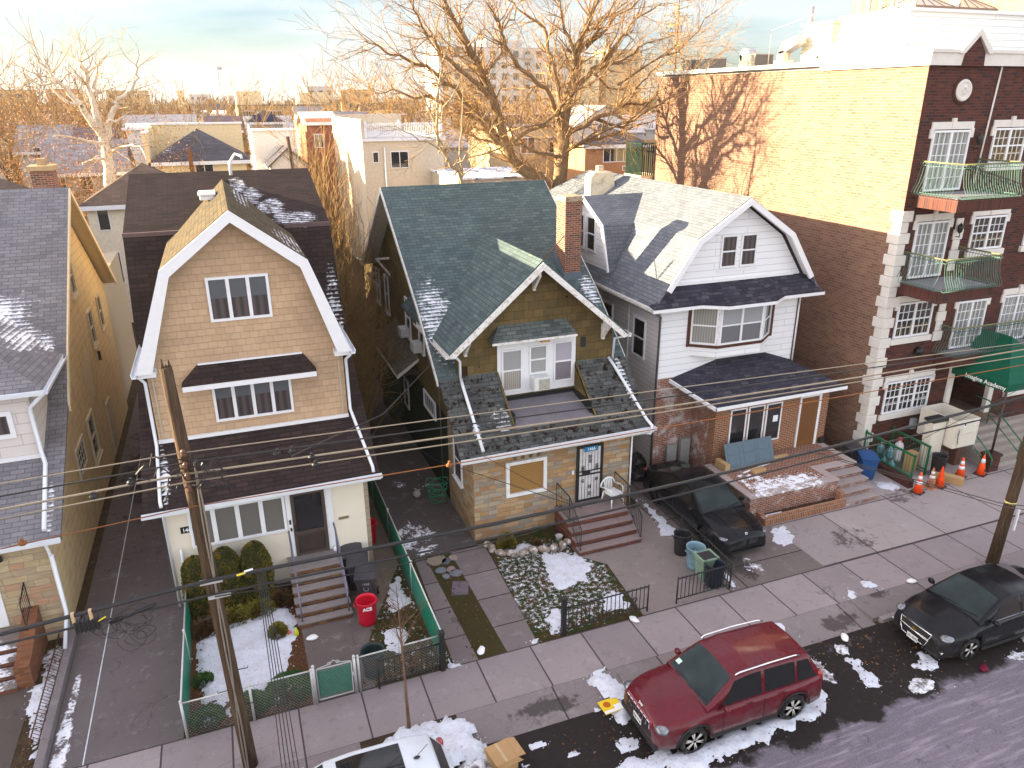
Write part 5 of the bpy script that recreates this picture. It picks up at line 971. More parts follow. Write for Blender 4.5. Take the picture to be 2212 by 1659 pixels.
b = MB(); b.tube([(25.97, 17.33, .5), (25.97, 17.33, 3.2)], .045, 8); b.build('post', BRW, C5); b = MB(); b.tube([(28.65, 17.33, .5), (28.65, 17.33, 3.2)], .045, 8); b.build('post', BRW, C5)
for x in (25.95,): b = MB(); b.box(x-.25, x+.25, 17.10, 17.50, 0, .60); b.box(x-.29, x+.29, 17.06, 17.54, .60, .70); top(b, 'brick_pier', [m_brick('pier_brick', DK_BR, (.05, .04, .04))], 'low brick pier with a pale cap carrying the canopy post', 'pier', base=(x, 17.3, 0))
GRR = m_plain('green_gloss_rail', (.01, .11, .045), .35, var=.1)
for k, (x, yb, lbl) in enumerate(((25.6, 17.0, 'green handrail on the left of the entrance steps'), (27.45, 17.2, 'green handrail with looped end on the right of the entrance steps'))):
    b = MB(); b.tube([(x, 17.0, .35), (x, 17.0, .62), (x, 17.25, .88), (x, 18.9, 2.0), (x, 19.5, 2.0)], .028, 6); b.tube([(x, 17.3, .12), (x, 17.3, .9)], .025, 6); b.tube([(x, 18.8, .95), (x, 18.8, 1.95)], .025, 6); b.tube([(x, 17.3, .45), (x, 18.8, 1.45)], .02, 6)
    top(b, 'handrail', GRR, lbl, 'handrail', 'green handrails of the entrance steps', base=(x, 17.9, 0))
# ramp wall with rail fences
RW = thing('ramp_enclosure', 'low brick ramp wall with green barred railing beside the blue bin', 'railing', (22.2, 18.4, 0))
b = MB(); b.box(21.9, 22.12, 17.27, 19.65, 0, .34); b.build('wall', m_brick('ramp_brick', DK_BR, (.05, .04, .04)), RW); b = MB(); b.box(22.12, 24.2, 17.9, 19.65, 0, .02); b.build('ramp_floor', m_concrete('ramp_grey', (.2, .19, .19)), RW)
b = MB(); b.box(21.985, 22.035, 17.3, 17.35, .1, 1.30); b.box(21.985, 22.035, 19.55, 19.6, .3, 1.35); b.box(21.97, 22.05, 17.3, 19.6, 1.22, 1.28); b.box(21.98, 22.04, 17.3, 19.6, .42, .46)
for k in range(18): b.tube([(22.01, 17.4+k*.122, .44), (22.01, 17.4+k*.122, 1.24)], .009, 4)
b.build('railing', GRR, RW)
RW2 = thing('ramp_railing', 'green barred railing nearer the white lift, right of the water bottles', 'railing', (23.5, 18.4, 0))
b = MB(); b.box(23.30, 23.36, 17.82, 17.88, 0, 1.18); b.box(23.30, 23.36, 19.5, 19.56, 0, 1.3); b.box(23.29, 23.37, 17.82, 19.56, 1.14, 1.20); b.box(23.30, 23.36, 17.82, 19.56, .20, .24)
for k in range(13): b.tube([(23.33, 17.95+k*.125, .22), (23.33, 17.95+k*.125, 1.16)], .009, 4)
b.build('railing', GRR, RW2)
# wheelchair lift
LM = m_plain('cream_lift_metal', (.62, .58, .50), .4, var=.03)
LF = thing('platform_lift', 'cream metal wheelchair lift with raised open box and black capped tower', 'wheelchair lift', (24.4, 18.3, 0))
b = MB(); b.box(23.55, 24.18, 18.05, 18.42, 0, 2.0); b.build('tower', LM, LF, bevel=.01); b = MB(); b.box(23.5, 24.24, 18.02, 18.46, 2.0, 2.10); b.build('tower_cap', BLACKM, LF)
b = MB(); z0, z1 = 1.0, 2.1
b.box(24.24, 24.30, 17.66, 19.25, z0, z1); b.box(25.34, 25.40, 17.66, 19.25, z0, z1); b.box(24.30, 25.34, 17.66, 17.71, z0, z1); b.box(24.30, 25.34, 19.2, 19.25, z0, z1); b.box(24.30, 25.34, 17.71, 19.2, z0, z0+.05)
b.build('cage', LM, LF); b = MB(); b.box(24.42, 24.46, 17.62, 17.66, z0+.05, z1-.05); b.box(24.46, 25.3, 17.63, 17.66, 1.55, 1.58); b.box(24.36, 24.52, 17.58, 17.66, 1.5, 1.85); b.build('door_trim', m_plain('lift_trim', (.55, .52, .46), .5), LF)
b = MB(); b.tube([(24.36, 17.6, 1.75), (24.30, 17.58, 1.6), (24.32, 17.58, 1.35), (24.4, 17.6, 1.2)], .012, 5); b.build('cable', BLACKM, LF)
b = MB(); b.box(24.60, 24.72, 17.652, 17.658, 1.82, 1.98); b.box(25.12, 25.36, 17.652, 17.658, 1.86, 2.06); b.build('sticker', SIGNW, LF); b = MB(); b.box(25.14, 25.34, 17.648, 17.651, 1.98, 2.01); b.box(25.14, 25.34, 17.648, 17.651, 1.89, 1.91); b.lathe([(0, 0), (.045, 0)], (24.66, 17.65, 1.92), 10, axis='y'); b.build('sticker_print', m_plain('red_print', (.5, .03, .04)), LF)
b = MB(); b.box(25.0, 25.3, 18.0, 18.3, 0, 1.0); b.build('support_pier', m_plain('brown_pier', (.12, .06, .045)), LF)
# ================================================================ cars
def paint(name, c, flake=.0, rough=.22, coat=1, sp=.25, dust=1): 
    M_ = Mt(name); p = M_.pos(); sz_ = M_.n('SeparateXYZ'); M_.l(p, sz_.inputs[0]); dz_ = M_.math('MULTIPLY', M_.maprange(sz_.outputs[2], .75, .15), M_.ramp(M_.noise(p, 6, 7, .7), [(.35, .15*dust), (.7, .75*dust)])); M_.set(M_.mix(dz_, M_.mix(M_.ramp(M_.noise(p, 2.5, 6, .6), [(.35, 0), (.7, 1)]), c, tuple(x*.8+.004 for x in c)), (.16, .14, .14)), M_.ramp(M_.noise(p, 5, 5), [(.3, rough), (.7, rough+.14)]), .0, sp); M_.b.inputs['Coat Weight'].default_value = coat*.28; M_.b.inputs['Coat Roughness'].default_value = .05; return M_.m
RUBBER = m_plain('tyre_rubber', (.022, .021, .022), .85, dirt=((.10, .09, .09), 8)); ALLOY = m_plain('alloy_rim', (.52, .50, .48), .35, metal=.25); DALLOY = m_plain('dark_alloy_rim', (.12, .12, .13), .3, metal=.7)
PLASTIC = m_plain('black_trim_plastic', (.03, .03, .032), .6); CHROME = m_plain('chrome_trim', (.75, .75, .76), .12, metal=1); LAMP = m_plain('headlamp_lens', (.22, .23, .25), .15, metal=.6, var=.5, vs=14); TAIL = m_plain('tail_lamp_red', (.28, .01, .01), .15, coat=1)
CARGLASS = m_plain('car_side_glass', (.010, .011, .012), .05, spec=.5); SCREEN = m_plain('windscreen_glass', (.026, .036, .039), .05, var=.5, vs=1.7, spec=.10); PLATEW = m_plain('number_plate', (.75, .75, .72), .4)
STK = m_plain('pale_sticker', (.55, .70, .62), .4)
def lerp_tab(tab, x):
    if x <= tab[0][0]: return tab[0][1]
    for (a, va), (b_, vb) in zip(tab[:-1], tab[1:]):
        if x <= b_: t = (x-a)/(b_-a); return va+(vb-va)*t
    return tab[-1][1]
def make_wheel(car, x, y, r, wd, spokes, rimm, side):
    w_ = MB(); w_.lathe([(r*.66, -wd/2), (r*.93, -wd/2), (r, -wd/2+.03), (r, wd/2-.03), (r*.93, wd/2), (r*.66, wd/2)], (x, y, r), 28, axis='y')
    wo = w_.build('wheel', RUBBER, car, local=True)
    g = MB(); yo = y+side*wd*.42; yi = y+side*wd*.30
    g.lathe([(r*.70, 0), (r*.64, 0), (r*.62, -side*.05)], (x, y+side*wd*.5, r), 28, axis='y')
    g.lathe([(r*.64, 0), (0, 0.0)], (x, y+side*wd*.10, r), 20, axis='y', m=1)
    for k in range(spokes):
        a = 2*math.pi*k/spokes+.3
        for da in ((-.12, .12) if spokes < 8 else (0,)):
            c1 = Vector((x+math.cos(a)*r*.10, yo, r+math.sin(a)*r*.10)); c2 = Vector((x+math.cos(a+da)*r*.66, yo+side*.005, r+math.sin(a+da)*r*.66))
            g.tube([c1, c2], [r*.085, r*.065], 5)
    g.lathe([(r*.17, 0), (0, side*.02)], (x, yo, r), 12, axis='y')
    g.build('rim', [rimm, BLACKM], wo, local=True)
def make_car(name, label, cat, P):
    car = thing(name, label, cat, P['loc'], rz=P['rz'], group=P.get('group')); car.location = P['loc']; WL[car.name] = Vector((0, 0, 0))
    Lh, W = P['L']/2, P['W']/2; fx, rx, ar, wr = P['fx'], P['rx'], P['ar'], P['wr']; topT, beltT = P['top'], P['belt']; bot = P.get('bot', .22)
    def hw(x):
        w = W; k = P['taper']
        if x > fx: w = W*(1-k[0]*((x-fx)/(Lh-fx))**2.4)
        if x < rx: w = W*(1-k[1]*((rx-x)/(Lh+rx))**2.4)
        return w
    def arch(x):
        z = bot
        for c in (fx, rx):
            d = abs(x-c)
            if d < ar: z = max(z, wr+math.sqrt(ar*ar-d*d)*.98-.0)
        return z
    xs = sorted(set([-Lh, -Lh+.04, Lh-.04, Lh-.015, Lh]+[-Lh+P['L']*i/110 for i in range(111)])); rings = []
    for x in xs:
        w = hw(x); za = arch(x); tp = lerp_tab(topT, x); bl = min(lerp_tab(beltT, x), tp); e = 0
        if x > Lh-.05: e = (x-Lh+.05)/.05
        if x < -Lh+.05: e = (-Lh+.05-x)/.05
        za = max(za, bot+.10*e); w -= .05*e; tp -= .05*e; bl -= .06*e
        mid = max(za+.015, bl*.55)
        rings.append([(x, y*s, z) for s in (1,) for y, z in ((0, bot+.1*e), (w-.26, bot+.1*e), (w-.26, za), (w-.035, za), (w-.008, za+.03), (w, mid), (w-.012, bl-.14), (w-.055, bl-.02), (w-.13, bl+(tp-bl)*.45), (w*.55, tp), (0, tp+P.get('crown', .025)))])
    b = MB()
    for s in (1, -1):
        g = [[(x, y*s, z) for x, y, z in r_] for r_ in rings]; b.grid(g)
        for r_ in (g[0], g[-1]): b.poly(r_)
    body = b.build('body', P['paint'], car, local=True, merge=True, uv=False)
    # cabin
    ZR = P['roof']; wb = lambda x: hw(x)-.075; c0, c1_ = ZR[0][0], ZR[-1][0]
    def cab(x, t):      # t 0..1: belt to roof edge, 1..2: roof edge to centre
        zr = lerp_tab(ZR, x); bz = lerp_tab(beltT, x)-.03; f_ = max(0, min(1, (zr-bz)/(P['H']-bz))); we = wb(x)-(P['tumble'])*f_
        if t <= 1: return Vector((x, wb(x)+(we-wb(x))*t-.0, bz+(zr-.045*f_-bz)*t))
        s = t-1; return Vector((x, we*(1-s), zr-.045*f_+.045*f_*math.sin(s*math.pi/2)+.02*s))
    n = 40; xs2 = sorted(set([c0+(c1_-c0)*i/n for i in range(n+1)]+[p[0] for p in ZR])); ts = (0, .5, .96, 1.04, 1.12, 1.3, 1.6, 2)
    b = MB()
    for s in (1, -1): b.grid([[Vector((q.x, q.y*s, q.z)) for q in (cab(x, t) for t in ts)] for x in xs2])
    b.build('cabin', P['paint'], car, local=True, merge=True, uv=False)
    def patch(nm, xa, xb, ta, tb, mat, both=False, par=None, off=.008, nx=10, nt_=5, xa2=None, xb2=None, sides=(1, -1)):
        if both and len(sides) == 2:
            for q_ in sides: patch(nm, xa, xb, ta, tb, mat, True, par, off, nx, nt_, xa2, xb2, (q_,))
            return
        b = MB()
        for s in sides:
            if not both and nm != 'windscreen' and nm != 'rear_window' and nm != 'sunroof': pass
            G = []
            for i in range(nx+1):
                row = []
                for j in range(nt_+1):
                    t = ta+(tb-ta)*j/nt_; u = j/nt_; A_ = xa+((xa2 if xa2 is not None else xa)-xa)*u; B_ = xb+((xb2 if xb2 is not None else xb)-xb)*u; x = A_+(B_-A_)*i/nx
                    q = cab(x, t); e = .01; dx = cab(x+e, t)-cab(x-e, t); dt = cab(x, min(2, t+.02))-cab(x, t-.02); nn = dx.cross(dt).normalized()
                    if nn.z < -.2 or (nn.y < 0 and abs(nn.y) > .3): nn = -nn
                    if nn.z < 0 and abs(nn.z) > abs(nn.y): nn = -nn
                    q = q+nn*off; row.append(Vector((q.x, q.y*s, q.z)))
                G.append(row)
            b.grid(G)
        return b.build(nm, mat, par or car, local=True, uv=False)
    patch('windscreen', ZR[-1][0]-.03, ZR[-2][0]+.03, 1.10, 2, P.get('screen', SCREEN))
    patch('rear_window', ZR[0][0]+.05, ZR[1][0]-.05, 1.10, 2, CARGLASS)
    for a, c, a2, c2 in P['sidewin']: patch('side_window', a, c, .10, .90, CARGLASS, both=True, xa2=a2, xb2=c2)
    if P.get('sunroof'): patch('sunroof', P['sunroof'][0], P['sunroof'][1], 1.22, 2, CARGLASS)
    for s in (1, -1):
        make_wheel(car, fx, s*(W-.125), wr, .225, P['spokes'], P['rim'], s); make_wheel(car, rx, s*(W-.125), wr, .225, P['spokes'], P['rim'], s)
        m_ = MB(); mx, mz = P['mirror']; m_.ball((mx, s*(W+.07), mz), .105, 10, sq=(.7, 1, .75)); m_.tube([(mx+.02, s*(W-.1), mz-.05), (mx, s*(W+.03), mz-.03)], .03, 5); m_.build('mirror', P['paint'], car, local=True, uv=False)
        for hx, hz in P['handles']: h_ = MB(); h_.box(hx-.09, hx+.09, s*(hw(hx)-.004) if s > 0 else -hw(hx)-.018, s*(hw(hx)+.018) if s > 0 else -hw(hx)+.004, hz-.014, hz+.014); h_.build('door_handle', P['paint'], car, local=True, bevel=.005)
        d_ = MB()
        for x in P['seams']: d_.tube([(x, s*(hw(x)-.005), .34), (x, s*(hw(x)+.0015), .62), (x, s*(hw(x)-.009), lerp_tab(beltT, x)-.12), (x, s*(hw(x)-.06), lerp_tab(beltT, x)-.02)], .006, 4)
        d_.build('door_seam', BLACKM, car, local=True)
        k_ = MB(); k_.grid([[(x, s*(hw(x)+.004), z) for z in (bot+.02, bot+.12)] for x in [rx+ar+.02+(fx-rx-2*ar-.04)*i/6 for i in range(7)]]); k_.build('sill_trim', PLASTIC, car, local=True, uv=False)
    b = MB()
    for s in (1, -1): b.tube([(ZR[-1][0]-.02, s*.25-.2, lerp_tab(topT, ZR[-1][0])+.045), (ZR[-1][0]-.10, s*.25+.38, lerp_tab(topT, ZR[-1][0])+.09)], .012, 4)
    b.build('wipers', BLACKM, car, local=True)
    return car, Lh, W, hw, patch
# red suv -------------------------------------------------------------------------------------
RED = paint('dark_red_car_paint', (.105, .0015, .010))
suv, Lh, W, hw, patch = make_car('parked_suv', 'dark red suv with silver roof rails parked at the snowy kerb', 'car', dict(loc=(9.37, 11.05, -.12), rz=math.pi, L=4.42, W=1.80, H=1.62, fx=1.32, rx=-1.32, ar=.42, wr=.345, paint=RED, taper=(.20, .10), bot=.26,
    top=[(-2.21, .98), (-2.0, 1.0), (.7, 1.02), (1.0, 1.03), (1.7, .99), (2.05, .93), (2.21, .84)], belt=[(-2.21, .98), (.8, .98), (1.6, .90), (2.21, .78)],
    roof=[(-2.12, 1.0), (-1.78, 1.55), (-1.2, 1.61), (-.2, 1.64), (.28, 1.58), (1.02, 1.03)], tumble=.17, sidewin=[(-1.98, -1.42, -1.72, -1.42), (-1.34, -.52, -1.34, -.52), (-.42, .78, -.42, .28)], spokes=6, rim=ALLOY, mirror=(.62, 1.07), handles=[(-.95, .92), (-.08, .92)], seams=[-1.0, -.47, .62]))
# seven-slot grille, lamps, bumper, rails
b = MB(); b.box(2.17, 2.23, -.52, .52, .62, .84); gr = b.build('grille', m_plain('grille_surround', (.20, .01, .02), .3, coat=1), suv, local=True, bevel=.02)
b = MB()
for k in range(7): y = -.42+k*.14; b.box(2.225, 2.25, y-.055, y+.055, .635, .83)
b.build('grille_frame', CHROME, gr, local=True, bevel=.01)
b = MB()
for k in range(7): y = -.42+k*.14; b.box(2.245, 2.257, y-.036, y+.036, .66, .805)
b.build('grille_slot', BLACKM, gr, local=True)
for s in (1, -1):
    b = MB(); b.ball((2.04, s*.67, .76), .19, 12, sq=(.85, .95, .50)); b.build('headlight', LAMP, suv, local=True, uv=False)
    b = MB(); b.ball((2.12, s*.62, .44), .07, 10, sq=(.7, 1, .8)); b.build('fog_lamp', LAMP, suv, local=True, uv=False)
    b = MB(); b.ball((-2.10, s*.72, .92), .17, 10, sq=(.5, .6, 1)); b.build('tail_light', TAIL, suv, local=True, uv=False)
    b = MB(); b.tube([(.25, s*.64, 1.585), (.15, s*.655, 1.645), (-.6, s*.66, 1.665), (-1.35, s*.65, 1.645), (-1.5, s*.64, 1.59)], .022, 6); b.build('roof_rail', CHROME, suv, local=True)
    for c in (1.32, -1.32): b = MB(); b.tube([(c+math.cos(a)*.44, s*(hw(c)+.004), .345+math.sin(a)*.44) for a in [i*math.pi/12 for i in range(13)]], .018, 5); b.build('arch_lip', PLASTIC, suv, local=True)
b = MB(); b.box(2.10, 2.235, -.74, .74, .24, .38); b.box(2.17, 2.215, -.55, .55, .40, .60); b.build('bumper_trim', PLASTIC, suv, local=True, bevel=.03)
b = MB(); b.box(2.235, 2.25, -.16, .16, .46, .60); pl = b.build('number_plate', PLATEW, suv, local=True)
text_mesh('lettering', 'CZR 7710', m_plain('plate_ink', (.03, .04, .12)), pl, (2.253, 0, .53), (0, 1, 0), (0, 0, 1), .07, base=1)
text_mesh('emblem', 'Jeep', SIGNW, suv, (2.17, 0, .905), (0, 1, 0), (-.45, 0, .9), .09, base=1); text_mesh('emblem', 'COMPASS', CHROME, suv, (.92, W+.004, .62), (-1, 0, 0), (0, 0, 1), .065, base=1)
b = MB(); b.ext([(.88, -.52, 1.135), (.88, -.66, 1.13), (.79, -.645, 1.20), (.79, -.51, 1.205)], (.01, 0, .012)); b.build('sticker', STK, suv, local=True)
# black sedans ----------------------------------------------------------------------------------
BLK = paint('black_car_paint', (.006, .007, .010), rough=.12, coat=.4, sp=.15, dust=.3)
SEDW = [(-1.72, -1.50, -1.52, -1.42), (-1.36, -.34, -1.36, -.34), (-.26, .88, -.26, .30)]
sed, Lh, W, hw, patch = make_car('parked_sedan', 'black sedan with twin kidney grille parked beside the brick terrace', 'car', dict(loc=(13.72, 18.30, 0), rz=-math.pi/2, L=4.94, W=1.86, H=1.46, fx=1.56, rx=-1.42, ar=.40, wr=.345, paint=BLK, taper=(.22, .14), bot=.18,
    top=[(-2.47, .92), (-2.3, 1.02), (-1.8, 1.02), (.95, .98), (1.4, .94), (2.1, .83), (2.35, .74), (2.47, .66)], belt=[(-2.47, .86), (-1.8, .93), (.9, .92), (1.8, .80), (2.47, .62)],
    roof=[(-1.98, 1.0), (-1.0, 1.38), (-.5, 1.45), (-.1, 1.455), (.32, 1.40), (1.18, .965)], tumble=.22, sidewin=SEDW, spokes=10, rim=DALLOY, mirror=(.80, 1.0), handles=[(-.85, .82), (.15, .82)], seams=[-1.05, -.30, .95]))
for s in (1, -1):
    b = MB(); b.ext([(2.44, s*.05, .42), (2.44, s*.36, .44), (2.46, s*.38, .58), (2.41, s*.33, .66), (2.41, s*.08, .665), (2.46, s*.04, .58)], (.03, 0, 0)); g = b.build('kidney_grille', BLACKM, sed, local=True, recalc=True, bevel=.008)
    b = MB()
    for k in range(8): y = s*(.07+k*.038); b.box(2.475, 2.485, y-.005, y+.005, .45, .64)
    b.build('grille_bars', m_plain('gloss_black_bars', (.16, .16, .17), .2, metal=.6), g, local=True)
    b = MB(); b.ball((2.20, s*.68, .66), .19, 12, sq=(.85, .9, .28)); hl = b.build('headlight', m_plain('dark_lens', (.20, .21, .24), .1, metal=.5), sed, local=True, uv=False)
    b = MB(); b.tube([(2.36, s*.55, .68), (2.30, s*.64, .645), (2.33, s*.66, .69), (2.20, s*.78, .665)], .014, 5); b.build('light_blade', SIGNW, hl, local=True)
    b = MB(); b.ball((-2.36, s*.66, .86), .17, 10, sq=(.5, 1.1, .4)); b.build('tail_light', TAIL, sed, local=True, uv=False)
    b = MB(); b.tube([(1.15, s*.42, .985), (1.8, s*.36, .915), (2.32, s*.30, .77)], .010, 4); b.build('bonnet_crease', BLK, sed, local=True)
b = MB(); b.box(2.36, 2.47, -.62, .62, .22, .36); b.build('lower_intake', PLASTIC, sed, local=True, bevel=.03)
b = MB(); b.lathe([(.042, 0), (.042, .008), (0, .01)], (0, 0, 0), 20); b.lathe([(.03, .011), (0, .0112)], (0, 0, 0), 4, m=1)
for i, v in enumerate(b.v): b.v[i] = Vector((2.36+v.z*.9-v.x*.45, v.y, .775+v.z*.45+v.x*.9))
b.build('roundel', [SIGNW, m_plain('roundel_blue', (.03, .12, .5))], sed, local=True)
cr_, Lh, W, hw, patch = make_car('parked_sedan', 'black sedan with split chrome grille parked by the kerb under the right pole', 'car', dict(loc=(17.55, 11.0, -.12), rz=math.pi, L=4.60, W=1.80, H=1.48, fx=1.36, rx=-1.33, ar=.39, wr=.325, paint=BLK, taper=(.24, .14), bot=.18,
    top=[(-2.3, .95), (-2.1, 1.05), (-1.7, 1.06), (.85, 1.0), (1.2, .98), (1.9, .86), (2.2, .76), (2.3, .68)], belt=[(-2.3, .9), (-1.7, .98), (.85, .94), (1.6, .84), (2.3, .66)],
    roof=[(-1.85, 1.04), (-1.0, 1.40), (-.45, 1.465), (-.1, 1.48), (.28, 1.42), (1.12, .985)], tumble=.20, sidewin=[(-1.62, -1.42, -1.42, -1.34), (-1.28, -.38, -1.28, -.38), (-.30, .84, -.30, .26)], spokes=5, rim=ALLOY, mirror=(.76, 1.02), handles=[(-.88, .86), (.08, .86)], seams=[-.98, -.34, .90]))
b = MB(); b.ext([(2.27, -.44, .70), (2.27, .44, .70), (2.31, .40, .58), (2.31, -.40, .58)], (.03, 0, 0)); g1 = b.build('upper_grille', BLACKM, cr_, local=True, recalc=True); b = MB(); b.tube([(2.29, -.46, .72), (2.31, 0, .725), (2.29, .46, .72), (2.33, .42, .57), (2.34, 0, .55), (2.33, -.42, .57), (2.29, -.46, .72)], .014, 5); b.build('chrome_edge', CHROME, g1, local=True)
b = MB(); b.ext([(2.30, -.42, .52), (2.30, .42, .52), (2.30, .34, .34), (2.30, -.34, .34)], (.03, 0, 0)); g2 = b.build('lower_grille', BLACKM, cr_, local=True, recalc=True); b = MB(); b.tube([(2.33, -.42, .53), (2.34, 0, .535), (2.33, .42, .53), (2.33, .34, .33), (2.34, 0, .32), (2.33, -.34, .33), (2.33, -.42, .53)], .014, 5); b.build('chrome_edge', CHROME, g2, local=True)
b = MB(); b.box(2.34, 2.36, -.075, .075, .60, .64); b.box(2.34, 2.361, -.03, .03, .585, .655); b.build('emblem', m_plain('gold_emblem', (.55, .36, .06), .25, metal=.8), cr_, local=True)
b = MB(); b.box(2.34, 2.355, -.16, .16, .28, .42); pl = b.build('number_plate', PLATEW, cr_, local=True); text_mesh('lettering', 'LDL-8396', bpy.data.materials['plate_ink'], pl, (2.358, 0, .35), (0, 1, 0), (0, 0, 1), .08, base=1)
for s in (1, -1):
    b = MB(); b.ball((2.02, s*.68, .72), .20, 12, sq=(.95, .8, .36)); b.build('headlight', LAMP, cr_, local=True, uv=False)
    b = MB(); b.box(2.17, 2.24, s*.66-.13, s*.66+.13, .34, .40); b.build('fog_trim', CHROME, cr_, local=True, bevel=.02)
    b = MB(); b.tube([(-1.3, s*(hw(-1.3)-.06), .985), (.8, s*(hw(.8)-.06), .965)], .010, 4); b.build('chrome_strip', CHROME, cr_, local=True)
b = MB(); b.ball((1.75, -W+.02, .60), .035, 6); b.build('marker_lamp', m_plain('amber', (.6, .15, .02), .3), cr_, local=True)
wh, Lh, W, hw, patch = make_car('parked_hatchback', 'white car with dark glass sunroof cut off by the bottom edge', 'car', dict(loc=(.72, 10.78, -.12), rz=math.pi, L=4.25, W=1.78, H=1.60, fx=1.3, rx=-1.28, ar=.40, wr=.33, paint=paint('white_car_paint', (.60, .64, .69), rough=.2), taper=(.2, .16), bot=.22,
    top=[(-2.12, .98), (-1.9, 1.02), (.8, 1.0), (1.7, .95), (2.12, .8)], belt=[(-2.12, .95), (.8, .96), (2.12, .72)],
    roof=[(-2.05, 1.02), (-1.72, 1.50), (-1.3, 1.58), (-.2, 1.61), (.3, 1.55), (1.15, 1.0)], tumble=.17, sidewin=[(-1.95, -1.4, -1.7, -1.4), (-1.32, -.4, -1.32, -.4), (-.3, .8, -.3, .28)], sunroof=(-1.12, .10), spokes=6, rim=ALLOY, mirror=(.7, 1.05), handles=[(-.8, .9), (.1, .9)], seams=[-.9, -.35, .7]))
b = MB(); b.ball((-1.38, 0, 1.61), .05, 8, sq=(1.4, .7, .5)); b.tube([(-1.36, 0, 1.62), (-1.60, 0, 1.86)], .006, 4); b.build('antenna', BLACKM, wh, local=True)
for s in (1, -1): b = MB(); b.ball((-2.0, s*.72, 1.0), .16, 8, sq=(.6, .6, 1)); b.build('tail_light', TAIL, wh, local=True, uv=False)
# ================================================================ chairs, bins, cones and boxes
def place(o, loc, rz=0): o.location = loc; o.rotation_euler = (0, 0, rz); return o
PL = m_plain('white_resin', (.74, .74, .76), .4, var=.03)
ch = thing('plastic_chair', 'white plastic armchair on the stair landing beside the iron-guarded door', 'chair', (10.82, 19.18, .72), rz=.25); WL[ch.name] = Vector((0, 0, 0))
b = MB(); b.grid([[(x, y, .42+.012*math.cos(x*7)-.01*(y > .1)) for y in (-.22, -.1, 0, .1, .22)] for x in (-.22, -.11, 0, .11, .22)]); b.grid([[(x, y, .39) for y in (-.22, .22)] for x in (-.22, .22)]); b.tube([(-.22, -.23, .41), (.22, -.23, .41)], .018, 6); b.tube([(-.23, -.22, .41), (-.23, .2, .41)], .018, 6); b.tube([(.23, -.22, .41), (.23, .2, .41)], .018, 6); b.build('seat', PL, ch, local=True)
b = MB(); ar_ = [(.30*math.cos(a), .26+.02*math.sin(a), .56+.27*math.sin(a)) for a in [i*math.pi/12 for i in range(13)]]; b.tube(ar_, .026, 6)
for k in range(5): x = -.14+k*.07; b.tube([(x, .20, .43), (x*1.05, .27, .56+.27*math.sqrt(max(0, 1-(x/.30)**2)))], .022, 5)
b.build('backrest', PL, ch, local=True)
for s in (-1, 1): b = MB(); b.tube([(s*.30, .26, .58), (s*.29, .0, .63), (s*.27, -.20, .61), (s*.24, -.24, .44)], .024, 6); b.build('armrest', PL, ch, local=True)
for sx_ in (-1, 1):
    for sy in (-1, 1): b = MB(); b.tube([(sx_*.22, sy*.20, .42), (sx_*.27, sy*.26, 0)], [.030, .018], 6); b.build('leg', PL, ch, local=True)
def round_bin(name, label, mat, loc, r=.27, h=.70, group=None, lid=None, fill=None):
    t = thing(name, label, 'trash can', loc, group); WL[t.name] = Vector((0, 0, 0)); b = MB()
    b.lathe([(0, .01), (r*.80, .0), (r*.84, .1), (r*.97, h-.06), (r*1.0, h-.05), (r*1.03, h-.02), (r*1.03, h), (r*.95, h), (r*.93, h-.08), (r*.80, .06), (0, .05)], n=24); b.build('body', mat, t, local=True)
    for s in (1, -1): b = MB(); b.tube([(s*r*.98, -.07, h-.12), (s*(r*1.18), -.05, h-.11), (s*(r*1.18), .05, h-.11), (s*r*.98, .07, h-.12)], .015, 5); b.build('handle', mat, t, local=True)
    if fill: b = MB(); b.ball((0, 0, h*.62), r*.75, 10, sq=(1, 1, .35)); b.build('contents', fill, t, local=True)
    return t
BINR = m_plain('red_bin_plastic', (.55, .006, .03), .4, var=.08); BINK = m_plain('black_bin_plastic', (.020, .020, .024), .5, var=.2); BINB = m_plain('faded_blue_bin', (.20, .32, .38), .55, var=.1, dirt=((.12, .18, .2), 5)); BINN = m_plain('navy_bin', (.012, .020, .035), .5)
rb = round_bin('trash_can', 'red round trash can lettered ACE at the foot of the front steps', BINR, (2.22, 17.0, 0), .28, .74, 'red trash cans of the tan house')
text_mesh('lettering', 'ACE', SIGNW, rb, (-.02, -.272, .60), (1, 0, 0), (0, 0, 1), .13, base=1, bold=.006)
round_bin('trash_can', 'red round trash can standing in the side path behind the black bins', BINR, (3.0, 20.9, 0), .27, .74, 'red trash cans of the tan house', fill=BINK)
round_bin('planter_tub', 'brown round tub filled with snow in the side path behind the red can', m_plain('brown_tub', (.10, .055, .035), .7), (3.05, 22.6, 0), .34, .42, fill=SNOWM)['category'] = 'tub'
round_bin('trash_can', 'grey tub farthest back in the side path of the tan house', m_plain('grey_tub', (.12, .14, .15), .6), (2.98, 24.0, 0), .26, .5)
round_bin('trash_can', 'black trash can, the one standing beside the front of the black sedan', BINK, (11.98, 16.75, 0), .27, .72, 'round bins beside the black sedan')
round_bin('trash_can', 'pale blue round trash can between a black can and a green tub', BINB, (11.92, 15.95, 0), .28, .74, 'round bins beside the black sedan')
round_bin('trash_can', 'dark navy trash can nearest the iron fence by the driveway', BINN, (11.95, 15.0, 0), .28, .74, 'round bins beside the black sedan')
round_bin('trash_can', 'dark green round bin behind the wire fence near the gate', m_plain('dark_teal_bin', (.012, .03, .032), .5), (2.0, 14.98, 0), .29, .72)
gt = thing('trash_can', 'square pale green bin between the blue can and the navy can', 'trash can', (11.95, 15.45, 0), 'round bins beside the black sedan'); WL[gt.name] = Vector((0, 0, 0)); GB = m_plain('pale_green_plastic', (.20, .30, .22), .5)
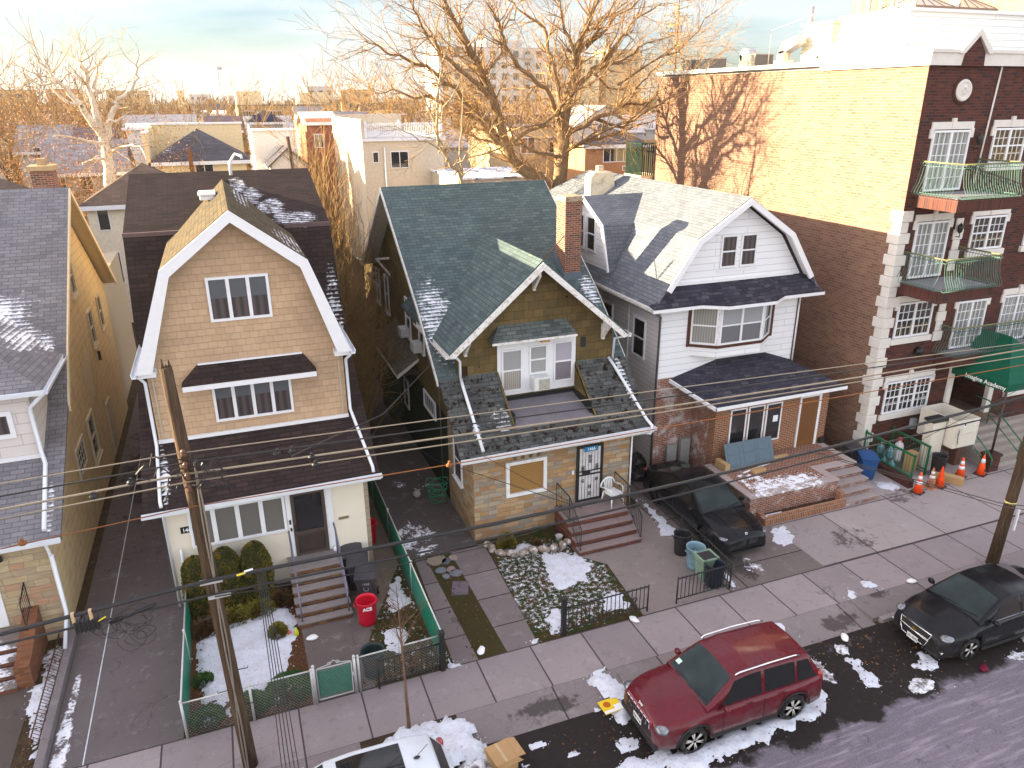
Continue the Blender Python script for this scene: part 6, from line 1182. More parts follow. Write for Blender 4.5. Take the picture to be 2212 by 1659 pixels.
b = MB(); b.hexa([(-.19, -.19, 0), (.19, -.19, 0), (.19, .19, 0), (-.19, .19, 0), (-.26, -.24, .72), (.26, -.24, .72), (.26, .24, .72), (-.26, .24, .72)]); b.hexa([(-.22, -.20, .722), (.22, -.20, .722), (.22, .20, .722), (-.22, .20, .722), (-.22, -.20, .723), (.22, -.20, .723), (.22, .20, .723), (-.22, .20, .723)], 1); b.box(-.28, .28, -.26, -.22, .68, .74); b.box(-.28, .28, .22, .26, .68, .74); b.box(-.28, -.24, -.22, .22, .68, .74); b.box(.24, .28, -.22, .22, .68, .74); b.build('body', [GB, BINK], gt, local=True, bevel=.015)
b = MB(); b.tube([(-.27, -.08, .58), (-.31, -.06, .56), (-.31, .06, .56), (-.27, .08, .58)], .014, 5); b.build('handle', GB, gt, local=True)
bg_ = round_bin('trash_can', 'black bin with a liner standing in front of the lift tower', BINK, (23.35+.35, 18.0-.35, 0), .27, .85)
def wheelie(label, mat, loc, rz=0, group=None, h=.98, lab=None):
    t = thing('wheelie_bin', label, 'trash can', loc, group, rz=rz); WL[t.name] = Vector((0, 0, 0)); b = MB()
    b.hexa([(-.22, -.24, .04), (.22, -.24, .04), (.22, .22, .04), (-.22, .22, .04), (-.29, -.34, h-.08), (.29, -.34, h-.08), (.29, .33, h-.02), (-.29, .33, h-.02)]); b.box(-.305, .305, -.36, -.30, h-.14, h-.07); b.build('body', mat, t, local=True, bevel=.03)
    b = MB(); b.grid([[(x, y, h+.03-.05*(x/.3)**4-.03*(y/.36)**4-.09*(.34-y)*.9) for y in (-.38, -.3, -.15, 0, .15, .3, .36)] for x in (-.31, -.25, -.12, 0, .12, .25, .31)]); b.box(-.31, .31, -.38, .36, h-.10, h-.075) if False else None; b.grid([[(x, y, h-.055-.0*y) for y in (-.38, .36)] for x in (-.31, .31)]); b.build('lid', mat, t, local=True)
    b = MB(); b.tube([(-.24, .30, h-.06), (-.24, .42, h-.02), (.24, .42, h-.02), (.24, .30, h-.06)], .017, 6); b.build('handle', mat, t, local=True)
    for s in (-1, 1): b = MB(); b.lathe([(0, -.025), (.11, -.025), (.11, .025), (0, .025)], (s*.27, .24, .11), 16, axis='x'); b.build('wheel', RUBBER, t, local=True)
    return t
BINW = m_plain('charcoal_bin_plastic', (.038, .036, .045), .5, var=.1)
w1 = wheelie('black wheeled bin numbered 1468, frontmost of three beside the steps', BINW, (2.42, 18.0, 0), -.25, 'black wheeled bins beside the steps')
text_mesh('lettering', '1468', m_plain('chalk_mark', (.4, .4, .42)), w1, (0, -.325, .72), (1, 0, 0), (0, -.1, 1), .10, base=1)
b = MB(); b.tube([(.07*math.cos(a), -.30, .55+.07*math.sin(a)) for a in [i*math.pi/8 for i in range(17)]], .008, 4); b.build('round_mark', bpy.data.materials['chalk_mark'], w1, local=True)
wheelie('black wheeled bin, the middle one of three beside the front steps', BINW, (2.30, 18.68, 0), -.15, 'black wheeled bins beside the steps')
wheelie('black wheeled bin hard against the cream wall, rearmost of three', BINW, (2.22, 19.2, 0), -.1, 'black wheeled bins beside the steps')
wheelie('blue wheeled bin at the end of the brick ramp wall', m_plain('blue_bin_plastic', (.012, .065, .20), .4, var=.06), (21.1, 18.5, 0), -.5)
wheelie('dark wheeled bin tucked between the blue bin and the quoined corner', BINW, (21.2, 19.35, 0), -.2)
# bagged rubbish and water bottles
BAG = m_plain('black_bag_film', (.014, .014, .016), .22, bump=.6, bs=9)
def bag(label, loc, r, sd_, sq=(1.1, 1, .75), mat=None, group='black bags behind the black sedan'):
    b = MB(); b.ball((0, 0, r*sq[2]*.85), r, 18, sq=sq)
    for i, v in enumerate(b.v): n = mn.fractal(Vector((v.x*7+sd_, v.y*7, v.z*7)), 1, 2, 3); b.v[i] = v*(1+.18*n); b.v[i].z = max(0, b.v[i].z)
    o = b.build('rubbish_bag', mat or BAG, local=True); o.location = loc; tag(o, label, 'bag', group); return o
bag('slumped black rubbish bag leaning on the dark green gate', (12.9, 22.2, 0), .48, 1); bag('black rubbish bag in the middle behind the sedan', (13.6, 22.3, 0), .42, 5); bag('tall upright dark bag beside the brick wall', (14.35, 22.2, 0), .40, 9, (1, .9, 1.35)); bag('flat black rubbish bag on the ground behind the bumper', (13.2, 21.6, 0), .40, 13, (1.3, 1, .5))
b = MB(); b.box(14.85, 15.25, 21.35, 21.5, 0, 1.4); b.box(14.3, 14.7, 21.4, 21.5, 0, 1.2); top(b, 'leaning_boards', [m_plain('grey_boards', (.28, .28, .27), .8)], 'grey boards leaning on the stained brick wall behind the bags', 'boards', base=(14.8, 21.4, 0))
b = MB(); b.box(11.75, 12.35, 22.4, 22.5, 0, 1.9); top(b, 'green_gate', [m_plain('green_gate_mesh', (.03, .06, .03), .9)], 'dark green side gate between the stone house and the car drive', 'gate', base=(12.05, 22.45, 0))
TR = m_plain('clear_blue_plastic', (.10, .22, .26), .15, coat=.5)
def bottle(label, loc):
    b = MB(); b.lathe([(0, 0), (.13, 0), (.135, .05), (.128, .1), (.135, .15), (.128, .2), (.135, .26), (.12, .32), (.05, .39), (.035, .46), (0, .46)], n=14); return tag(place(b.build('water_bottle', TR, local=True), loc), label, 'bottle', 'water bottles behind the green railing')
for k, (x, y, z) in enumerate([(22.45, 19.3, 0), (22.45, 18.95, 0), (22.45, 18.6, 0), (22.8, 19.3, 0), (22.45, 19.2, .47), (22.5, 18.8, .47)]): bottle('large blue water bottle behind the green railing, '+['nearest the quoin on the ground', 'second along on the ground', 'third along on the ground', 'one standing out from the row', 'upper one nearer the wall', 'upper one farther out'][k], (x, y, z))
b = MB(); b.lathe([(0, 0), (.15, 0), (.16, .1), (.16, .62), (.12, .72), (.05, .76), (.05, .82), (0, .82)], n=14); g = tag(place(b.build('gas_bottle', m_plain('grey_bottle', (.45, .42, .44), .4), local=True), (22.85, 18.75, .3)), 'grey gas bottle with a red valve behind the green railing', 'gas bottle'); b = MB(); b.box(-.05, .05, -.05, .05, .82, .93); b.build('valve', m_plain('red_valve', (.7, .05, .03)), g, local=True)
CARD = m_plain('cardboard', (.40, .25, .12), .85, var=.08); CARDD = m_plain('cardboard_shadow_side', (.36, .22, .11), .85)
b = MB(); b.box(-.5, .5, -.17, .17, 0, .26); b.box(-.49, .49, -.02, .02, .26, .264, 1)
o = tag(b.build('cardboard_box', [CARD, m_plain('parcel_tape', (.45, .33, .2), .3)], local=True, bevel=.008), 'long brown cardboard box on the pavement among the orange cones', 'box'); place(o, (23.72, 17.18, 0), -1.05)
b = MB(); b.box(-.20, .20, -.16, .16, 0, .78); tag(place(b.build('cardboard_box', CARD, local=True, bevel=.01), (23.1, 18.35, 0), .1), 'upright brown cardboard box behind the green barred railing', 'box')
b = MB(); b.box(-.26, .26, -.28, .28, 0, .30); b.ext([(-.26, -.28, .30), (.26, -.28, .30), (.27, -.50, .42), (-.25, -.50, .42)], (0, 0, .006)); b.ext([(.26, -.28, .30), (.26, .28, .30), (.46, .26, .26), (.46, -.26, .26)], (0, 0, .006)); b.box(-.03, .03, -.27, .27, .30, .303, 1)
tag(place(b.build('cardboard_box', [CARD, bpy.data.materials['parcel_tape']], local=True), (4.05, 11.45, -.12), .15), 'open brown cardboard box lying in the gutter by the snow heap', 'box')
YB = MB(); YB.box(-.24, .24, -.20, .20, 0, .03); yb = tag(place(YB.build('yellow_packet', m_plain('yellow_card', (.75, .52, .01), .5, var=.03), local=True), (6.98, 11.98, -.06), .05), 'flat yellow cardboard packet lying on snow in the gutter', 'packet'); YB = MB(); YB.box(-.24, .24, -.20, -.12, .03, .033); YB.box(.05, .24, -.12, -.02, .03, .0332); YB.build('white_print', SIGNW, yb, local=True); YB = MB(); YB.lathe([(.09, .031), (.09, .034), (.06, .034)], (-.08, .05, 0), 16); YB.build('orange_ring', m_plain('orange_print', (.45, .12, .01)), yb, local=True)
ORG = m_plain('cone_orange', (.85, .075, .01), .5, var=.05); CBASE = BLACKM; CRF = m_plain('reflective_band', (.75, .76, .78), .3)
def cone(label, loc, bands, base, mat, rz=.3):
    t = thing('traffic_cone', label, 'traffic cone', loc, 'traffic cones by the ramp', rz=rz); WL[t.name] = Vector((0, 0, 0)); rr = lambda h: .17*(1-h/.80)+.028*(h/.80)
    b = MB(); b.box(-.20, .20, -.20, .20, 0, .035); b.build('base', base, t, local=True, bevel=.015); b = MB(); b.lathe([(rr(.03), .03), (rr(.4), .4), (rr(.80), .80), (.02, .81), (0, .81)], n=20); b.build('body', mat, t, local=True)
    for a, c in bands: b = MB(); b.lathe([(rr(a)+.003, a), (rr(c)+.003, c)], n=20); b.build('band', CRF, t, local=True)
    return t
cone('bright orange cone with two white bands at the end of the ramp wall', (22.0, 16.95, 0), [(.35, .46), (.54, .66)], CBASE, ORG)
cone('faded worn orange cone with dull bands beside the long box', (22.72, 17.05, .0), [(.40, .50), (.58, .66)], m_plain('tan_cone_base', (.45, .20, .10)), m_plain('worn_cone', (.34, .10, .055), .7, dirt=((.6, .5, .4), 8)))
cone('plain orange cone without bands touching the long cardboard box', (23.08, 16.98, 0), [], CBASE, m_plain('plain_cone_orange', (.80, .07, .015), .6, dirt=((.35, .04, .01), 9)))
cone('orange cone with two white bands beyond the far end of the box', (24.42, 17.25, 0), [(.35, .47), (.54, .67)], CBASE, ORG)
tc_ = cone('orange cone marked TEC in front of the brick pier', (25.32, 17.12, 0), [(.50, .66)], CBASE, ORG); text_mesh('lettering', 'TEC', BLACKM, tc_, (0, -.135, .22), (1, 0, 0), (0, .2, 1), .10, base=1, bold=.003)
# door slab and timber on the terrace
SD = thing('door_slab', 'blue grey panelled door leaning sideways against the porch windows', 'door', (16.55, 19.7, .9)); DG = m_plain('blue_grey_door_paint', (.075, .115, .15), .5, var=.1)
b = MB(); c = [(-1.02, -.28, 0), (1.02, -.28, 0), (1.02, .08, .86), (-1.02, .08, .86)]; b.ext([Vector(p)+Vector((16.55, 19.7, .91)) for p in c], (0, -.04, .015)); b.build('slab', DG, SD, recalc=True)
for u in (-.68, 0, .62):
    for v in (.12, .55): b = MB(); q = lambda a, t: Vector((16.55+a, 19.7-.28+.36*t-.042, .91+.86*t+.016)); b.tube([q(u-.25, v), q(u+.25, v), q(u+.25, v+.32), q(u-.25, v+.32), q(u-.25, v)], .008, 4); b.build('panel_moulding', DG, SD)
TIM = m_plain('raw_timber', (.42, .28, .14), .8)
b = MB(); b.box(17.5, 18.25, 19.5, 19.6, .9, 1.02); top(b, 'timber_offcut', [TIM], 'pale timber offcut lying right of the leaning door', 'timber', base=(17.9, 19.55, .9))
b = MB(); b.box(-.28, .28, -.12, .12, 0, .12); tag(place(b.build('brown_parcel', CARD, local=True, bevel=.02), (16.5, 18.95, .905), .15), 'brown wrapped parcel on the terrace in front of the door slab', 'parcel'); b = MB(); b.tube([(15.9, 19.0, .95), (17.3, 19.3, .95)], .03, 6); top(b, 'white_pipe', [WHITE], 'white pipe lying on the terrace by the door slab', 'pipe', base=(16.6, 19.15, .9))
b = MB(); b.box(15.35, 15.55, 19.3, 19.9, .905, 1.2); top(b, 'plywood_offcut', [TIM], 'plywood offcut leaning at the left end of the door slab', 'timber', base=(15.45, 19.6, .9))
b = MB(); b.box(20.15, 20.4, 20.0, 20.3, .9, 1.12); top(b, 'dark_planter', [BLACKM], 'small dark planter at the right end of the brick porch', 'planter', base=(20.3, 20.1, .9))
# small litter
for k, (x, y, z, c_, lb) in enumerate([(.75, 16.85, 0, SIGNW, 'crumpled white bag lying at the foot of the tan house steps'), (4.72, 14.75, 0, SIGNW, 'white paper scrap on the grass strip by the pavement'), (9.0, 14.42, 0, SIGNW, 'crumpled white bag on the pavement below the iron fence'), (17.4, 13.0, 0, SIGNW, 'white paper scrap on the joint near the right pole'), (13.9, 11.9, -.12, SIGNW, 'white disc of litter in the dark gutter'), (.35, 17.15, 0, m_plain('yellow_green_wrap', (.6, .6, .05)), 'yellow green wrapper standing by the tan house steps'), (.1, 17.3, 0, m_plain('pink_wrap', (.7, .15, .2)), 'pink wrapper lying on the front yard snow'), (16.3, 9.75, -.12, m_plain('maroon_rag', (.12, .01, .03)), 'maroon rag lying at the edge of the pale road')]):
    b = MB(); b.ball((0, 0, .04), .13 if k not in (5,) else .09, 10, sq=(1.3, .8, .35) if k != 5 else (.7, .7, 2.2))
    for i, v in enumerate(b.v): b.v[i] = v*(1+.35*mn.noise(Vector((v.x*9+k, v.y*9, v.z*9)))); b.v[i].z = max(.004, b.v[i].z)
    tag(place(b.build('litter', c_, local=True), (x, y, z), k), lb, 'litter')
b = MB(); b.box(-.24, .24, -.32, .32, 0, .03); tag(place(b.build('slate_slab', m_plain('purple_slate', (.13, .11, .13), .8), local=True), (5.0, 17.5, .0), -.35), 'square purple slate slab on the grass strip', 'slab')
for k, (x, y, r_, c_) in enumerate([(4.72, 19.1, .26, (.24, .2, .15)), (5.0, 18.95, .14, (.10, .11, .13)), (5.25, 19.05, .13, (.28, .22, .18)), (4.72, 18.55, .15, (.15, .17, .20)), (5.02, 18.5, .13, (.24, .18, .17)), (4.78, 18.2, .11, (.17, .18, .2)), (5.1, 18.25, .17, (.16, .16, .18))]):
    b = MB(); n = 9; b.ext([(r_*(1+.25*mn.noise(Vector((k*3.1, i*1.7, 0))))*math.cos(2*math.pi*i/n)*1.25, r_*math.sin(2*math.pi*i/n), 0) for i in range(n)], (0, 0, .035)); tag(place(b.build('stepping_stone', m_plain('flag_stone_%s' % 'abcdefg'[k], c_, .85), local=True, recalc=True), (x, y, 0), k), ['largest tan flagstone at the far end of the grass strip', 'dark round flagstone right of the largest tan one', 'small pinkish flagstone at the strip right edge', 'blue grey flagstone below the largest tan one', 'small pink grey flagstone in the middle of the group', 'smallest grey flagstone, lowest on the left', 'angular grey flagstone, lowest on the right'][k], 'stone', 'flagstones on the grass strip')
RK = m_plain('rough_edging_rock', (.28, .22, .17), .95, var=.35, vs=8, bump=.8, bs=7, dirt=(SNOW, 6))
EP = [(6.48, 19.3), (6.52, 19.0), (6.68, 18.72), (7.0, 18.58), (7.35, 18.5), (7.68, 18.48), (8.02, 18.42), (8.36, 18.40), (8.68, 18.42), (8.92, 18.5)]
rk = None
for k, (x, y) in enumerate(EP):
    b = MB(); b.ball((0, 0, .06), .16, 12, sq=(1.2, .75, .7))
    for i, v in enumerate(b.v): b.v[i] = v*(1+.4*mn.noise(Vector((v.x*6+k*5, v.y*6, v.z*6))))
    tag(place(b.build('edging_rock', RK, local=True), (x, y, 0), k), 'rough snow-dusted rock edging the bed, '+['at the house corner', 'second from the house corner', 'third from the house corner', 'fourth from the house corner', 'fifth from the house corner', 'fifth from the steps', 'fourth from the steps', 'third from the steps', 'second from the steps', 'nearest the steps'][k], 'rock', 'rocks edging the planting bed')
b = MB(); b.lathe([(0, 0), (.09, 0), (.12, .17), (.13, .18), (.11, .18), (.1, .12), (0, .12)], n=14); tag(place(b.build('flower_pot', m_plain('pale_pot', (.5, .48, .46)), local=True), (8.72, 18.78, 0)), 'small pale flower pot in the bed beside the brown steps', 'pot')
b = MB(); b.lathe([(0, 0), (.11, .02), (.15, .12), (.11, .22), (0, .25)], n=12); tag(place(b.build('ball', m_plain('grey_ball', (.35, .32, .28)), local=True), (5.15, 23.2, 0)), 'pale ball lying in the rear driveway by the green wall', 'ball')
b = MB()
for k in range(7): b.tube([(5.75+.25*math.cos(a+k)*(1+.1*k), 22.6+.3*math.sin(a+k), .1+.12*k+.05*math.sin(3*a)) for a in [i*.5 for i in range(13)]], .014, 4)
top(b, 'garden_hose', [m_plain('green_hose', (.02, .22, .10), .4)], 'coiled green garden hose hanging by the dark green wall', 'hose', base=(5.75, 22.6, 0))
b = MB(); b.lathe([(0, .3), (.03, .32), (.3, .55), (.34, .6), (.36, .9), (.3, .9), (.28, .6), (0, .4)], n=16); b.box(-.03, .03, -.2, .2, 0, .4); b.box(-.2, .2, -.03, .03, 0, .38)
tag(place(b.build('wheelbarrow', m_plain('yellow_tub', (.55, .33, .01), .5), local=True), (-3.4, 38.0, 0)), 'yellow tub standing far down the left driveway', 'tub')
# ================================================================ fences
LINK = m_plain('galvanised_wire', (.26, .26, .26), .4, metal=.5); POST = m_plain('galvanised_post', (.50, .50, .50), .45, metal=.4)
GPRIV = m_plain('green_privacy_slats', (.008, .17, .105), .5, var=.18, vs=9)
def chain(par, a, c, h, cell=.085, r=.0032, name='wire_mesh', z0=.04):
    a = Vector(a); c = Vector(c); d = c-a; ln = d.length; u = d/ln; b = MB(); n = u.cross(Vector((0, 0, 1)))*.004
    k = int((ln+h)/cell)
    for i in range(k+1):
        for s in (0, 1):
            x0 = i*cell-h; p0 = [x0, 0]; p1 = [x0+h, h]
            if s: p0, p1 = [x0, h], [x0+h, 0]
            t0 = max(0, -x0/h); t1 = min(1, (ln-x0)/h)
            if t1-t0 < .03: continue
            q = lambda t: a+u*(p0[0]+h*t)+Vector((0, 0, z0+p0[1]+(p1[1]-p0[1])*t))+(n if s else -n)
            b.tube([q(t0), q(t1)], r, 3, caps=False)
    return b.build(name, LINK, par, uv=False)
def fence_posts(par, P, h, r=.03, name='post'):
    for p in P: b = MB(); b.tube([(p[0], p[1], 0), (p[0], p[1], h)], r, 8); b.ball((p[0], p[1], h), r*1.25, 8); b.build(name, POST, par)
fl_ = thing('green_fence', 'wire fence with green privacy slats between the left driveway and snowy yard', 'fence', (-2.27, 16.5, 0))
b = MB(); b.box(-2.262, -2.258, 14.5, 19.45, .03, .98); b.build('privacy_slats', GPRIV, fl_); chain(fl_, (-2.285, 14.5, 0), (-2.285, 19.45, 0), .95, .1); fence_posts(fl_, [(-2.27, 14.48), (-2.27, 17.0), (-2.27, 19.45)], 1.05); b = MB(); b.tube([(-2.27, 14.48, 1.0), (-2.27, 19.45, 1.0)], .02, 6); b.build('top_rail', POST, fl_)
fr2 = thing('green_fence', 'wire fence with bright green privacy slats beside the shared concrete driveway strips', 'fence', (3.66, 19, 0))
b = MB(); b.box(3.645, 3.649, 14.62, 25.5, .03, 1.02); b.build('privacy_slats', GPRIV, fr2); chain(fr2, (3.67, 14.62, 0), (3.67, 22, 0), .98, .1); fence_posts(fr2, [(3.66, 14.6), (3.66, 17.8), (3.66, 20.9), (3.66, 23.5), (3.66, 25.5)], 1.08); b = MB(); b.tube([(3.66, 14.6, 1.03), (3.66, 25.5, 1.03)], .021, 6); b.build('top_rail', POST, fr2)
ff = thing('chain_link_fence', 'low chain link fence along the pavement in front of the snowy yard', 'fence', (-.8, 14.5, 0))
chain(ff, (-2.25, 14.5, 0), (.5, 14.5, 0), .92); fence_posts(ff, [(-.85, 14.5), (.5, 14.5)], 1.0); b = MB(); b.tube([(-2.27, 14.5, .98), (.5, 14.5, .98)], .019, 6); b.build('top_rail', POST, ff)
gt2 = thing('yard_gate', 'chain link gate backed with green sheet and topped with a scroll at the front walk', 'gate', (1.02, 14.5, 0))
chain(gt2, (.62, 14.5, .05), (1.42, 14.5, .05), .85, .075); b = MB(); b.box(.62, 1.42, 14.52, 14.524, .12, .88); b.build('green_backing', GPRIV, gt2)
b = MB(); b.tube([(.62, 14.5, .08), (.62, 14.5, .96), (1.42, 14.5, .96), (1.42, 14.5, .08), (.62, 14.5, .08)], .019, 6); b.tube([(.62, 14.5, .98), (.75, 14.5, 1.0), (.9, 14.5, 1.03), (1.02, 14.5, 1.12), (1.14, 14.5, 1.03), (1.3, 14.5, 1.0), (1.42, 14.5, .98)], .011, 5)
for s in (-1, 1): b.tube([(1.02+s*(.1+.04*math.cos(a)), 14.5, 1.05+.04*math.sin(a)) for a in [i*.6 for i in range(9)]], .008, 4)
b.build('frame', POST, gt2); b = MB(); b.box(1.42, 1.5, 14.47, 14.53, .55, .62); b.build('latch', POST, gt2)
fence_posts(gt2, [(.55, 14.5), (1.49, 14.5)], 1.08, .034)
f3 = thing('chain_link_fence', 'short chain link fence between the gate and the black corner post', 'fence', (2.5, 14.5, 0))
chain(f3, (1.56, 14.52, 0), (3.6, 14.56, 0), .95); fence_posts(f3, [(1.58, 14.51)], 1.05); b = MB(); b.tube([(1.56, 14.52, 1.0), (3.64, 14.57, 1.0)], .019, 6); b.build('top_rail', POST, f3)
def bar_fence(name, label, a, c, h=.82, sp=.125, big=None, scr=True, tips=True):
    a = Vector(a); c = Vector(c); t = thing(name, label, 'fence', (a+c)/2, 'black iron fences along the pavement'); d = c-a; n = int(d.length/sp); b = MB(); U = Vector((0, 0, 1))
    b.tube([a+U*h, c+U*h], .020, 6); b.tube([a+U*.14, c+U*.14], .018, 6)
    for i in range(n+1):
        q = a+d*i/n; b.tube([q+U*.12, q+U*(h+.0)], .0115, 4)
        if tips: b.tube([q+U*h+d.normalized()*.02*math.cos(x)+U*.03*math.sin(x)+U*.03 for x in [k*.9 for k in range(6)]], .007, 4)
    if scr:
        F_ = Fr(a, d, d.cross(U)); m_ = d.length*.82 if d.length > 2 else d.length/2
        for dz in (.35, .55):
            for s in (-1, 1): scroll(b, (m_, dz), .09, F_, s=s, rr=.008); scroll(b, (m_, dz), -.08, F_, s=s, rr=.008)
    b.build('bars', BLACKM, t); e = [a, c]
    for i, p in enumerate(e):
        if big == i: b = MB(); b.box(p.x-.06, p.x+.06, p.y-.06, p.y+.06, 0, 1.12); b.box(p.x-.075, p.x+.075, p.y-.075, p.y+.075, 1.12, 1.16); b.build('post', BLACKM, t)
        else: b = MB(); b.tube([p, p+U*(h+.04)], .024, 6); b.build('post', BLACKM, t)
    return t
bar_fence('iron_fence', 'short black iron fence in front of the dark round bin ending at a thick post', (2.02, 14.44, 0), (3.62, 14.50, 0), big=1, tips=False)
bar_fence('iron_fence', 'long black iron fence with curled tips in front of the snowy lawn', (6.97, 14.62, 0), (9.52, 14.64, 0), big=0)
bar_fence('iron_fence', 'black iron fence panel with a flower scroll beside the navy bin', (10.46, 14.64, 0), (12.28, 14.68, 0))
bar_fence('iron_fence', 'black iron fence running back between the round bins and the black sedan', (12.30, 14.72, 0), (12.42, 17.5, 0), scr=False)
lf = thing('fallen_railing', 'rusty iron railing lying over the snowy strip beside the left driveway', 'railing', (-5.5, 17, .2)); b = MB(); b.tube([(-5.45, 15.3, .25), (-5.42, 19.0, .35)], .018, 5); b.tube([(-5.32, 15.4, .12), (-5.26, 19.0, .2)], .014, 5)
for k in range(34): y = 15.4+k*.108; b.tube([(-5.45, y, .26), (-5.31, y, .13)], .007, 4)
b.build('bars', m_plain('rusty_iron', (.10, .05, .04), .8), lf)
b = MB(); b.tube([(-5.18, 19.15, 2.6), (-5.16, 19.1, .9), (-5.24, 18.5, .2)], .05, 8); top(b, 'drain_pipe', [GUT], 'white drain pipe slanting down by the left house corner', 'pipe', base=(-5.2, 18.9, .2))
# ================================================================ utility poles and wires
PW_ = Mt('weathered_pole_wood'); p = PW_.pos(); mpp = PW_.n('Mapping'); PW_.l(p, mpp.inputs[0]); mpp.inputs['Scale'].default_value = (9, 9, .5)
cc = PW_.ramp(PW_.noise(mpp.outputs[0], 3, 7, .7), [(.3, (.030, .019, .013)), (.55, (.080, .052, .034)), (.75, (.15, .10, .064))]); PW_.bump(PW_.noise(mpp.outputs[0], 5, 5), .8, .02); PW_ = PW_.set(cc, .9)
pole = thing('utility_pole', 'tall splintered wooden utility pole crossing the front of the tan gambrel house', 'utility pole', (-1.0, 13.24, 0), 'wooden utility poles')
b = MB(); q = [(-1.0+(-.22)*t-.04*t*t, 13.24, 9.05*t) for t in [i/14 for i in range(15)]]; b.tube(q, [.155-.05*i/14 for i in range(15)], 16)
for s, h in ((-.06, .16), (.05, .12), (.0, .05)): b.tube([(-1.24+s, 13.24+s*.5, 8.95), (-1.245+s, 13.24, 9.05+h)], [.05, .012], 5)
b.build('shaft', PW_, pole)
for i, z in enumerate((1.2, 1.65, 2.1, 2.55, 3.9, 5.3)):
    s = 1 if i % 2 else -1; x = -1.0-.22*z/9; b = MB(); b.tube([(x, 13.22, z), (x+s*.32, 13.2, z), (x+s*.33, 13.2, z+.05)], .010, 4); b.build('climbing_step', BLACKM, pole)
b = MB()
for k, r_ in enumerate((.018, .016)): b.tube([(-1.24+.18+.03*math.sin(t*9+k*3), 13.08, 7.3-t*7.3) for t in [i/40 for i in range(41)]], r_, 5)
b.build('riser_cable', m_plain('silver_black_cable', (.30, .26, .22), .3, metal=.4), pole)
for z in (7.45, 7.2, 6.98, 6.75): b = MB(); b.lathe([(0, 0), (.05, 0), (.055, .05), (.04, .07), (.055, .09), (.03, .13), (0, .13)], (-1.2+.0, 13.05, z), 10); b.build('insulator', m_plain('brown_porcelain', (.10, .05, .035), .25), pole)
for x_, z_ in ((-1.32, 4.78), (-1.22, 4.44)): b = MB(); b.box(x_, x_+.4, 13.02, 13.1, z_, z_+.08); b.build('bracket', POST, pole)
for k in range(9):
    b = MB(); x0 = -1.2; a_ = rnd.uniform(.3, .9); z0 = rnd.choice((7.4, 7.2, 7.0, 6.8)); s = rnd.choice((-1, 1)); b.tube([(x0+s*a_*t, 13.05-.1*math.sin(t*3.14), z0+(.32*rnd.random()+.05)*math.sin(t*3.14)-.15*t) for t in [i/10 for i in range(11)]], .013, 4); b.build('jumper_cable', BLACKM, pole)
poleR = thing('utility_pole', 'leaning wooden utility pole on the right pavement behind the black sedan', 'utility pole', (20.42, 12.8, 0), 'wooden utility poles')
b = MB(); b.tube([(20.42, 12.8, 0), (20.55, 12.8, 2.5), (20.75, 12.8, 9)], [.17, .15, .11], 16); b.build('shaft', PW_, poleR)
b = MB(); b.box(20.72, 20.78, 12.62, 12.68, 1.2, 1.9); b.build('sign_plate', WHITE, poleR); b = MB(); b.lathe([(.158, 0), (.157, .06)], (20.53, 12.8, 2.1), 14); b.build('tag_band', m_plain('yellow_white_tag', (.7, .6, .2)), poleR)
WBLK = m_plain('black_cable', (.02, .02, .022), .5); WLT = m_plain('pale_cable', (.26, .22, .17), .45, metal=.3); WRU = m_plain('rust_cable', (.20, .08, .03), .7); WWH = m_plain('white_cable_sleeve', (.6, .58, .58), .5)
def wire(label, P, r0, mat, sag=0, name='overhead_wire', twist=0, group='overhead wires'):
    r = r0*1.15; P = [Vector(p) for p in P]; Q = []
    for a, c in zip(P[:-1], P[1:]):
        n = 16
        for i in range(n): t = i/n; q = a.lerp(c, t); q.z -= sag*4*t*(1-t)*((c-a).length/20)**2; Q.append(q)
    Q.append(P[-1]); b = MB(); b.tube(Q, r, 5)
    if twist:
        b.tube([q+Vector((0, .02*math.cos(i*2.4), .02*math.sin(i*2.4))) for i, q in enumerate([Q[0].lerp(Q[-1], 0)]+Q[1:])], r*.5, 4)
    return top(b, name, [mat], label, 'cable', group, base=tuple(P[0]))
XR = 20.7
wire('topmost pale wire between the two poles', [(-14, 13.1, 7.2), (-1.22, 13.1, 7.50), (8.3, 13.1, 7.29), (XR, 13.1, 7.0)], .010, WLT)
wire('dark twisted wire second from the top between the poles', [(-14, 13.1, 6.9), (-1.22, 13.1, 7.30), (8.2, 13.1, 7.10), (XR, 13.1, 6.92)], .014, WBLK)
wire('thick white-sleeved wire third from the top between the poles', [(-14, 13.1, 6.6), (-1.2, 13.1, 7.08), (3.8, 13.1, 6.98), (8.6, 13.1, 6.86), (14.8, 13.1, 6.80), (XR, 13.1, 6.83)], .018, WLT)
wire('golden bare wire fourth from the top between the poles', [(-14, 13.1, 6.4), (-1.2, 13.1, 6.92), (3.8, 13.1, 6.82), (8.7, 13.1, 6.74), (XR, 13.1, 6.62)], .012, WLT)
wire('rusty guy wire lowest of the power wires', [(-14, 13.1, 5.7), (-1.2, 13.1, 6.42), (4, 13.1, 6.36), (XR, 13.1, 6.36)], .010, WRU)
wire('heavy black telephone cable, the upper of the two low cables', [(-14, 13.0, 4.2), (-4.58, 13.0, 4.66), (-1.13, 13.0, 4.88), (4.5, 13, 4.84), (9.17, 13.0, 4.90), (14.1, 13.0, 5.08), (XR, 13.0, 5.44)], .034, WBLK, group='telephone cables')
wire('black telephone cable, the lower of the two low cables', [(-14, 13.0, 4.0), (-4.6, 13.0, 4.45), (-1.12, 13.0, 4.56), (4.5, 13, 4.50), (9.2, 13, 4.60), (14.15, 13.0, 4.83), (XR, 13.0, 5.03)], .020, WBLK, group='telephone cables')
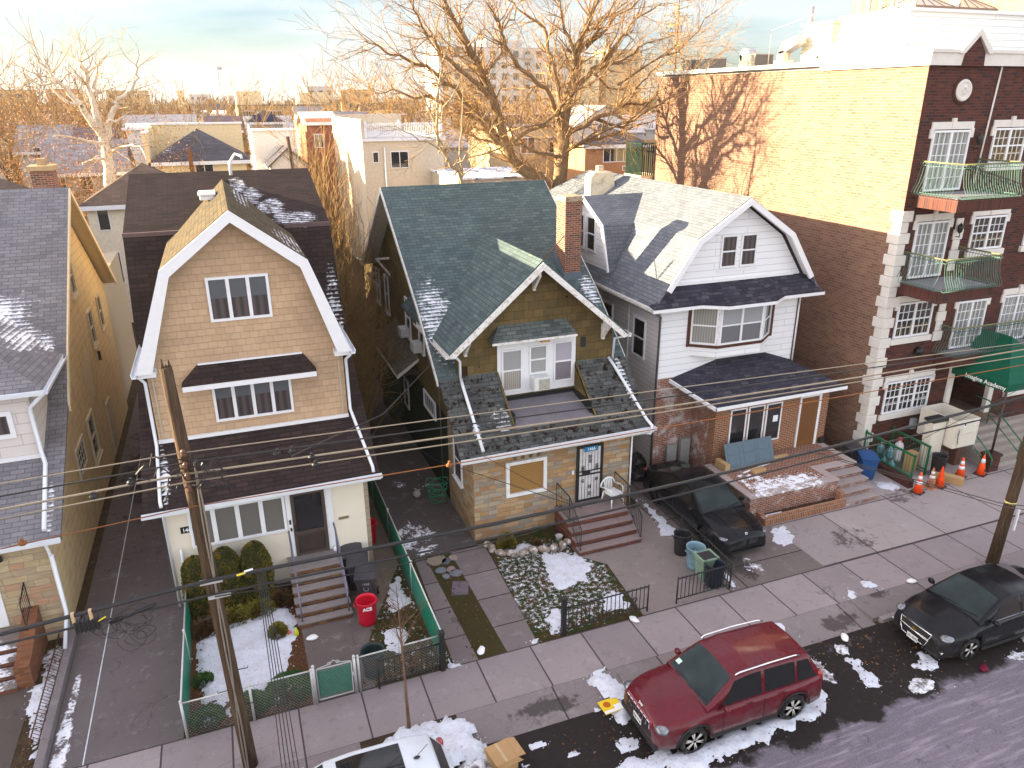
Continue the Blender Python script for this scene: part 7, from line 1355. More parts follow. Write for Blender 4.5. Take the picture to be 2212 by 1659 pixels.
wire('thin black drop cable sagging under the telephone cables', [(-1.1, 13, 4.5), (2.0, 13, 4.32), (5.3, 13, 4.42), (6.5, 13, 4.6)], .010, WBLK)
wire('service wire rising from the pole to the green house wall', [(.6, 13.1, 7.1), (3.0, 16.8, 6.1), (5.4, 21.5, 5.5), (6.1, 24.8, 5.7)], .014, WBLK); wire('thin wire from the telephone cable to the stone house corner', [(6.6, 13.05, 4.75), (6.15, 19.2, 3.4)], .007, WBLK); wire('second thin wire from the telephone cable past the stone house corner', [(6.6, 13.05, 4.75), (5.0, 19.8, 3.1), (3.9, 24, 3.0)], .008, WBLK)
wire('slack black wire from the telephone cable over the brick terrace to the pavement side', [(12.9, 13.0, 5.05), (16.6, 10.6, 4.1), (19.5, 8.6, 4.0)], .010, WBLK); wire('paired slack black wire beside the first over the forecourt', [(12.8, 13.0, 5.05), (16.4, 10.4, 4.15), (19.2, 8.4, 4.0)], .008, WBLK); wire('thin black wire drooping from the telephone cable towards the right pole', [(12.8, 13.0, 5.08), (16, 13.0, 4.55), (XR, 13.0, 5.9)], .007, WBLK)
for k in range(5): wire('black drop wire hanging from the low cables beside the pole, '+['leftmost', 'second from left', 'middle', 'fourth from left', 'rightmost'][k]+' of five', [(-.30+k*.035, 13.0, 4.86), (-.30+k*.05, 12.0+k*.05, 3.3), (-.35+k*.09, 9.8, .8)], .008, WBLK, group='drop wires hanging by the near pole')
TB = thing('splice_box', 'black cable splice box hung with looped wires above the left driveway', 'splice box', (-3.25, 13.0, 4.6)); b = MB(); b.box(-3.45, -3.05, 12.95, 13.06, 4.38, 4.60)
for k in range(6): b.box(-3.44+k*.07, -3.41+k*.07, 12.93, 13.08, 4.36, 4.62)
b.build('case', BLACKM, TB, bevel=.02)
b = MB(); b.tube([(-2.9, 13, 4.42), (-2.1, 13, 4.62)], .035, 6); b.build('closure_tube', BLACKM, TB)
b = MB()
for k in range(14): cx = rnd.uniform(-3.1, -2.3); cz = rnd.uniform(4.2, 4.5) if k > 4 else rnd.uniform(3.95, 4.2); r_ = rnd.uniform(.10, .26); b.tube([(cx+r_*math.cos(a)*1.1, 12.98+.05*math.sin(a*2+k), cz+r_*math.sin(a)*rnd.uniform(.85, 1)) for a in [i*.5 for i in range(13)]], .006, 3)
b.build('wire_loops', BLACKM, TB)
for x in (-3.46, -3.18): b = MB(); b.box(x, x+.05, 12.95, 13.02, 4.6, 4.8); b.build('hanger', m_plain('tan_hanger', (.5, .35, .22)), TB)
b = MB(); b.tube([(-3.05, 12.93, 4.56), (-2.92, 12.93, 4.62)], .014, 5); b.build('yellow_tag', m_plain('yellow_tag', (.7, .55, .05)), TB)
for k, (x, z, c_, lb) in enumerate([(-.66, 4.92, 'yellow_tag', 'yellow marker sleeve on the upper telephone cable right of the pole'), (-.52, 4.97, 'white_paint', 'white marker sleeve on the upper telephone cable right of the pole')]): b = MB(); b.tube([(x, 12.95, z-.02), (x+.16, 12.95, z)], .02, 6); top(b, 'cable_marker', [bpy.data.materials[c_]], lb, 'marker', base=(x, 12.95, z))
for k, (x, z, lb) in enumerate([(.35, 7.22, 'dark splice clamp on the second wire nearest the pole'), (.62, 7.22, 'dark splice clamp on the second wire, right of the first'), (.95, 7.03, 'dark splice clamp on the third wire'), (1.0, 6.86, 'dark splice clamp on the fourth wire'), (3.6, 6.37, 'rusty link on the lowest power wire above the porch eave'), (-2.1, 7.1, 'dark clamp on the wires left of the pole'), (-2.7, 6.95, 'second dark clamp on the wires left of the pole'), (-3.9, 6.3, 'rusty turnbuckle on the guy wire left of the pole')]):
    b = MB(); b.ball((0, 0, 0), .05, 8, sq=(1.5, 1, 1)); b.box(-.02, .02, -.03, .03, -.02, .09); tag(place(b.build('wire_clamp', WRU if 'rust' in lb else BLACKM, local=True), (x, 13.07, z)), lb, 'clamp', 'clamps on the power wires')
# ================================================================ trees
def bark(name, c1, c2, sc_=6):
    M_ = Mt(name); p = M_.pos(); mp_ = M_.n('Mapping'); M_.l(p, mp_.inputs[0]); mp_.inputs['Scale'].default_value = (3, 3, .8); cc = M_.ramp(M_.noise(mp_.outputs[0], sc_, 6, .7), [(.35, c1), (.65, c2)]); M_.bump(M_.noise(mp_.outputs[0], sc_*2, 5), .6, .03); return M_.set(cc, .95)
BK = bark('grey_brown_bark', (.12, .078, .048), (.32, .215, .125)); BKW = bark('white_plane_bark', (.42, .33, .24), (.72, .64, .54), 3); TW = m_plain('twig_brown', (.30, .18, .085), .9); TWR = m_plain('sunlit_twig', (.24, .15, .06), .9)
def grow(b, p, d, ln, r, depth, rg, wob=.28, lean=.12, nseg=4, kids=(2, 4), ang=.75, shrink=.62, minr=.006):
    P = [p]; rr = [r]; q = p; dd = d.copy()
    for i in range(nseg):
        dd = (dd+Vector((rg.gauss(0, wob), rg.gauss(0, wob), rg.gauss(0, wob*.8)+lean))*.55).normalized(); q = q+dd*ln/nseg; P.append(q); rr.append(max(minr, r*(1-.75*(i+1)/nseg)))
    b.tube(P, rr, 5 if r > .06 else (4 if r > .02 else 3), caps=False)
    if depth > 0:
        for k in range(rg.randint(*kids)):
            i = rg.randint(1, nseg); base = P[i]; t = (P[i]-P[i-1]).normalized(); ax = Vector((rg.gauss(0, 1), rg.gauss(0, 1), rg.gauss(0, 1))); ax = (ax-t*ax.dot(t)).normalized(); a = rg.uniform(.5, 1)*ang
            grow(b, base, (t*math.cos(a)+ax*math.sin(a)).normalized(), ln*rg.uniform(.5, .8)*1.0, max(minr, rr[i]*shrink), depth-1, rg, wob, lean, nseg, kids, ang, shrink, minr)
def smooth_path(P, rg, sub=3, j=.05):
    P = [Vector(p) for p in P]; Q = []
    for i in range(len(P)-1):
        p0 = P[max(0, i-1)]; p1 = P[i]; p2 = P[i+1]; p3 = P[min(len(P)-1, i+2)]
        for s in range(sub):
            t = s/sub; q = .5*((2*p1)+(p2-p0)*t+(2*p0-5*p1+4*p2-p3)*t*t+(3*p1-p0-3*p2+p3)*t**3); Q.append(q+Vector((rg.gauss(0, j), rg.gauss(0, j), rg.gauss(0, j))))
    Q.append(P[-1]); return Q
LIMBS = {'big': [[([(16.32, 36.0, 0.0), (16.32, 36.0, 4.46), (16.32, 36.0, 8.92), (16.47, 36.0, 10.48), (16.45, 36.0, 11.63), (16.6, 36.0, 12.75), (16.92, 36.0, 13.77), (17.24, 36.0, 14.71), (17.13, 36.0, 15.42), (17.53, 36.0, 16.34), (18.0, 36.0, 17.32), (18.14, 36.0, 18.14)], 0.442, 0.07), ([(15.61, 36.0, 0.0), (15.61, 36.0, 4.515), (15.61, 36.0, 9.03), (14.05, 35.78, 10.12), (13.3, 35.56, 11.12), (12.91, 35.33, 12.22), (12.45, 35.11, 13.35), (11.92, 34.89, 14.29), (11.34, 34.67, 15.26), (10.71, 34.44, 16.19), (10.17, 34.22, 16.9), (9.85, 34.0, 17.47)], 0.357, 0.05)], [([(14.06, 35.8, 10.11), (12.72, 35.5, 11.72), (11.24, 35.2, 13.22), (9.69, 34.9, 14.35), (8.35, 34.6, 14.9), (7.34, 34.3, 15.19), (6.44, 34.0, 15.58)], 0.163, 0.024), ([(12.88, 35.5, 11.35), (11.94, 36.0, 12.36), (10.85, 36.5, 12.94), (9.76, 37.0, 13.37), (8.22, 37.5, 13.79), (7.62, 38.0, 13.52)], 0.136, 0.024), ([(12.41, 35.0, 13.35), (11.07, 34.6, 14.28), (9.82, 34.2, 15.22), (9.04, 33.8, 15.98), (8.44, 33.4, 16.76), (8.23, 33.0, 17.24)], 0.136, 0.024), ([(16.45, 36.0, 11.63), (15.68, 35.5, 13.34), (14.31, 35.0, 14.31), (13.17, 34.5, 15.22), (12.54, 34.0, 16.08), (11.93, 33.5, 16.76), (11.41, 33.0, 17.18)], 0.163, 0.024), ([(16.6, 36.0, 12.75), (15.97, 36.2, 14.35), (15.88, 36.4, 15.42), (15.62, 36.6, 16.48), (14.71, 36.8, 17.16), (13.98, 37.0, 17.7)], 0.163, 0.032), ([(16.92, 36.0, 13.77), (18.11, 36.0, 14.65), (18.95, 36.0, 15.45), (19.78, 36.0, 16.39), (20.63, 36.0, 17.12), (21.76, 36.0, 17.72)], 0.163, 0.024), ([(17.24, 36.0, 14.71), (16.75, 35.75, 15.61), (16.12, 35.5, 16.61), (15.82, 35.25, 17.44), (15.39, 35.0, 17.92)], 0.122, 0.024), ([(16.45, 36.0, 11.63), (17.75, 36.17, 12.13), (19.08, 36.33, 12.57), (20.24, 36.5, 13.17), (21.21, 36.67, 14.09), (22.02, 36.83, 14.71), (23.19, 37.0, 15.79)], 0.163, 0.024), ([(16.3, 36.0, 10.49), (17.76, 36.5, 11.2), (19.66, 37.0, 11.45), (21.45, 37.5, 11.88), (22.9, 38.0, 12.18)], 0.122, 0.024), ([(18.11, 36.0, 14.65), (19.33, 35.83, 14.94), (20.35, 35.67, 15.67), (22.31, 35.5, 16.27)], 0.095, 0.016), ([(13.4, 35.8, 11.11), (14.46, 35.53, 11.9), (15.42, 35.27, 12.33), (16.14, 35.0, 12.76)], 0.109, 0.08), ([(16.3, 36.0, 10.49), (14.84, 35.25, 10.88), (13.31, 34.5, 11.39), (11.85, 33.75, 11.04), (10.47, 33.0, 10.85)], 0.102, 0.016), ([(17.53, 36.0, 16.34), (19.05, 36.33, 17.11), (20.07, 36.67, 17.87), (20.77, 37.0, 18.36)], 0.082, 0.016), ([(20.35, 36.7, 13.17), (22.25, 37.35, 13.16), (23.18, 38.0, 13.8)], 0.082, 0.016), ([(18.11, 36.0, 14.43), (20.29, 37.5, 13.79), (23.04, 39.0, 14.55)], 0.082, 0.016), ([(11.89, 34.8, 14.29), (12.78, 35.1, 15.31), (13.13, 35.4, 16.33), (14.03, 35.7, 17.17), (14.39, 36.0, 17.93)], 0.088, 0.016), ([(16.24, 36.0, 13.34), (15.81, 37.0, 13.93), (15.1, 38.0, 13.8), (14.36, 39.0, 13.82)], 0.095, 0.024), ([(17.13, 36.0, 15.42), (17.72, 35.33, 16.09), (17.85, 34.67, 16.79), (18.11, 34.0, 17.65)], 0.095, 0.016), ([(11.29, 34.5, 15.26), (10.64, 35.0, 15.47), (9.94, 35.5, 16.26), (9.82, 36.0, 17.19)], 0.068, 0.016), ([(13.4, 35.8, 11.11), (12.26, 36.53, 11.47), (11.04, 37.27, 11.91), (9.94, 38.0, 11.68)], 0.095, 0.016), ([(19.5, 36, 14.0), (21.0, 35.5, 15.0), (22.3, 35.2, 15.6), (23.6, 35, 16.9), (24.6, 34.8, 17.6)], 0.075, 0.012), ([(18.4, 36.4, 12.3), (20.2, 36.6, 12.0), (21.4, 36.9, 12.6), (23.0, 37.2, 13.9), (24.8, 37.6, 14.8), (26.2, 38, 16.4)], 0.095, 0.016), ([(17.6, 36, 15.5), (19.0, 35.4, 17.0), (20.6, 35, 18.2), (22.4, 34.6, 19.4)], 0.082, 0.016), ([(17.0, 36, 11.0), (18.6, 34.2, 12.2), (19.8, 32.6, 13.0), (20.6, 31.2, 14.4)], 0.102, 0.016), ([(16.2, 36, 12.2), (15.6, 33.6, 13.4), (16.2, 31.6, 14.2), (17.4, 30.4, 15.6)], 0.088, 0.016)]], 'young': [[([(10.52, 34.0, 0.0), (10.52, 34.0, 4.83), (10.52, 34.0, 9.66), (9.97, 33.86, 10.4), (9.52, 33.71, 11.17), (9.26, 33.57, 12.18), (9.35, 33.43, 13.48), (9.53, 33.29, 14.61), (9.81, 33.14, 15.65), (9.67, 33.0, 16.65)], 0.1, 0.02)], [([(10.52, 34.0, 9.66), (10.5, 34.0, 11.48), (10.62, 34.0, 12.82), (10.8, 34.0, 14.13)], 0.06, 0.012), ([(9.6, 34.0, 11.16), (8.79, 33.67, 11.53), (7.75, 33.33, 12.09), (6.87, 33.0, 12.24)], 0.05, 0.01), ([(9.38, 34.0, 12.17), (8.87, 33.67, 13.16), (8.28, 33.33, 14.23), (8.12, 33.0, 15.13)], 0.05, 0.01), ([(10.02, 34.0, 10.38), (10.68, 33.67, 10.94), (11.49, 33.33, 11.75), (11.98, 33.0, 12.56)], 0.05, 0.01), ([(9.37, 33.5, 13.48), (8.9, 33.25, 14.54), (9.16, 33.0, 15.92)], 0.04, 0.01), ([(9.38, 34.0, 12.17), (9.97, 33.5, 13.35), (10.42, 33.0, 14.23)], 0.04, 0.01)]], 'plane': [[([(-7.28, 62.0, 0.0), (-7.28, 62.0, 3.86), (-7.28, 62.0, 7.72), (-7.19, 62.0, 8.99), (-7.17, 62.0, 10.17), (-7.25, 62.0, 11.2), (-7.32, 62.0, 11.88), (-7.36, 62.0, 13.01), (-7.5, 62.0, 14.0), (-7.49, 62.0, 15.04), (-7.72, 62.0, 15.8)], 0.5, 0.08)], [([(-7.17, 62.0, 10.17), (-6.78, 61.88, 11.2), (-6.54, 61.75, 12.14), (-6.06, 61.62, 13.0), (-5.48, 61.5, 13.66), (-4.83, 61.38, 14.05), (-4.37, 61.25, 14.84), (-4.16, 61.12, 15.67), (-3.93, 61.0, 16.25)], 0.3, 0.04), ([(-7.25, 62.0, 11.2), (-7.8, 61.71, 12.16), (-8.1, 61.43, 13.02), (-8.82, 61.14, 14.18), (-9.18, 60.86, 14.55), (-9.39, 60.57, 15.11), (-9.8, 60.29, 15.71), (-10.06, 60.0, 16.17)], 0.32, 0.04), ([(-7.24, 62.0, 13.67), (-7.09, 62.0, 14.52), (-6.74, 62.0, 15.43), (-6.48, 62.0, 16.13)], 0.14, 0.03), ([(-9.13, 60.5, 14.55), (-9.94, 60.33, 14.48), (-10.6, 60.17, 14.54), (-11.09, 60.0, 14.77)], 0.1, 0.02), ([(-6.51, 61.5, 12.14), (-5.8, 60.75, 12.15), (-4.89, 60.0, 12.68)], 0.12, 0.02), ([(-7.04, 62.0, 9.82), (-6.14, 61.0, 10.33), (-5.26, 60.0, 10.5), (-4.6, 59.0, 10.2), (-4.38, 58.0, 9.59)], 0.14, 0.03), ([(-7.33, 62.0, 10.38), (-8.12, 61.33, 10.84), (-8.99, 60.67, 11.02), (-9.96, 60.0, 11.13)], 0.14, 0.03), ([(-7.27, 62.0, 9.62), (-8.2, 61.0, 9.51), (-8.5, 60.0, 9.25)], 0.12, 0.03), ([(-7.5, 62.0, 14.0), (-7.79, 62.5, 15.44), (-8.33, 63.0, 16.22)], 0.12, 0.02), ([(-4.8, 61.0, 14.05), (-3.99, 60.5, 13.72), (-3.22, 60.0, 13.58)], 0.08, 0.02), ([(-7.49, 62.0, 15.04), (-6.97, 62.0, 16.19), (-6.99, 62.0, 16.76)], 0.1, 0.02), ([(-8.05, 61.0, 13.02), (-8.94, 61.0, 13.48), (-9.74, 61.0, 14.24), (-10.63, 61.0, 14.24)], 0.14, 0.02)]]}
def limb_tree(name, label, base, trunks, limbs, mat, tw, seed, dens=1.4, ln=(1.0, 2.3), depth=2, twr=.5, gp=None):
    rg = random.Random(seed); t = thing(name, label, 'tree', base, gp); b = MB()
    for P, r0, r1 in trunks: Q = smooth_path(P, rg, 3, .03); n = len(Q); b.tube(Q, [r0+(r1-r0)*i/(n-1) for i in range(n)], 10)
    b.build('trunk', mat, t, uv=False); b = MB(); b2 = MB()
    for P, r0, r1 in list(limbs)+[(P, r0*.6, r1) for P, r0, r1 in trunks]:
        Q = smooth_path(P, rg, 3, .07); n = len(Q); R_ = [r0+(r1-r0)*(i/(n-1))**.8 for i in range(n)]
        b.tube(Q, R_, 6, caps=False)
        L_ = sum((Q[i+1]-Q[i]).length for i in range(n-1))
        for k in range(int(L_*dens)):
            i = rg.randint(max(1, n//6), n-1); tt = (Q[i]-Q[i-1]).normalized(); ax = Vector((rg.gauss(0, 1), rg.gauss(0, 1), rg.gauss(0, 1))); ax = (ax-tt*ax.dot(tt)).normalized(); a = rg.uniform(.4, 1.1)
            grow(b2, Q[i], (tt*math.cos(a)+ax*math.sin(a)).normalized(), rg.uniform(*ln), min(R_[i]*twr, .05), depth, rg, wob=.35, nseg=4, kids=(2, 3), minr=.0065)
    b.build('crown', mat, t, uv=False); b2.build('twigs', tw, t, uv=False); return t
limb_tree('bare_tree', 'huge gnarled bare tree with spreading crown behind the green roofed house', (16.6, 36, 0), *LIMBS['big'], BK, TW, 3, dens=4.4, ln=(.8, 2.3), depth=2)
limb_tree('bare_tree', 'slim pale forked young tree in front of the huge bare tree', (13.1, 34, 0), *LIMBS['young'], bark('pale_thin_bark', (.26, .19, .12), (.42, .33, .22)), TWR, 5, dens=1.6, ln=(.7, 1.5), depth=1)
PLT = limb_tree('plane_tree', 'white barked plane tree with last brown leaves, left of the cream building', (-7.2, 62, 0), *LIMBS['plane'], BKW, m_plain('plane_twig', (.36, .25, .14), .9), 8, dens=1.2, ln=(1.2, 3.0), depth=2)
b = MB(); rg = random.Random(4)
for k in range(3800):
    a = rg.uniform(0, 6.28); rr_ = rg.uniform(0, 1)**.5*7.5; c_ = Vector((-8.2+rr_*math.cos(a), 62+rr_*math.sin(a)*.6, rg.triangular(5.5, 15.5, 8.5))); s_ = rg.uniform(.06, .13); u_ = Vector((rg.gauss(0, 1), rg.gauss(0, 1), rg.gauss(0, 1))).normalized()*s_; v_ = u_.orthogonal().normalized()*s_*.7
    b.poly([c_-u_, c_+v_, c_+u_])
b.build('leaves', m_plain('dry_leaf_orange', (.32, .15, .05), .8, var=.3), PLT, uv=False)
def bush_tree(name, label, base, h, w_, n, mat, seed, twmat=None, leaf=.0, cat='tree', group=None, stems=5, leafmat=None, lsz=(.05, .1), wob=.3, thin=1, ang=.8, xlim=None):
    rg = random.Random(seed); t = thing(name, label, cat, base, group); b = MB(); B0 = Vector(base)
    for k in range(stems):
        a = rg.uniform(0, 6.28); lean_ = rg.uniform(.0, .5)*w_/h; grow(b, B0+Vector((math.cos(a)*.1, math.sin(a)*.1, 0)), Vector((math.cos(a)*lean_, math.sin(a)*lean_, 1)).normalized(), h*rg.uniform(.6, .85), (.03+.012*h)*thin, n, rg, wob=wob, lean=.1, nseg=5, kids=(3, 5), ang=ang, shrink=.55, minr=(.010+.0012*h)*thin)
    if xlim:
        for v in b.v: v.x = max(xlim[0], min(xlim[1], v.x))
    b.build('branches', mat, t, uv=False)
    if leaf:
        b = MB()
        for k in range(int(leaf)):
            a = rg.uniform(0, 6.28); q = rg.random()**.6*w_/2; z = rg.triangular(.15*h, h*1.0, .55*h); c_ = B0+Vector((q*math.cos(a)*(1-.4*abs(z/h-.5)), q*math.sin(a), z)); s_ = rg.uniform(*lsz); u_ = Vector((rg.gauss(0, 1), rg.gauss(0, 1), rg.gauss(0, 1))).normalized()*s_; v_ = u_.orthogonal().normalized()*s_*.7; b.poly([c_-u_, c_+v_, c_+u_])
        b.build('foliage', leafmat, t, uv=False)
    return t
# tangled shrubs between the tan and green houses
for k, (x, y, h, w_) in enumerate([(4.2, 28.3, 5.0, 1.5), (4.5, 29.8, 5.8, 1.8), (4.2, 31.2, 6.6, 1.8), (4.5, 33, 7.0, 2.0), (4.3, 35.5, 7.6, 2.4)]):
    bush_tree('bare_shrub', 'tall tangled bare shrub between the tan and green houses, '+['nearest the street', 'second from the street', 'third from the street', 'fourth from the street', 'farthest back'][k], (x, y, 0), h, w_, 3, bpy.data.materials['twig_brown'] if k % 2 else TWR, 20+k, cat='shrub', group='tangled shrubs between the tan and green houses', stems=11, wob=.32, thin=.42, ang=.6, xlim=(3.35, 5.5), leaf=700, leafmat=m_plain('dead_ivy_leaf', (.16, .10, .03), .9) if k == 0 else bpy.data.materials['dead_ivy_leaf'], lsz=(.03, .06))
# clipped yews by the porch
YW = Mt('yew_foliage'); p = YW.pos(); cc = YW.ramp(YW.noise(p, 3.5, 6, .7), [(.38, (.030, .042, .010)), (.50, (.075, .070, .015)), (.62, (.19, .12, .02))]); YW = YW.set(cc, .9); YWG = YW
def yew(label, x, y, w_, h, seed, flat=False):
    rg = random.Random(seed); t = thing('clipped_shrub', label, 'shrub', (x, y, 0), 'clipped shrubs under the porch windows'); b = MB(); B0 = Vector((x, y, 0))
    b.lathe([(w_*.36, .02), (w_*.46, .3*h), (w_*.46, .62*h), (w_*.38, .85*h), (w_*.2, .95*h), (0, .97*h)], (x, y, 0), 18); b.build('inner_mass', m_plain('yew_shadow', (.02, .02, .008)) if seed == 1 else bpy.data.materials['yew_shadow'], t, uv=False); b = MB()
    for k in range(8000):
        z = rg.uniform(.03, 1); prof = (1-.12*abs(z-.4))*(1 if z < .62 else math.sqrt(max(0, 1-((z-.62)/.39)**2.2))); a = rg.uniform(0, 6.28); q = w_*.5*prof*rg.uniform(.88, 1.10)*(1+.16*mn.noise(Vector((a*2, z*4, seed)))) ; c_ = B0+Vector((q*math.cos(a), q*math.sin(a), z*h)); s_ = rg.uniform(.016, .034); u_ = Vector((math.cos(a)*.8+rg.gauss(0, .8), math.sin(a)*.8+rg.gauss(0, .8), rg.gauss(.5, .8))).normalized()*s_; v_ = u_.orthogonal().normalized()*s_*.6; b.poly([c_-u_, c_+v_, c_+u_, c_-v_])
    b.build('foliage', YW, t, uv=False)
yew('clipped round-topped shrub at the left corner of the cream porch', -1.98, 18.98, .72, 1.85, 1); yew('yellowing clipped shrub half hidden by the utility pole', -1.22, 18.98, .80, 1.95, 2); yew('greenest clipped round-topped shrub, rightmost under the porch windows', -.42, 18.98, .78, 1.95, 3)
def lowplant(name, label, x, y, w_, h, n, mat, seed, sz=(.03, .06), group=None, cat='shrub'):
    rg = random.Random(seed); b = MB()
    for k in range(n):
        a = rg.uniform(0, 6.28); q = w_/2*rg.random()**.5; z = h*rg.random()**.7*math.sqrt(max(.05, 1-(2*q/w_)**2)); c_ = Vector((q*math.cos(a), q*math.sin(a), z+.02)); s_ = rg.uniform(*sz); u_ = Vector((math.cos(a), math.sin(a), rg.uniform(.2, 1.2))).normalized()*s_; v_ = u_.orthogonal().normalized()*s_*.5; b.poly([c_-u_, c_+v_, c_+u_, c_-v_])
    return tag(place(b.build(name, mat, local=True, uv=False), (x, y, 0)), label, cat, group)
GLF = m_plain('evergreen_leaf', (.035, .085, .020), .6, var=.4, vs=9); OLF = m_plain('yellow_green_leaf', (.14, .12, .02), .8, var=.3); BRF = m_plain('brown_stems', (.09, .05, .025), .9)
lowplant('low_bush', 'yellow green low bush in the bed beside the stone corner', 7.0, 19.0, .62, .55, 1100, OLF, 31); lowplant('low_bush', 'small dark reddish bush in the snowy planting bed', 7.95, 18.75, .30, .25, 350, BRF, 32)
lowplant('ground_ivy', 'green ivy clump inside the wire fence corner by the gate', -.0, 15.15, 1.15, .30, 1600, GLF, 33, cat='plant', group='green ivy along the wire fence'); lowplant('ground_ivy', 'green ivy clump along the wire fence right of the pole', -.9, 14.95, .9, .25, 1100, GLF, 34, cat='plant', group='green ivy along the wire fence'); lowplant('ground_ivy', 'green ivy clump at the left corner of the wire fence', -1.85, 14.9, .75, .25, 1000, GLF, 35, cat='plant', group='green ivy along the wire fence')
lowplant('ground_ivy', 'dark ivy patch on the left edge of the snowy yard', -1.95, 16.2, .5, .2, 500, GLF, 36, cat='plant', group='green ivy along the wire fence')
for k, (x, y, w_) in enumerate([(-1.9, 18.2, .8), (-1.2, 18.4, .9), (-.5, 18.55, .9), (.1, 18.75, .7), (-.1, 17.3, .5)]): lowplant('low_bush', 'low brown bush '+['by the green fence', 'below the pole', 'in front of the greenest clipped shrub', 'beside the front steps', 'poking through the yard snow'][k], x, y, w_, .4, 900, OLF if k in (1, 2, 4) else BRF, 40+k, group='low brown bushes in the tan house yard')
# street sapling
sap = thing('street_sapling', 'thin bare street sapling in the tree pit behind the white car', 'tree', (2.38, 12.86, 0)); b = MB(); b.tube([(2.38, 12.86, 0), (2.36, 12.86, .9), (2.35, 12.85, 1.9), (2.33, 12.85, 2.9), (2.31, 12.85, 4.0)], [.048, .036, .026, .016, .006], 8); b.build('trunk', bark('sapling_bark', (.12, .07, .05), (.20, .13, .10)), sap); b = MB(); rg = random.Random(9)
for k in range(34): z = rg.uniform(1.5, 3.8); a = rg.uniform(0, 6.28); grow(b, Vector((2.35, 12.85, z)), Vector((math.cos(a)*.8, math.sin(a)*.8, .75)).normalized(), rg.uniform(.4, .85)*(1.2-.2*(z-1.5)), .009, 1, rg, wob=.22, nseg=4, kids=(2, 4), ang=.5, minr=.0028)
b.build('twigs', m_plain('sapling_twig', (.13, .07, .045), .9), sap, uv=False)
con = thing('thin_conifer', 'sparse feathery conifer beside the brick building roof', 'tree', (27.8, 44, 0)); b = MB(); b.tube([(27.8, 44, 0), (27.8, 44, 20.6)], [.25, .02], 6); b.build('trunk', BK, con, uv=False); b = MB(); rg = random.Random(12); b3 = MB()
for k in range(60):
    z = rg.uniform(12.5, 20); a = rg.uniform(0, 6.28); ln = (20.8-z)*.27+.35; e = Vector((27.8+ln*math.cos(a), 44+ln*math.sin(a), z+.1+rg.uniform(-.2, .3))); b3.tube([(27.8, 44, z), e], [.03, .01], 3)
    for j in range(16): t_ = rg.uniform(.3, 1); c_ = Vector((27.8, 44, z)).lerp(e, t_)+Vector((rg.gauss(0, .13), rg.gauss(0, .13), rg.gauss(0, .08))); s_ = rg.uniform(.05, .12); u_ = Vector((rg.gauss(0, 1), rg.gauss(0, 1), rg.gauss(0, .5))).normalized()*s_; b.poly([c_-u_, c_+u_.orthogonal().normalized()*s_*.6, c_+u_])
b3.build('limbs', BK, con, uv=False); b.build('foliage', m_plain('conifer_gold', (.30, .20, .05), .9), con, uv=False)
# ================================================================ houses and trees beyond
def bwin(par, F, u0, u1, v0, v1, cols=2, fr_=None):
    b = MB(); e = .07; b.ob(F, u0, u1, v0, v1, 0, .04); W_ = b.build('window', fr_ or WHITE, par); b = MB(); cw = (u1-u0-e)/cols
    for i in range(cols): a = u0+e+i*cw; b.poly([F.p(a, v0+e, .05), F.p(a+cw-e, v0+e, .05), F.p(a+cw-e, v1-e, .05), F.p(a, v1-e, .05)])
    b.build('pane', DARKGLASS, W_)
def hip(b, x0, x1, y0, y1, ze, s=.6, ov=.35, m=0):
    x0 -= ov; x1 += ov; y0 -= ov; y1 += ov; h = min(x1-x0, y1-y0)/2; zr = ze+h*s
    if x1-x0 > y1-y0: A, B = (x0+h, (y0+y1)/2, zr), (x1-h, (y0+y1)/2, zr); c = [(x0, y0, ze), (x1, y0, ze), (x1, y1, ze), (x0, y1, ze)]; b.poly([c[0], c[1], B, A], m); b.poly([c[1], c[2], B], m); b.poly([c[2], c[3], A, B], m); b.poly([c[3], c[0], A], m)
    else: A, B = ((x0+x1)/2, y0+h, zr), ((x0+x1)/2, y1-h, zr); c = [(x0, y0, ze), (x1, y0, ze), (x1, y1, ze), (x0, y1, ze)]; b.poly([c[0], c[1], A], m); b.poly([c[1], c[2], B, A], m); b.poly([c[2], c[3], B], m); b.poly([c[3], c[0], A, B], m)
    b.poly([(x0, y0, ze-.01), (x1, y0, ze-.01), (x1, y1, ze-.01), (x0, y1, ze-.01)], m)
def gable(b, x0, x1, y0, y1, ze, zr, axis, ov=.35, m=0, th=.15):
    if axis == 'x': sheet_roof(b, [(y0-ov, ze-ov*.5), ((y0+y1)/2, zr), (y1+ov, ze-ov*.5)], 'x', x0-ov, x1+ov, th, m)
    else: sheet_roof(b, [(x0-ov, ze-ov*.5), ((x0+x1)/2, zr), (x1+ov, ze-ov*.5)], 'y', y0-ov, y1+ov, th, m)
_mc = {}
def MC(n, c, **k):
    if n not in _mc: _mc[n] = m_plain('far_'+n, c, .9, **k)
    return _mc[n]
RSH = {n: m_shingle('far_roof_'+n, [scl(c, .85), c, scl(c, 1.2)], .5, .22, spots=s_) for n, c, s_ in (('dark', (.075, .068, .080), None), ('darksnow', (.08, .075, .09), [((-4.2, 65.2, 9.9), (1.3, .8, .9), .4)]), ('brown', (.11, .075, .06), None), ('grey', (.24, .23, .26), None), ('mauve', (.15, .11, .13), None), ('snow', (.30, .28, .30), None))}
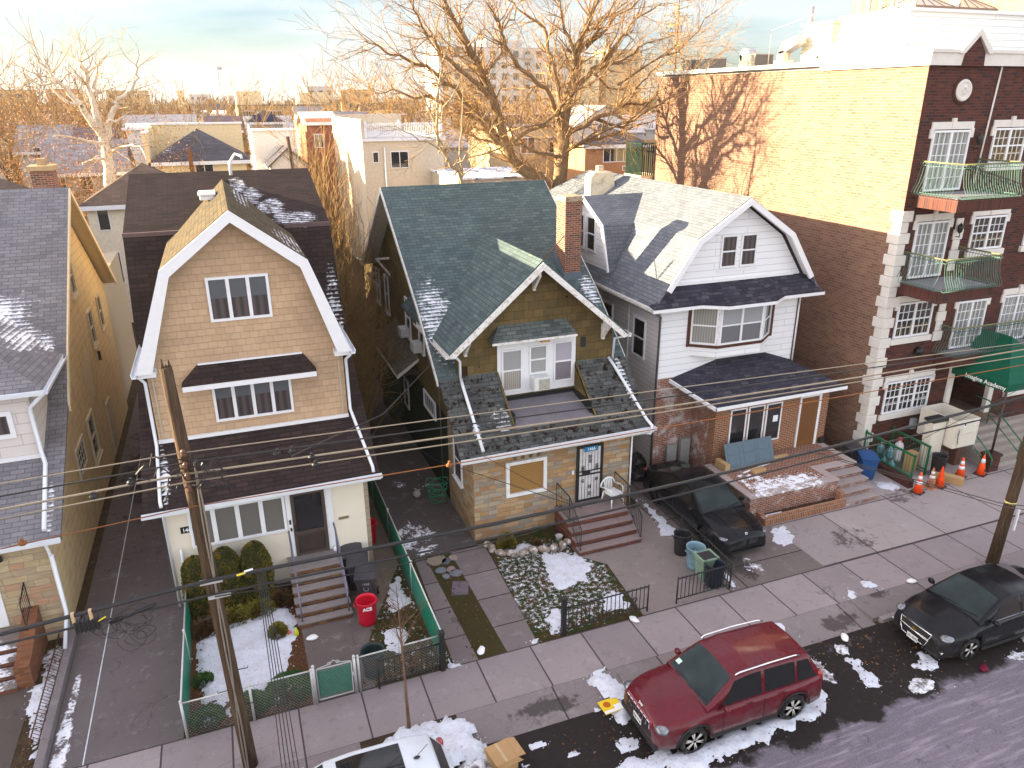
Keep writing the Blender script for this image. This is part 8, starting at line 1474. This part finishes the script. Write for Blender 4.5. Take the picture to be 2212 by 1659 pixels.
def house(label, x0, x1, y0, y1, ze, wall, roof, kind='flat', zr=None, wins=(), cat='house', trim=True, sides=(), s=.6, extra=None, par=None):
    t = thing('far_house' if cat == 'house' else 'far_building', label, cat, ((x0+x1)/2, (y0+y1)/2, 0)); b = MB()
    if kind == 'gx': b.ext([(x0, y, z) for y, z in ((y0, 0), (y0, ze), ((y0+y1)/2, zr-.1), (y1, ze), (y1, 0))], (x1-x0, 0, 0))
    elif kind == 'gy': b.ext([(x, y0, z) for x, z in ((x0, 0), (x0, ze), ((x0+x1)/2, zr-.1), (x1, ze), (x1, 0))], (0, y1-y0, 0))
    else: b.box(x0, x1, y0, y1, 0, ze)
    b.build('wall', wall, t, recalc=True); b = MB()
    if kind == 'hip': hip(b, x0, x1, y0, y1, ze, s)
    elif kind == 'gx': gable(b, x0, x1, y0, y1, ze, zr, 'x')
    elif kind == 'gy': gable(b, x0, x1, y0, y1, ze, zr, 'y')
    else: b.box(x0-.1, x1+.1, y0-.1, y1+.1, ze, ze+.12)
    b.build('roof', roof, t)
    if trim and kind != 'flat': b = MB(); b.box(x0-.37, x1+.37, y0-.40, y0-.30, ze-.28, ze-.02) if kind != 'gy' else b.box(x0-.4, x0-.3, y0-.3, y1+.3, ze-.4, ze-.2); b.build('gutter', WHITE, t)
    for u0, u1, v0, v1, *c_ in wins: bwin(t, FY(y0), u0, u1, v0, v1, c_[0] if c_ else 2)
    for u0, u1, v0, v1 in sides: bwin(t, FXn(x0), u0, u1, v0, v1, 1)
    return t
ST_ = MC('stucco', (.74, .66, .52)); CRM = MC('cream', (.72, .58, .36)); WHT = MC('white', (.72, .70, .68)); TANB = MC('tan_brick', (.42, .27, .13)); REDB = m_brick('far_red_brick', [(.30, .10, .06), (.36, .13, .07), (.26, .09, .05)], (.3, .2, .15), bw=.4, bh=.13); ORB = m_brick('far_orange_brick', [(.40, .19, .09), (.45, .22, .11)], (.34, .24, .16), bw=.4, bh=.13); YLB = MC('yellow_brick', (.48, .36, .22)); GRW = MC('grey_wall', (.40, .38, .38)); DKF = MC('dark_flat_roof', (.10, .09, .10)); PLF = MC('pale_flat_roof', (.55, .52, .52))
house('off-white stucco house with a brown hip roof behind the left driveway', -7.7, -1.2, 52, 58.4, 7.45, ST_, RSH['brown'], 'hip', wins=[(-7.2, -6.5, 5.9, 7.2, 1), (-7.1, -6.3, 2.6, 4.6, 1)])
t = house('cream house with dark snow-flecked hip roof and tall side parapet', -4.35, 2.2, 64, 70.6, 9.05, CRM, RSH['darksnow'], 'hip', wins=[(-1.55, -.2, 7.8, 8.9)], s=.62)
b = MB(); b.box(-4.85, -4.55, 63.6, 67, 0, 11.1); b.box(-4.75, -4.5, 67, 71, 0, 11.4); b.box(-4.7, 2.4, 71, 71.3, 9, 11.5); b.build('parapet', CRM, t); b = MB(); b.box(-4.9, -4.48, 63.5, 67, 11.1, 11.22); b.box(-4.8, 2.5, 70.9, 71.4, 11.5, 11.65); b.build('coping', WHITE, t)
b = MB(); b.box(-1.9, -1.6, 62.9, 63.1, 0, 9.9); top(b, 'rust_flue', [WRU], 'rusty square flue standing before the cream hip-roofed house', 'flue', base=(-1.75, 63, 0))
house('small flat white topped building right of the cream house', 3.4, 7.3, 75, 80, 10.7, WHT, PLF); house('little pale house with a white-edged front gable below the flat topped building', 4.5, 7.5, 71, 75, 8.1, WHT, RSH['darksnow'], 'gy', zr=9.5)
house('red brick house with a sloping white roof left of the concrete block', 8.6, 11.3, 78, 84, 11.4, REDB, PLF, 'gx', zr=12.3, wins=[(9.2, 10.1, 9.0, 10.3)])
t = house('pale concrete block with a white balustraded roof terrace', 10.65, 17.1, 60, 74.8, 10.5, MC('concrete', (.60, .50, .38)), PLF, cat='building', wins=[(11.35, 11.85, 8.75, 9.6, 1), (12.75, 14.2, 8.3, 9.6)])
b = MB(); b.box(10.6, 10.8, 60, 74.8, 10.5, 11.95); b.box(10.8, 17.1, 74.5, 74.8, 10.5, 12.1); b.build('parapet', MC('concrete', (.60, .50, .38)), t); b = MB(); b.box(10.9, 17.1, 60.05, 60.12, 11.5, 11.6); b.box(10.9, 17.1, 60.05, 60.12, 10.72, 10.8)
for k in range(44): b.box(10.92+k*.14, 10.97+k*.14, 60.06, 60.10, 10.75, 11.68)
for x in (10.95, 13.6, 16.9): b.box(x-.1, x+.1, 60.0, 60.2, 10.6, 11.85)
b.build('balustrade', WHITE, t); b = MB(); b.box(10.6, 17.2, 59.85, 60.0, 10.35, 10.55); b.build('gutter', WHITE, t); b = MB(); b.tube([(12.3, 59.9, 9.9), (12.3, 59.9, 3)], .06, 6); b.build('downpipe', WHITE, t)
t = house('long tan brick block with cream penthouse cubes on its roof', 4.9, 21.4, 150, 162, 12.6, TANB, DKF, cat='building', wins=[(5.6, 7.6, 10.6, 11.7), (14.5, 17.0, 10.6, 11.7, 3), (10, 12.4, 10.6, 11.7, 3)])
b = MB(); b.box(4.9, 9.2, 151, 158, 12.6, 15.0); b.build('penthouse', CRM, t); b = MB(); b.box(15.8, 21.2, 151, 158, 12.6, 14.8); b.build('penthouse', CRM, t)
AP = MC('apartment_white', (.50, .47, .46))
t = house('large white apartment block with balconies behind the huge bare tree', 56.4, 92.8, 200, 214, 26.1, AP, PLF, cat='building')
b = MB(); b.box(70, 80, 202, 210, 26.1, 28.2); b.build('lift_tower', AP, t)
for fl in range(8):
    for k in range(11):
        x = 57.3+k*3.25; z = 24.0-fl*2.72
        if k in (2, 7): b = MB(); b.box(x-.6, x+2.1, 198.9, 200, z-.5, z-.3); b.box(x-.6, x+2.1, 198.9, 198.95, z-.3, z+.5); b.build('balcony', MC('balcony_grey', (.4, .38, .36)), t)
        bwin(t, FY(200), x, x+1.5, z-.2, z+1.35, 2, MC('dark_frame', (.12, .12, .13)))
house('orange brick house with dark hip roof right of the huge bare tree', 27.6, 33, 56, 62, 9.9, ORB, RSH['dark'], 'hip', wins=[(29.2, 31.7, 8.5, 9.6, 4), (31.0, 31.6, 7.8, 8.2, 1)], s=.5)
house('yellow brick building behind the trunk of the huge bare tree', 24.4, 30.2, 64, 70, 11.0, YLB, DKF, cat='building', wins=[(25.2, 26.6, 8.8, 10.2), (27.8, 29, 8.8, 10.2)])
t = house('low flat roofed building dusted with snow at the foot of the huge bare tree', 16, 22.5, 52, 60, 8.0, MC('beige_wall', (.5, .42, .32)), m_patchsnow('snowy_flat_roof', (.13, .12, .13), (.2, .19, .2), .42, .9), cat='building', wins=[(17, 18, 6, 7)])
house('cream walled house with snow-streaked shingles left of the low snowy building', 12.2, 16, 84, 92, 10.4, WHT, RSH['grey'], 'gx', zr=12.2); house('tan roofed house seen through the big tree branches', 30, 40, 84, 94, 9.5, YLB, RSH['brown'], 'gx', zr=11.6); house('white gable seen through the branches right of the huge trunk', 44, 52, 92, 100, 10.3, WHT, RSH['snow'], 'gy', zr=12.6)
house('green balconied house at the rear corner of the brick building', 33.4, 36, 50, 56, 9.2, YLB, DKF)
rb2 = thing('rear_balcony', 'green slatted balcony on the rear corner of the brick building', 'balcony', (21.7, 37, 9.2)); b = MB(); b.box(21.3, 22.6, 36.35, 38.2, 9.1, 9.4); b.build('slab', CRM, rb2); b = MB()
for k in range(14): b.box(21.32, 21.36, 36.4+k*.13, 36.45+k*.13, 9.4, 11.0)
for k in range(10): b.box(21.32+k*.13, 21.37+k*.13, 36.38, 36.42, 9.4, 11.0)
b.box(21.3, 22.6, 36.36, 38.2, 11.0, 11.06); b.build('slats', m_plain('dull_green_slats', (.012, .03, .02), .6), rb2)
house('neighbouring dark hip roofed house behind the stone fronted house', -19, -9.4, 44, 54, 7.6, GRW, RSH['brown'], 'hip', s=.62); house('dark unseen house beside the stone fronted house, added to shade the street', -21, -12.4, 19.4, 36, 6.6, GRW, RSH['dark'], 'gx', zr=10.3); house('second unseen house beyond the left edge, raised to shade the road', -31, -22, 19.4, 36, 11.4, WHT, RSH['grey'], 'gx', zr=13.2); house('third unseen house beyond the left edge, added for shade', -42, -32, 19.4, 36, 7.0, WHT, RSH['brown'], 'gx', zr=10.8)  # houses left of the frame are unseen, added to shade the street
K = [('grey shingled house with a white bay in front of the plane tree trunk', -13.5, -7.5, 74, 82, 7.7, GRW, 'grey', 'gx', 10.2, [(-12.8, -12, 6.3, 7.4), (-11, -10, 6.3, 7.4)]),
 ('white gabled house with twin dark windows left of the plane tree', -17.5, -13.2, 86, 94, 8.9, WHT, 'snow', 'gx', 11.2, [(-16.2, -14.6, 8.0, 9.3)]),
 ('mauve roofed house directly behind the plane tree fork', -12.3, -9.3, 84, 92, 8.8, WHT, 'mauve', 'gx', 11.0, [(-11.6, -10.4, 7.6, 8.6)]),
 ('grey roofed house with white corner trim at the far left', -24, -17, 70, 78, 6.9, WHT, 'grey', 'gx', 9.9, [(-21, -20, 5.6, 6.8), (-19.3, -18.3, 5.6, 6.8)]),
 ('low white house with a broad snowy roof left of the cream house', -9.0, -1.8, 98, 106, 10.6, WHT, 'snow', 'gx', 11.9, [(-5.5, -4.3, 9.6, 10.4)]),
 ('blue grey gabled house above the cream house roof', -1.7, .6, 110, 118, 10.6, CRM, 'grey', 'gy', 12.0, []),
 ('mauve brown roofed house above the small flat topped building', -.3, 2.9, 90, 98, 10.4, WHT, 'mauve', 'gx', 11.8, []),
 ('dark hip roofed house with solar panels left of the red brick house', 4.4, 8.4, 102, 108, 10.9, GRW, 'dark', 'hip', None, []),
 ('white dormered house with a dark roof near the skyline', -1.2, 2.9, 140, 150, 11.4, WHT, 'dark', 'gx', 12.9, [(-.3, .4, 11.6, 12.2, 1)]),
 ('brown roofed house in the garden gap behind the tan house', -20, -14, 100, 108, 8.4, WHT, 'brown', 'gx', 10.8, [(-18.5, -17, 6.9, 8)]),
 ('pale house with a long grey roof behind the far left chimney', -30, -22, 96, 104, 8.8, WHT, 'grey', 'gx', 11.0, [(-27, -25.5, 7.4, 8.6)]),
 ('brown gabled house far left below the orange trees', -36, -30, 84, 92, 7.4, GRW, 'brown', 'gy', 10.3, []),
 ('grey roofed house just left of the concrete block in the distance', 11.5, 15, 112, 120, 11.0, CRM, 'grey', 'gx', 12.6, []),
 ('flat brown house between the tan brick block and the big tree', 22, 28, 120, 128, 11.5, TANB, 'brown', 'gx', 13.0, [])]
for lb, x0, x1, y0, y1, ze, wl_, rf_, kd, zr, wn in K: house(lb, x0, x1, y0, y1, ze, wl_, RSH[rf_], kd, zr=zr, wins=wn)
b = MB(); b.poly([(4.9, 101.6, 11.05), (6.2, 101.6, 11.05), (6.2, 102.6, 11.75), (4.9, 102.6, 11.75)]); b.poly([(6.35, 101.6, 11.05), (7.65, 101.6, 11.05), (7.65, 102.6, 11.75), (6.35, 102.6, 11.75)]); top(b, 'solar_panels', [MC('solar_blue', (.02, .03, .07))], 'dark solar panels on the distant hip roof', 'solar panel', base=(6.3, 102, 11.4))
# skyline blocks
SKY_ = [('brown apartment slab on the skyline behind the plane tree', -31.5, -19, 300, 16.9, TANB), ('wide tan block at the left end of the skyline', -66, -54, 300, 17.2, TANB), ('small brown block near the left end of the skyline', -49, -41, 300, 17.4, ORB), ('low tan block left of the plane tree on the skyline', -42, -36, 290, 16.0, CRM), ('pale distant block right of the plane tree on the skyline', -8, 2, 420, 16.6, AP), ('small pale tower near the skyline centre', -12, -9.5, 380, 17.8, CRM),
 ('grey brick tower above the tan brick block', 30, 38, 260, 17.5, GRW), ('tan tower right of the grey brick tower on the skyline', 42, 50, 260, 16.6, TANB), ('cream tower left of the brick building roof line', 120, 133, 260, 27.5, CRM), ('tan tower just left of the brick building edge', 136, 150, 260, 30, YLB), ('wide white block low on the skyline', 10, 26, 430, 16.0, AP), ('pale slab seen right of the white apartment block', 104, 116, 250, 24, AP)]
for lb, x0, x1, y0, z1, mt in SKY_:
    t = house(lb, x0, x1, y0, y0+12, z1, mt, DKF, cat='building')
    for r_ in range(2):
        for k in range(int((x1-x0)/2.6)): bwin(t, FY(y0), x0+.8+k*2.6, x0+2.1+k*2.6, z1-2.4-r_*2.9, z1-1.0-r_*2.9, 1, GRW)
b = MB(); b.lathe([(0, 0), (2.2, 0), (2.2, 1.5), (1.2, 2.5), (.2, 3.2), (0, 8)], (-57, 210, 14), 10); b.box(-60, -54, 207, 213, 0, 14); top(b, 'domed_tower', [MC('slate_tower', (.25, .27, .30))], 'grey domed tower at the far left above the orange trees', 'tower', base=(-57, 210, 0))
# flag mast and pole in the gardens behind
b = MB(); b.tube([(6.4, 66, 0), (5.7, 66, 10.6)], .14, 6); top(b, 'wooden_post', [PW_], 'leaning dark utility pole behind the little white gabled house', 'utility pole', base=(6.4, 66, 0))
b = MB(); b.tube([(3.2, 200, 0), (3.2, 200, 21)], .12, 4); b.box(3.2, 4.2, 200, 200.05, 20.2, 20.9); top(b, 'flag_mast', [GRW], 'thin far flag mast against the sky left of the tan brick block', 'mast', base=(3.2, 200, 0))
# bare trees beyond, copied from three kinds
TWG = m_plain('distant_twigs', (.26, .155, .07), .9, var=.3, vs=.6); LFO = m_plain('russet_leaf', (.30, .145, .04), .9, var=.35, vs=.8)
def far_tree(seed, h, w_, leaf): return bush_tree('garden_tree', 'x', (0, 0, 0), h, w_, 3, TWG, seed, leaf=leaf, leafmat=LFO, lsz=(.14, .32), stems=4, wob=.22)
kinds = [far_tree(51, 14, 10, 0), far_tree(52, 12.5, 12, 5000), far_tree(53, 13, 10, 2400)]; rg = random.Random(77)
FT = [(-24, 84, 1, 1.0, 'russet leaved tree at the far left above the grey roofs'), (-33, 100, 1, 1.15, 'broad russet tree beyond the brown gabled house'), (-17, 100, 1, 1.0, 'russet tree behind the white gabled house'), (-41, 92, 1, 1.1, 'russet tree touching the left edge of the view'), (-28, 124, 1, 1.2, 'hazy russet tree behind the other left trees'), (-12, 118, 2, .95, 'thin orange tree right behind the plane tree'), (-6, 130, 2, .95, 'thin orange tree above the low snowy roof'), (8, 140, 0, .9, 'bare tree in front of the tan brick block'), (12.8, 96, 0, .85, 'bare tree left of the concrete block roof terrace'), (17, 100, 0, .95, 'golden bare tree behind the roof terrace'), (20.5, 84, 0, .9, 'golden bare tree left of the huge bare tree'), (25, 96, 0, .95, 'golden bare tree behind the huge bare tree'), (31, 78, 0, .85, 'golden bare tree right of the yellow brick building'), (37, 90, 0, 1.0, 'bare tree in front of the white gable'), (45, 110, 2, 1.0, 'hazy bare tree by the brick building edge'), (8.6, 68, 0, .62, 'small bare tree before the red brick house'), (-22, 62, 2, .7, 'small russet tree over the neighbouring roof'), (28, 140, 0, 1.0, 'hazy bare tree below the white apartment block'), (48, 150, 0, 1.1, 'hazy bare tree at the foot of the white apartment block'), (-1, 118, 0, .85, 'pale bare tree above the mauve roofs'), (-16, 68, 1, .62, 'small russet tree left of the plane tree trunk'), (-20.5, 76, 1, .8, 'russet tree between the grey roofs on the left'), (-11.5, 70, 2, .62, 'small thin orange tree beside the plane tree trunk'), (-27, 74, 1, .8, 'dense russet tree by the left edge over grey roofs'), (-3, 92, 2, .75, 'orange tree right of the plane tree over low roofs'), (-13, 90, 1, .85, 'russet tree rising behind the plane tree fork'), (4.5, 86, 0, .7, 'bare tree above the small flat topped building'), (-36, 110, 1, 1.1, 'tall russet tree by the domed tower'), (-20, 135, 1, 1.15, 'hazy russet tree below the skyline apartment slab')]
used = set()
for x, y, k, s_, lb in FT:
    src = kinds[k]
    if k in used: o = copy_tree(src)
    else: o = src; used.add(k)
    o.location = (x, y, 0); o.rotation_euler = (0, 0, rg.uniform(0, 6)); o.scale = (s_, s_, s_); o['label'] = lb; o['group'] = 'trees in the gardens beyond'; o['category'] = 'tree'
b = MB(); rg = random.Random(5)
for k in range(900):
    y = 130*math.exp(rg.random()*2.1); x = y*(rg.uniform(-.42, .75)); h = rg.uniform(9, 13.8)+y*.004; w_ = rg.uniform(4, 9)*(1+y/400); n = 70 if y < 400 else 40; hv = rg.randint(0, 2)
    for j in range(n):
        a = rg.uniform(0, 6.28); q = rg.random()**.5*w_/2; z = h*rg.uniform(.25, 1)*math.sqrt(max(.1, 1-(q/w_)**2)); c_ = Vector((x+q*math.cos(a), y+q*math.sin(a), z)); L2 = rg.uniform(.6, 1.7)*(1+y/500); d = Vector((rg.gauss(0, .6), rg.gauss(0, .6), 1)).normalized()*L2; s2 = Vector((1, 0, 0))*rg.uniform(.05, .13)*(1+y/250); b.poly([c_-s2, c_+s2, c_+d], hv)
tag(b.build('distant_woods', [m_plain('woods_tan', (.25, .15, .065), .95, var=.3, vs=.05), m_plain('woods_brown', (.19, .12, .06), .95), m_plain('woods_gold', (.32, .19, .07), .95)], uv=False), 'far hazy golden belt of bare trees along the horizon', kind='stuff')
b = MB(); rg = random.Random(15)
for k in range(420):
    y = 120*math.exp(rg.random()*1.9); x = y*rg.uniform(-.45, .75); w_ = rg.uniform(6, 12); h = rg.uniform(5.5, 8.5); b.box(x, x+w_, y, y+9, 0, h, k % 4); 
    if k % 2: sheet_roof(b, [(y-.4, h), (y+4.5, h+2.6), (y+9.4, h)], 'x', x-.3, x+w_+.3, .2, 4+k % 2)
tag(b.build('distant_rooftops', [WHT, CRM, TANB, GRW, MC('far_grey_roof', (.2, .19, .2)), MC('far_snow_roof', (.42, .40, .42))], uv=False), 'far-off mass of rooftops below the horizon', kind='stuff')
# ---------------------------------------------------------------- winter haze
b = MB(); b.box(-700, 900, -60, 1500, -1.3, 36); hz = b.build('haze', [], uv=False); tag(hz, kind='stuff')
hm = bpy.data.materials.new('haze'); hm.use_nodes = True; hm.node_tree.nodes.clear(); ho = hm.node_tree.nodes.new('ShaderNodeOutputMaterial'); hv = hm.node_tree.nodes.new('ShaderNodeVolumePrincipled')
hv.inputs['Color'].default_value = (.95, .93, .9, 1); hv.inputs['Density'].default_value = .00018; hv.inputs['Anisotropy'].default_value = .45
hm.node_tree.links.new(hv.outputs[0], ho.inputs['Volume']); hz.data.materials.append(hm)
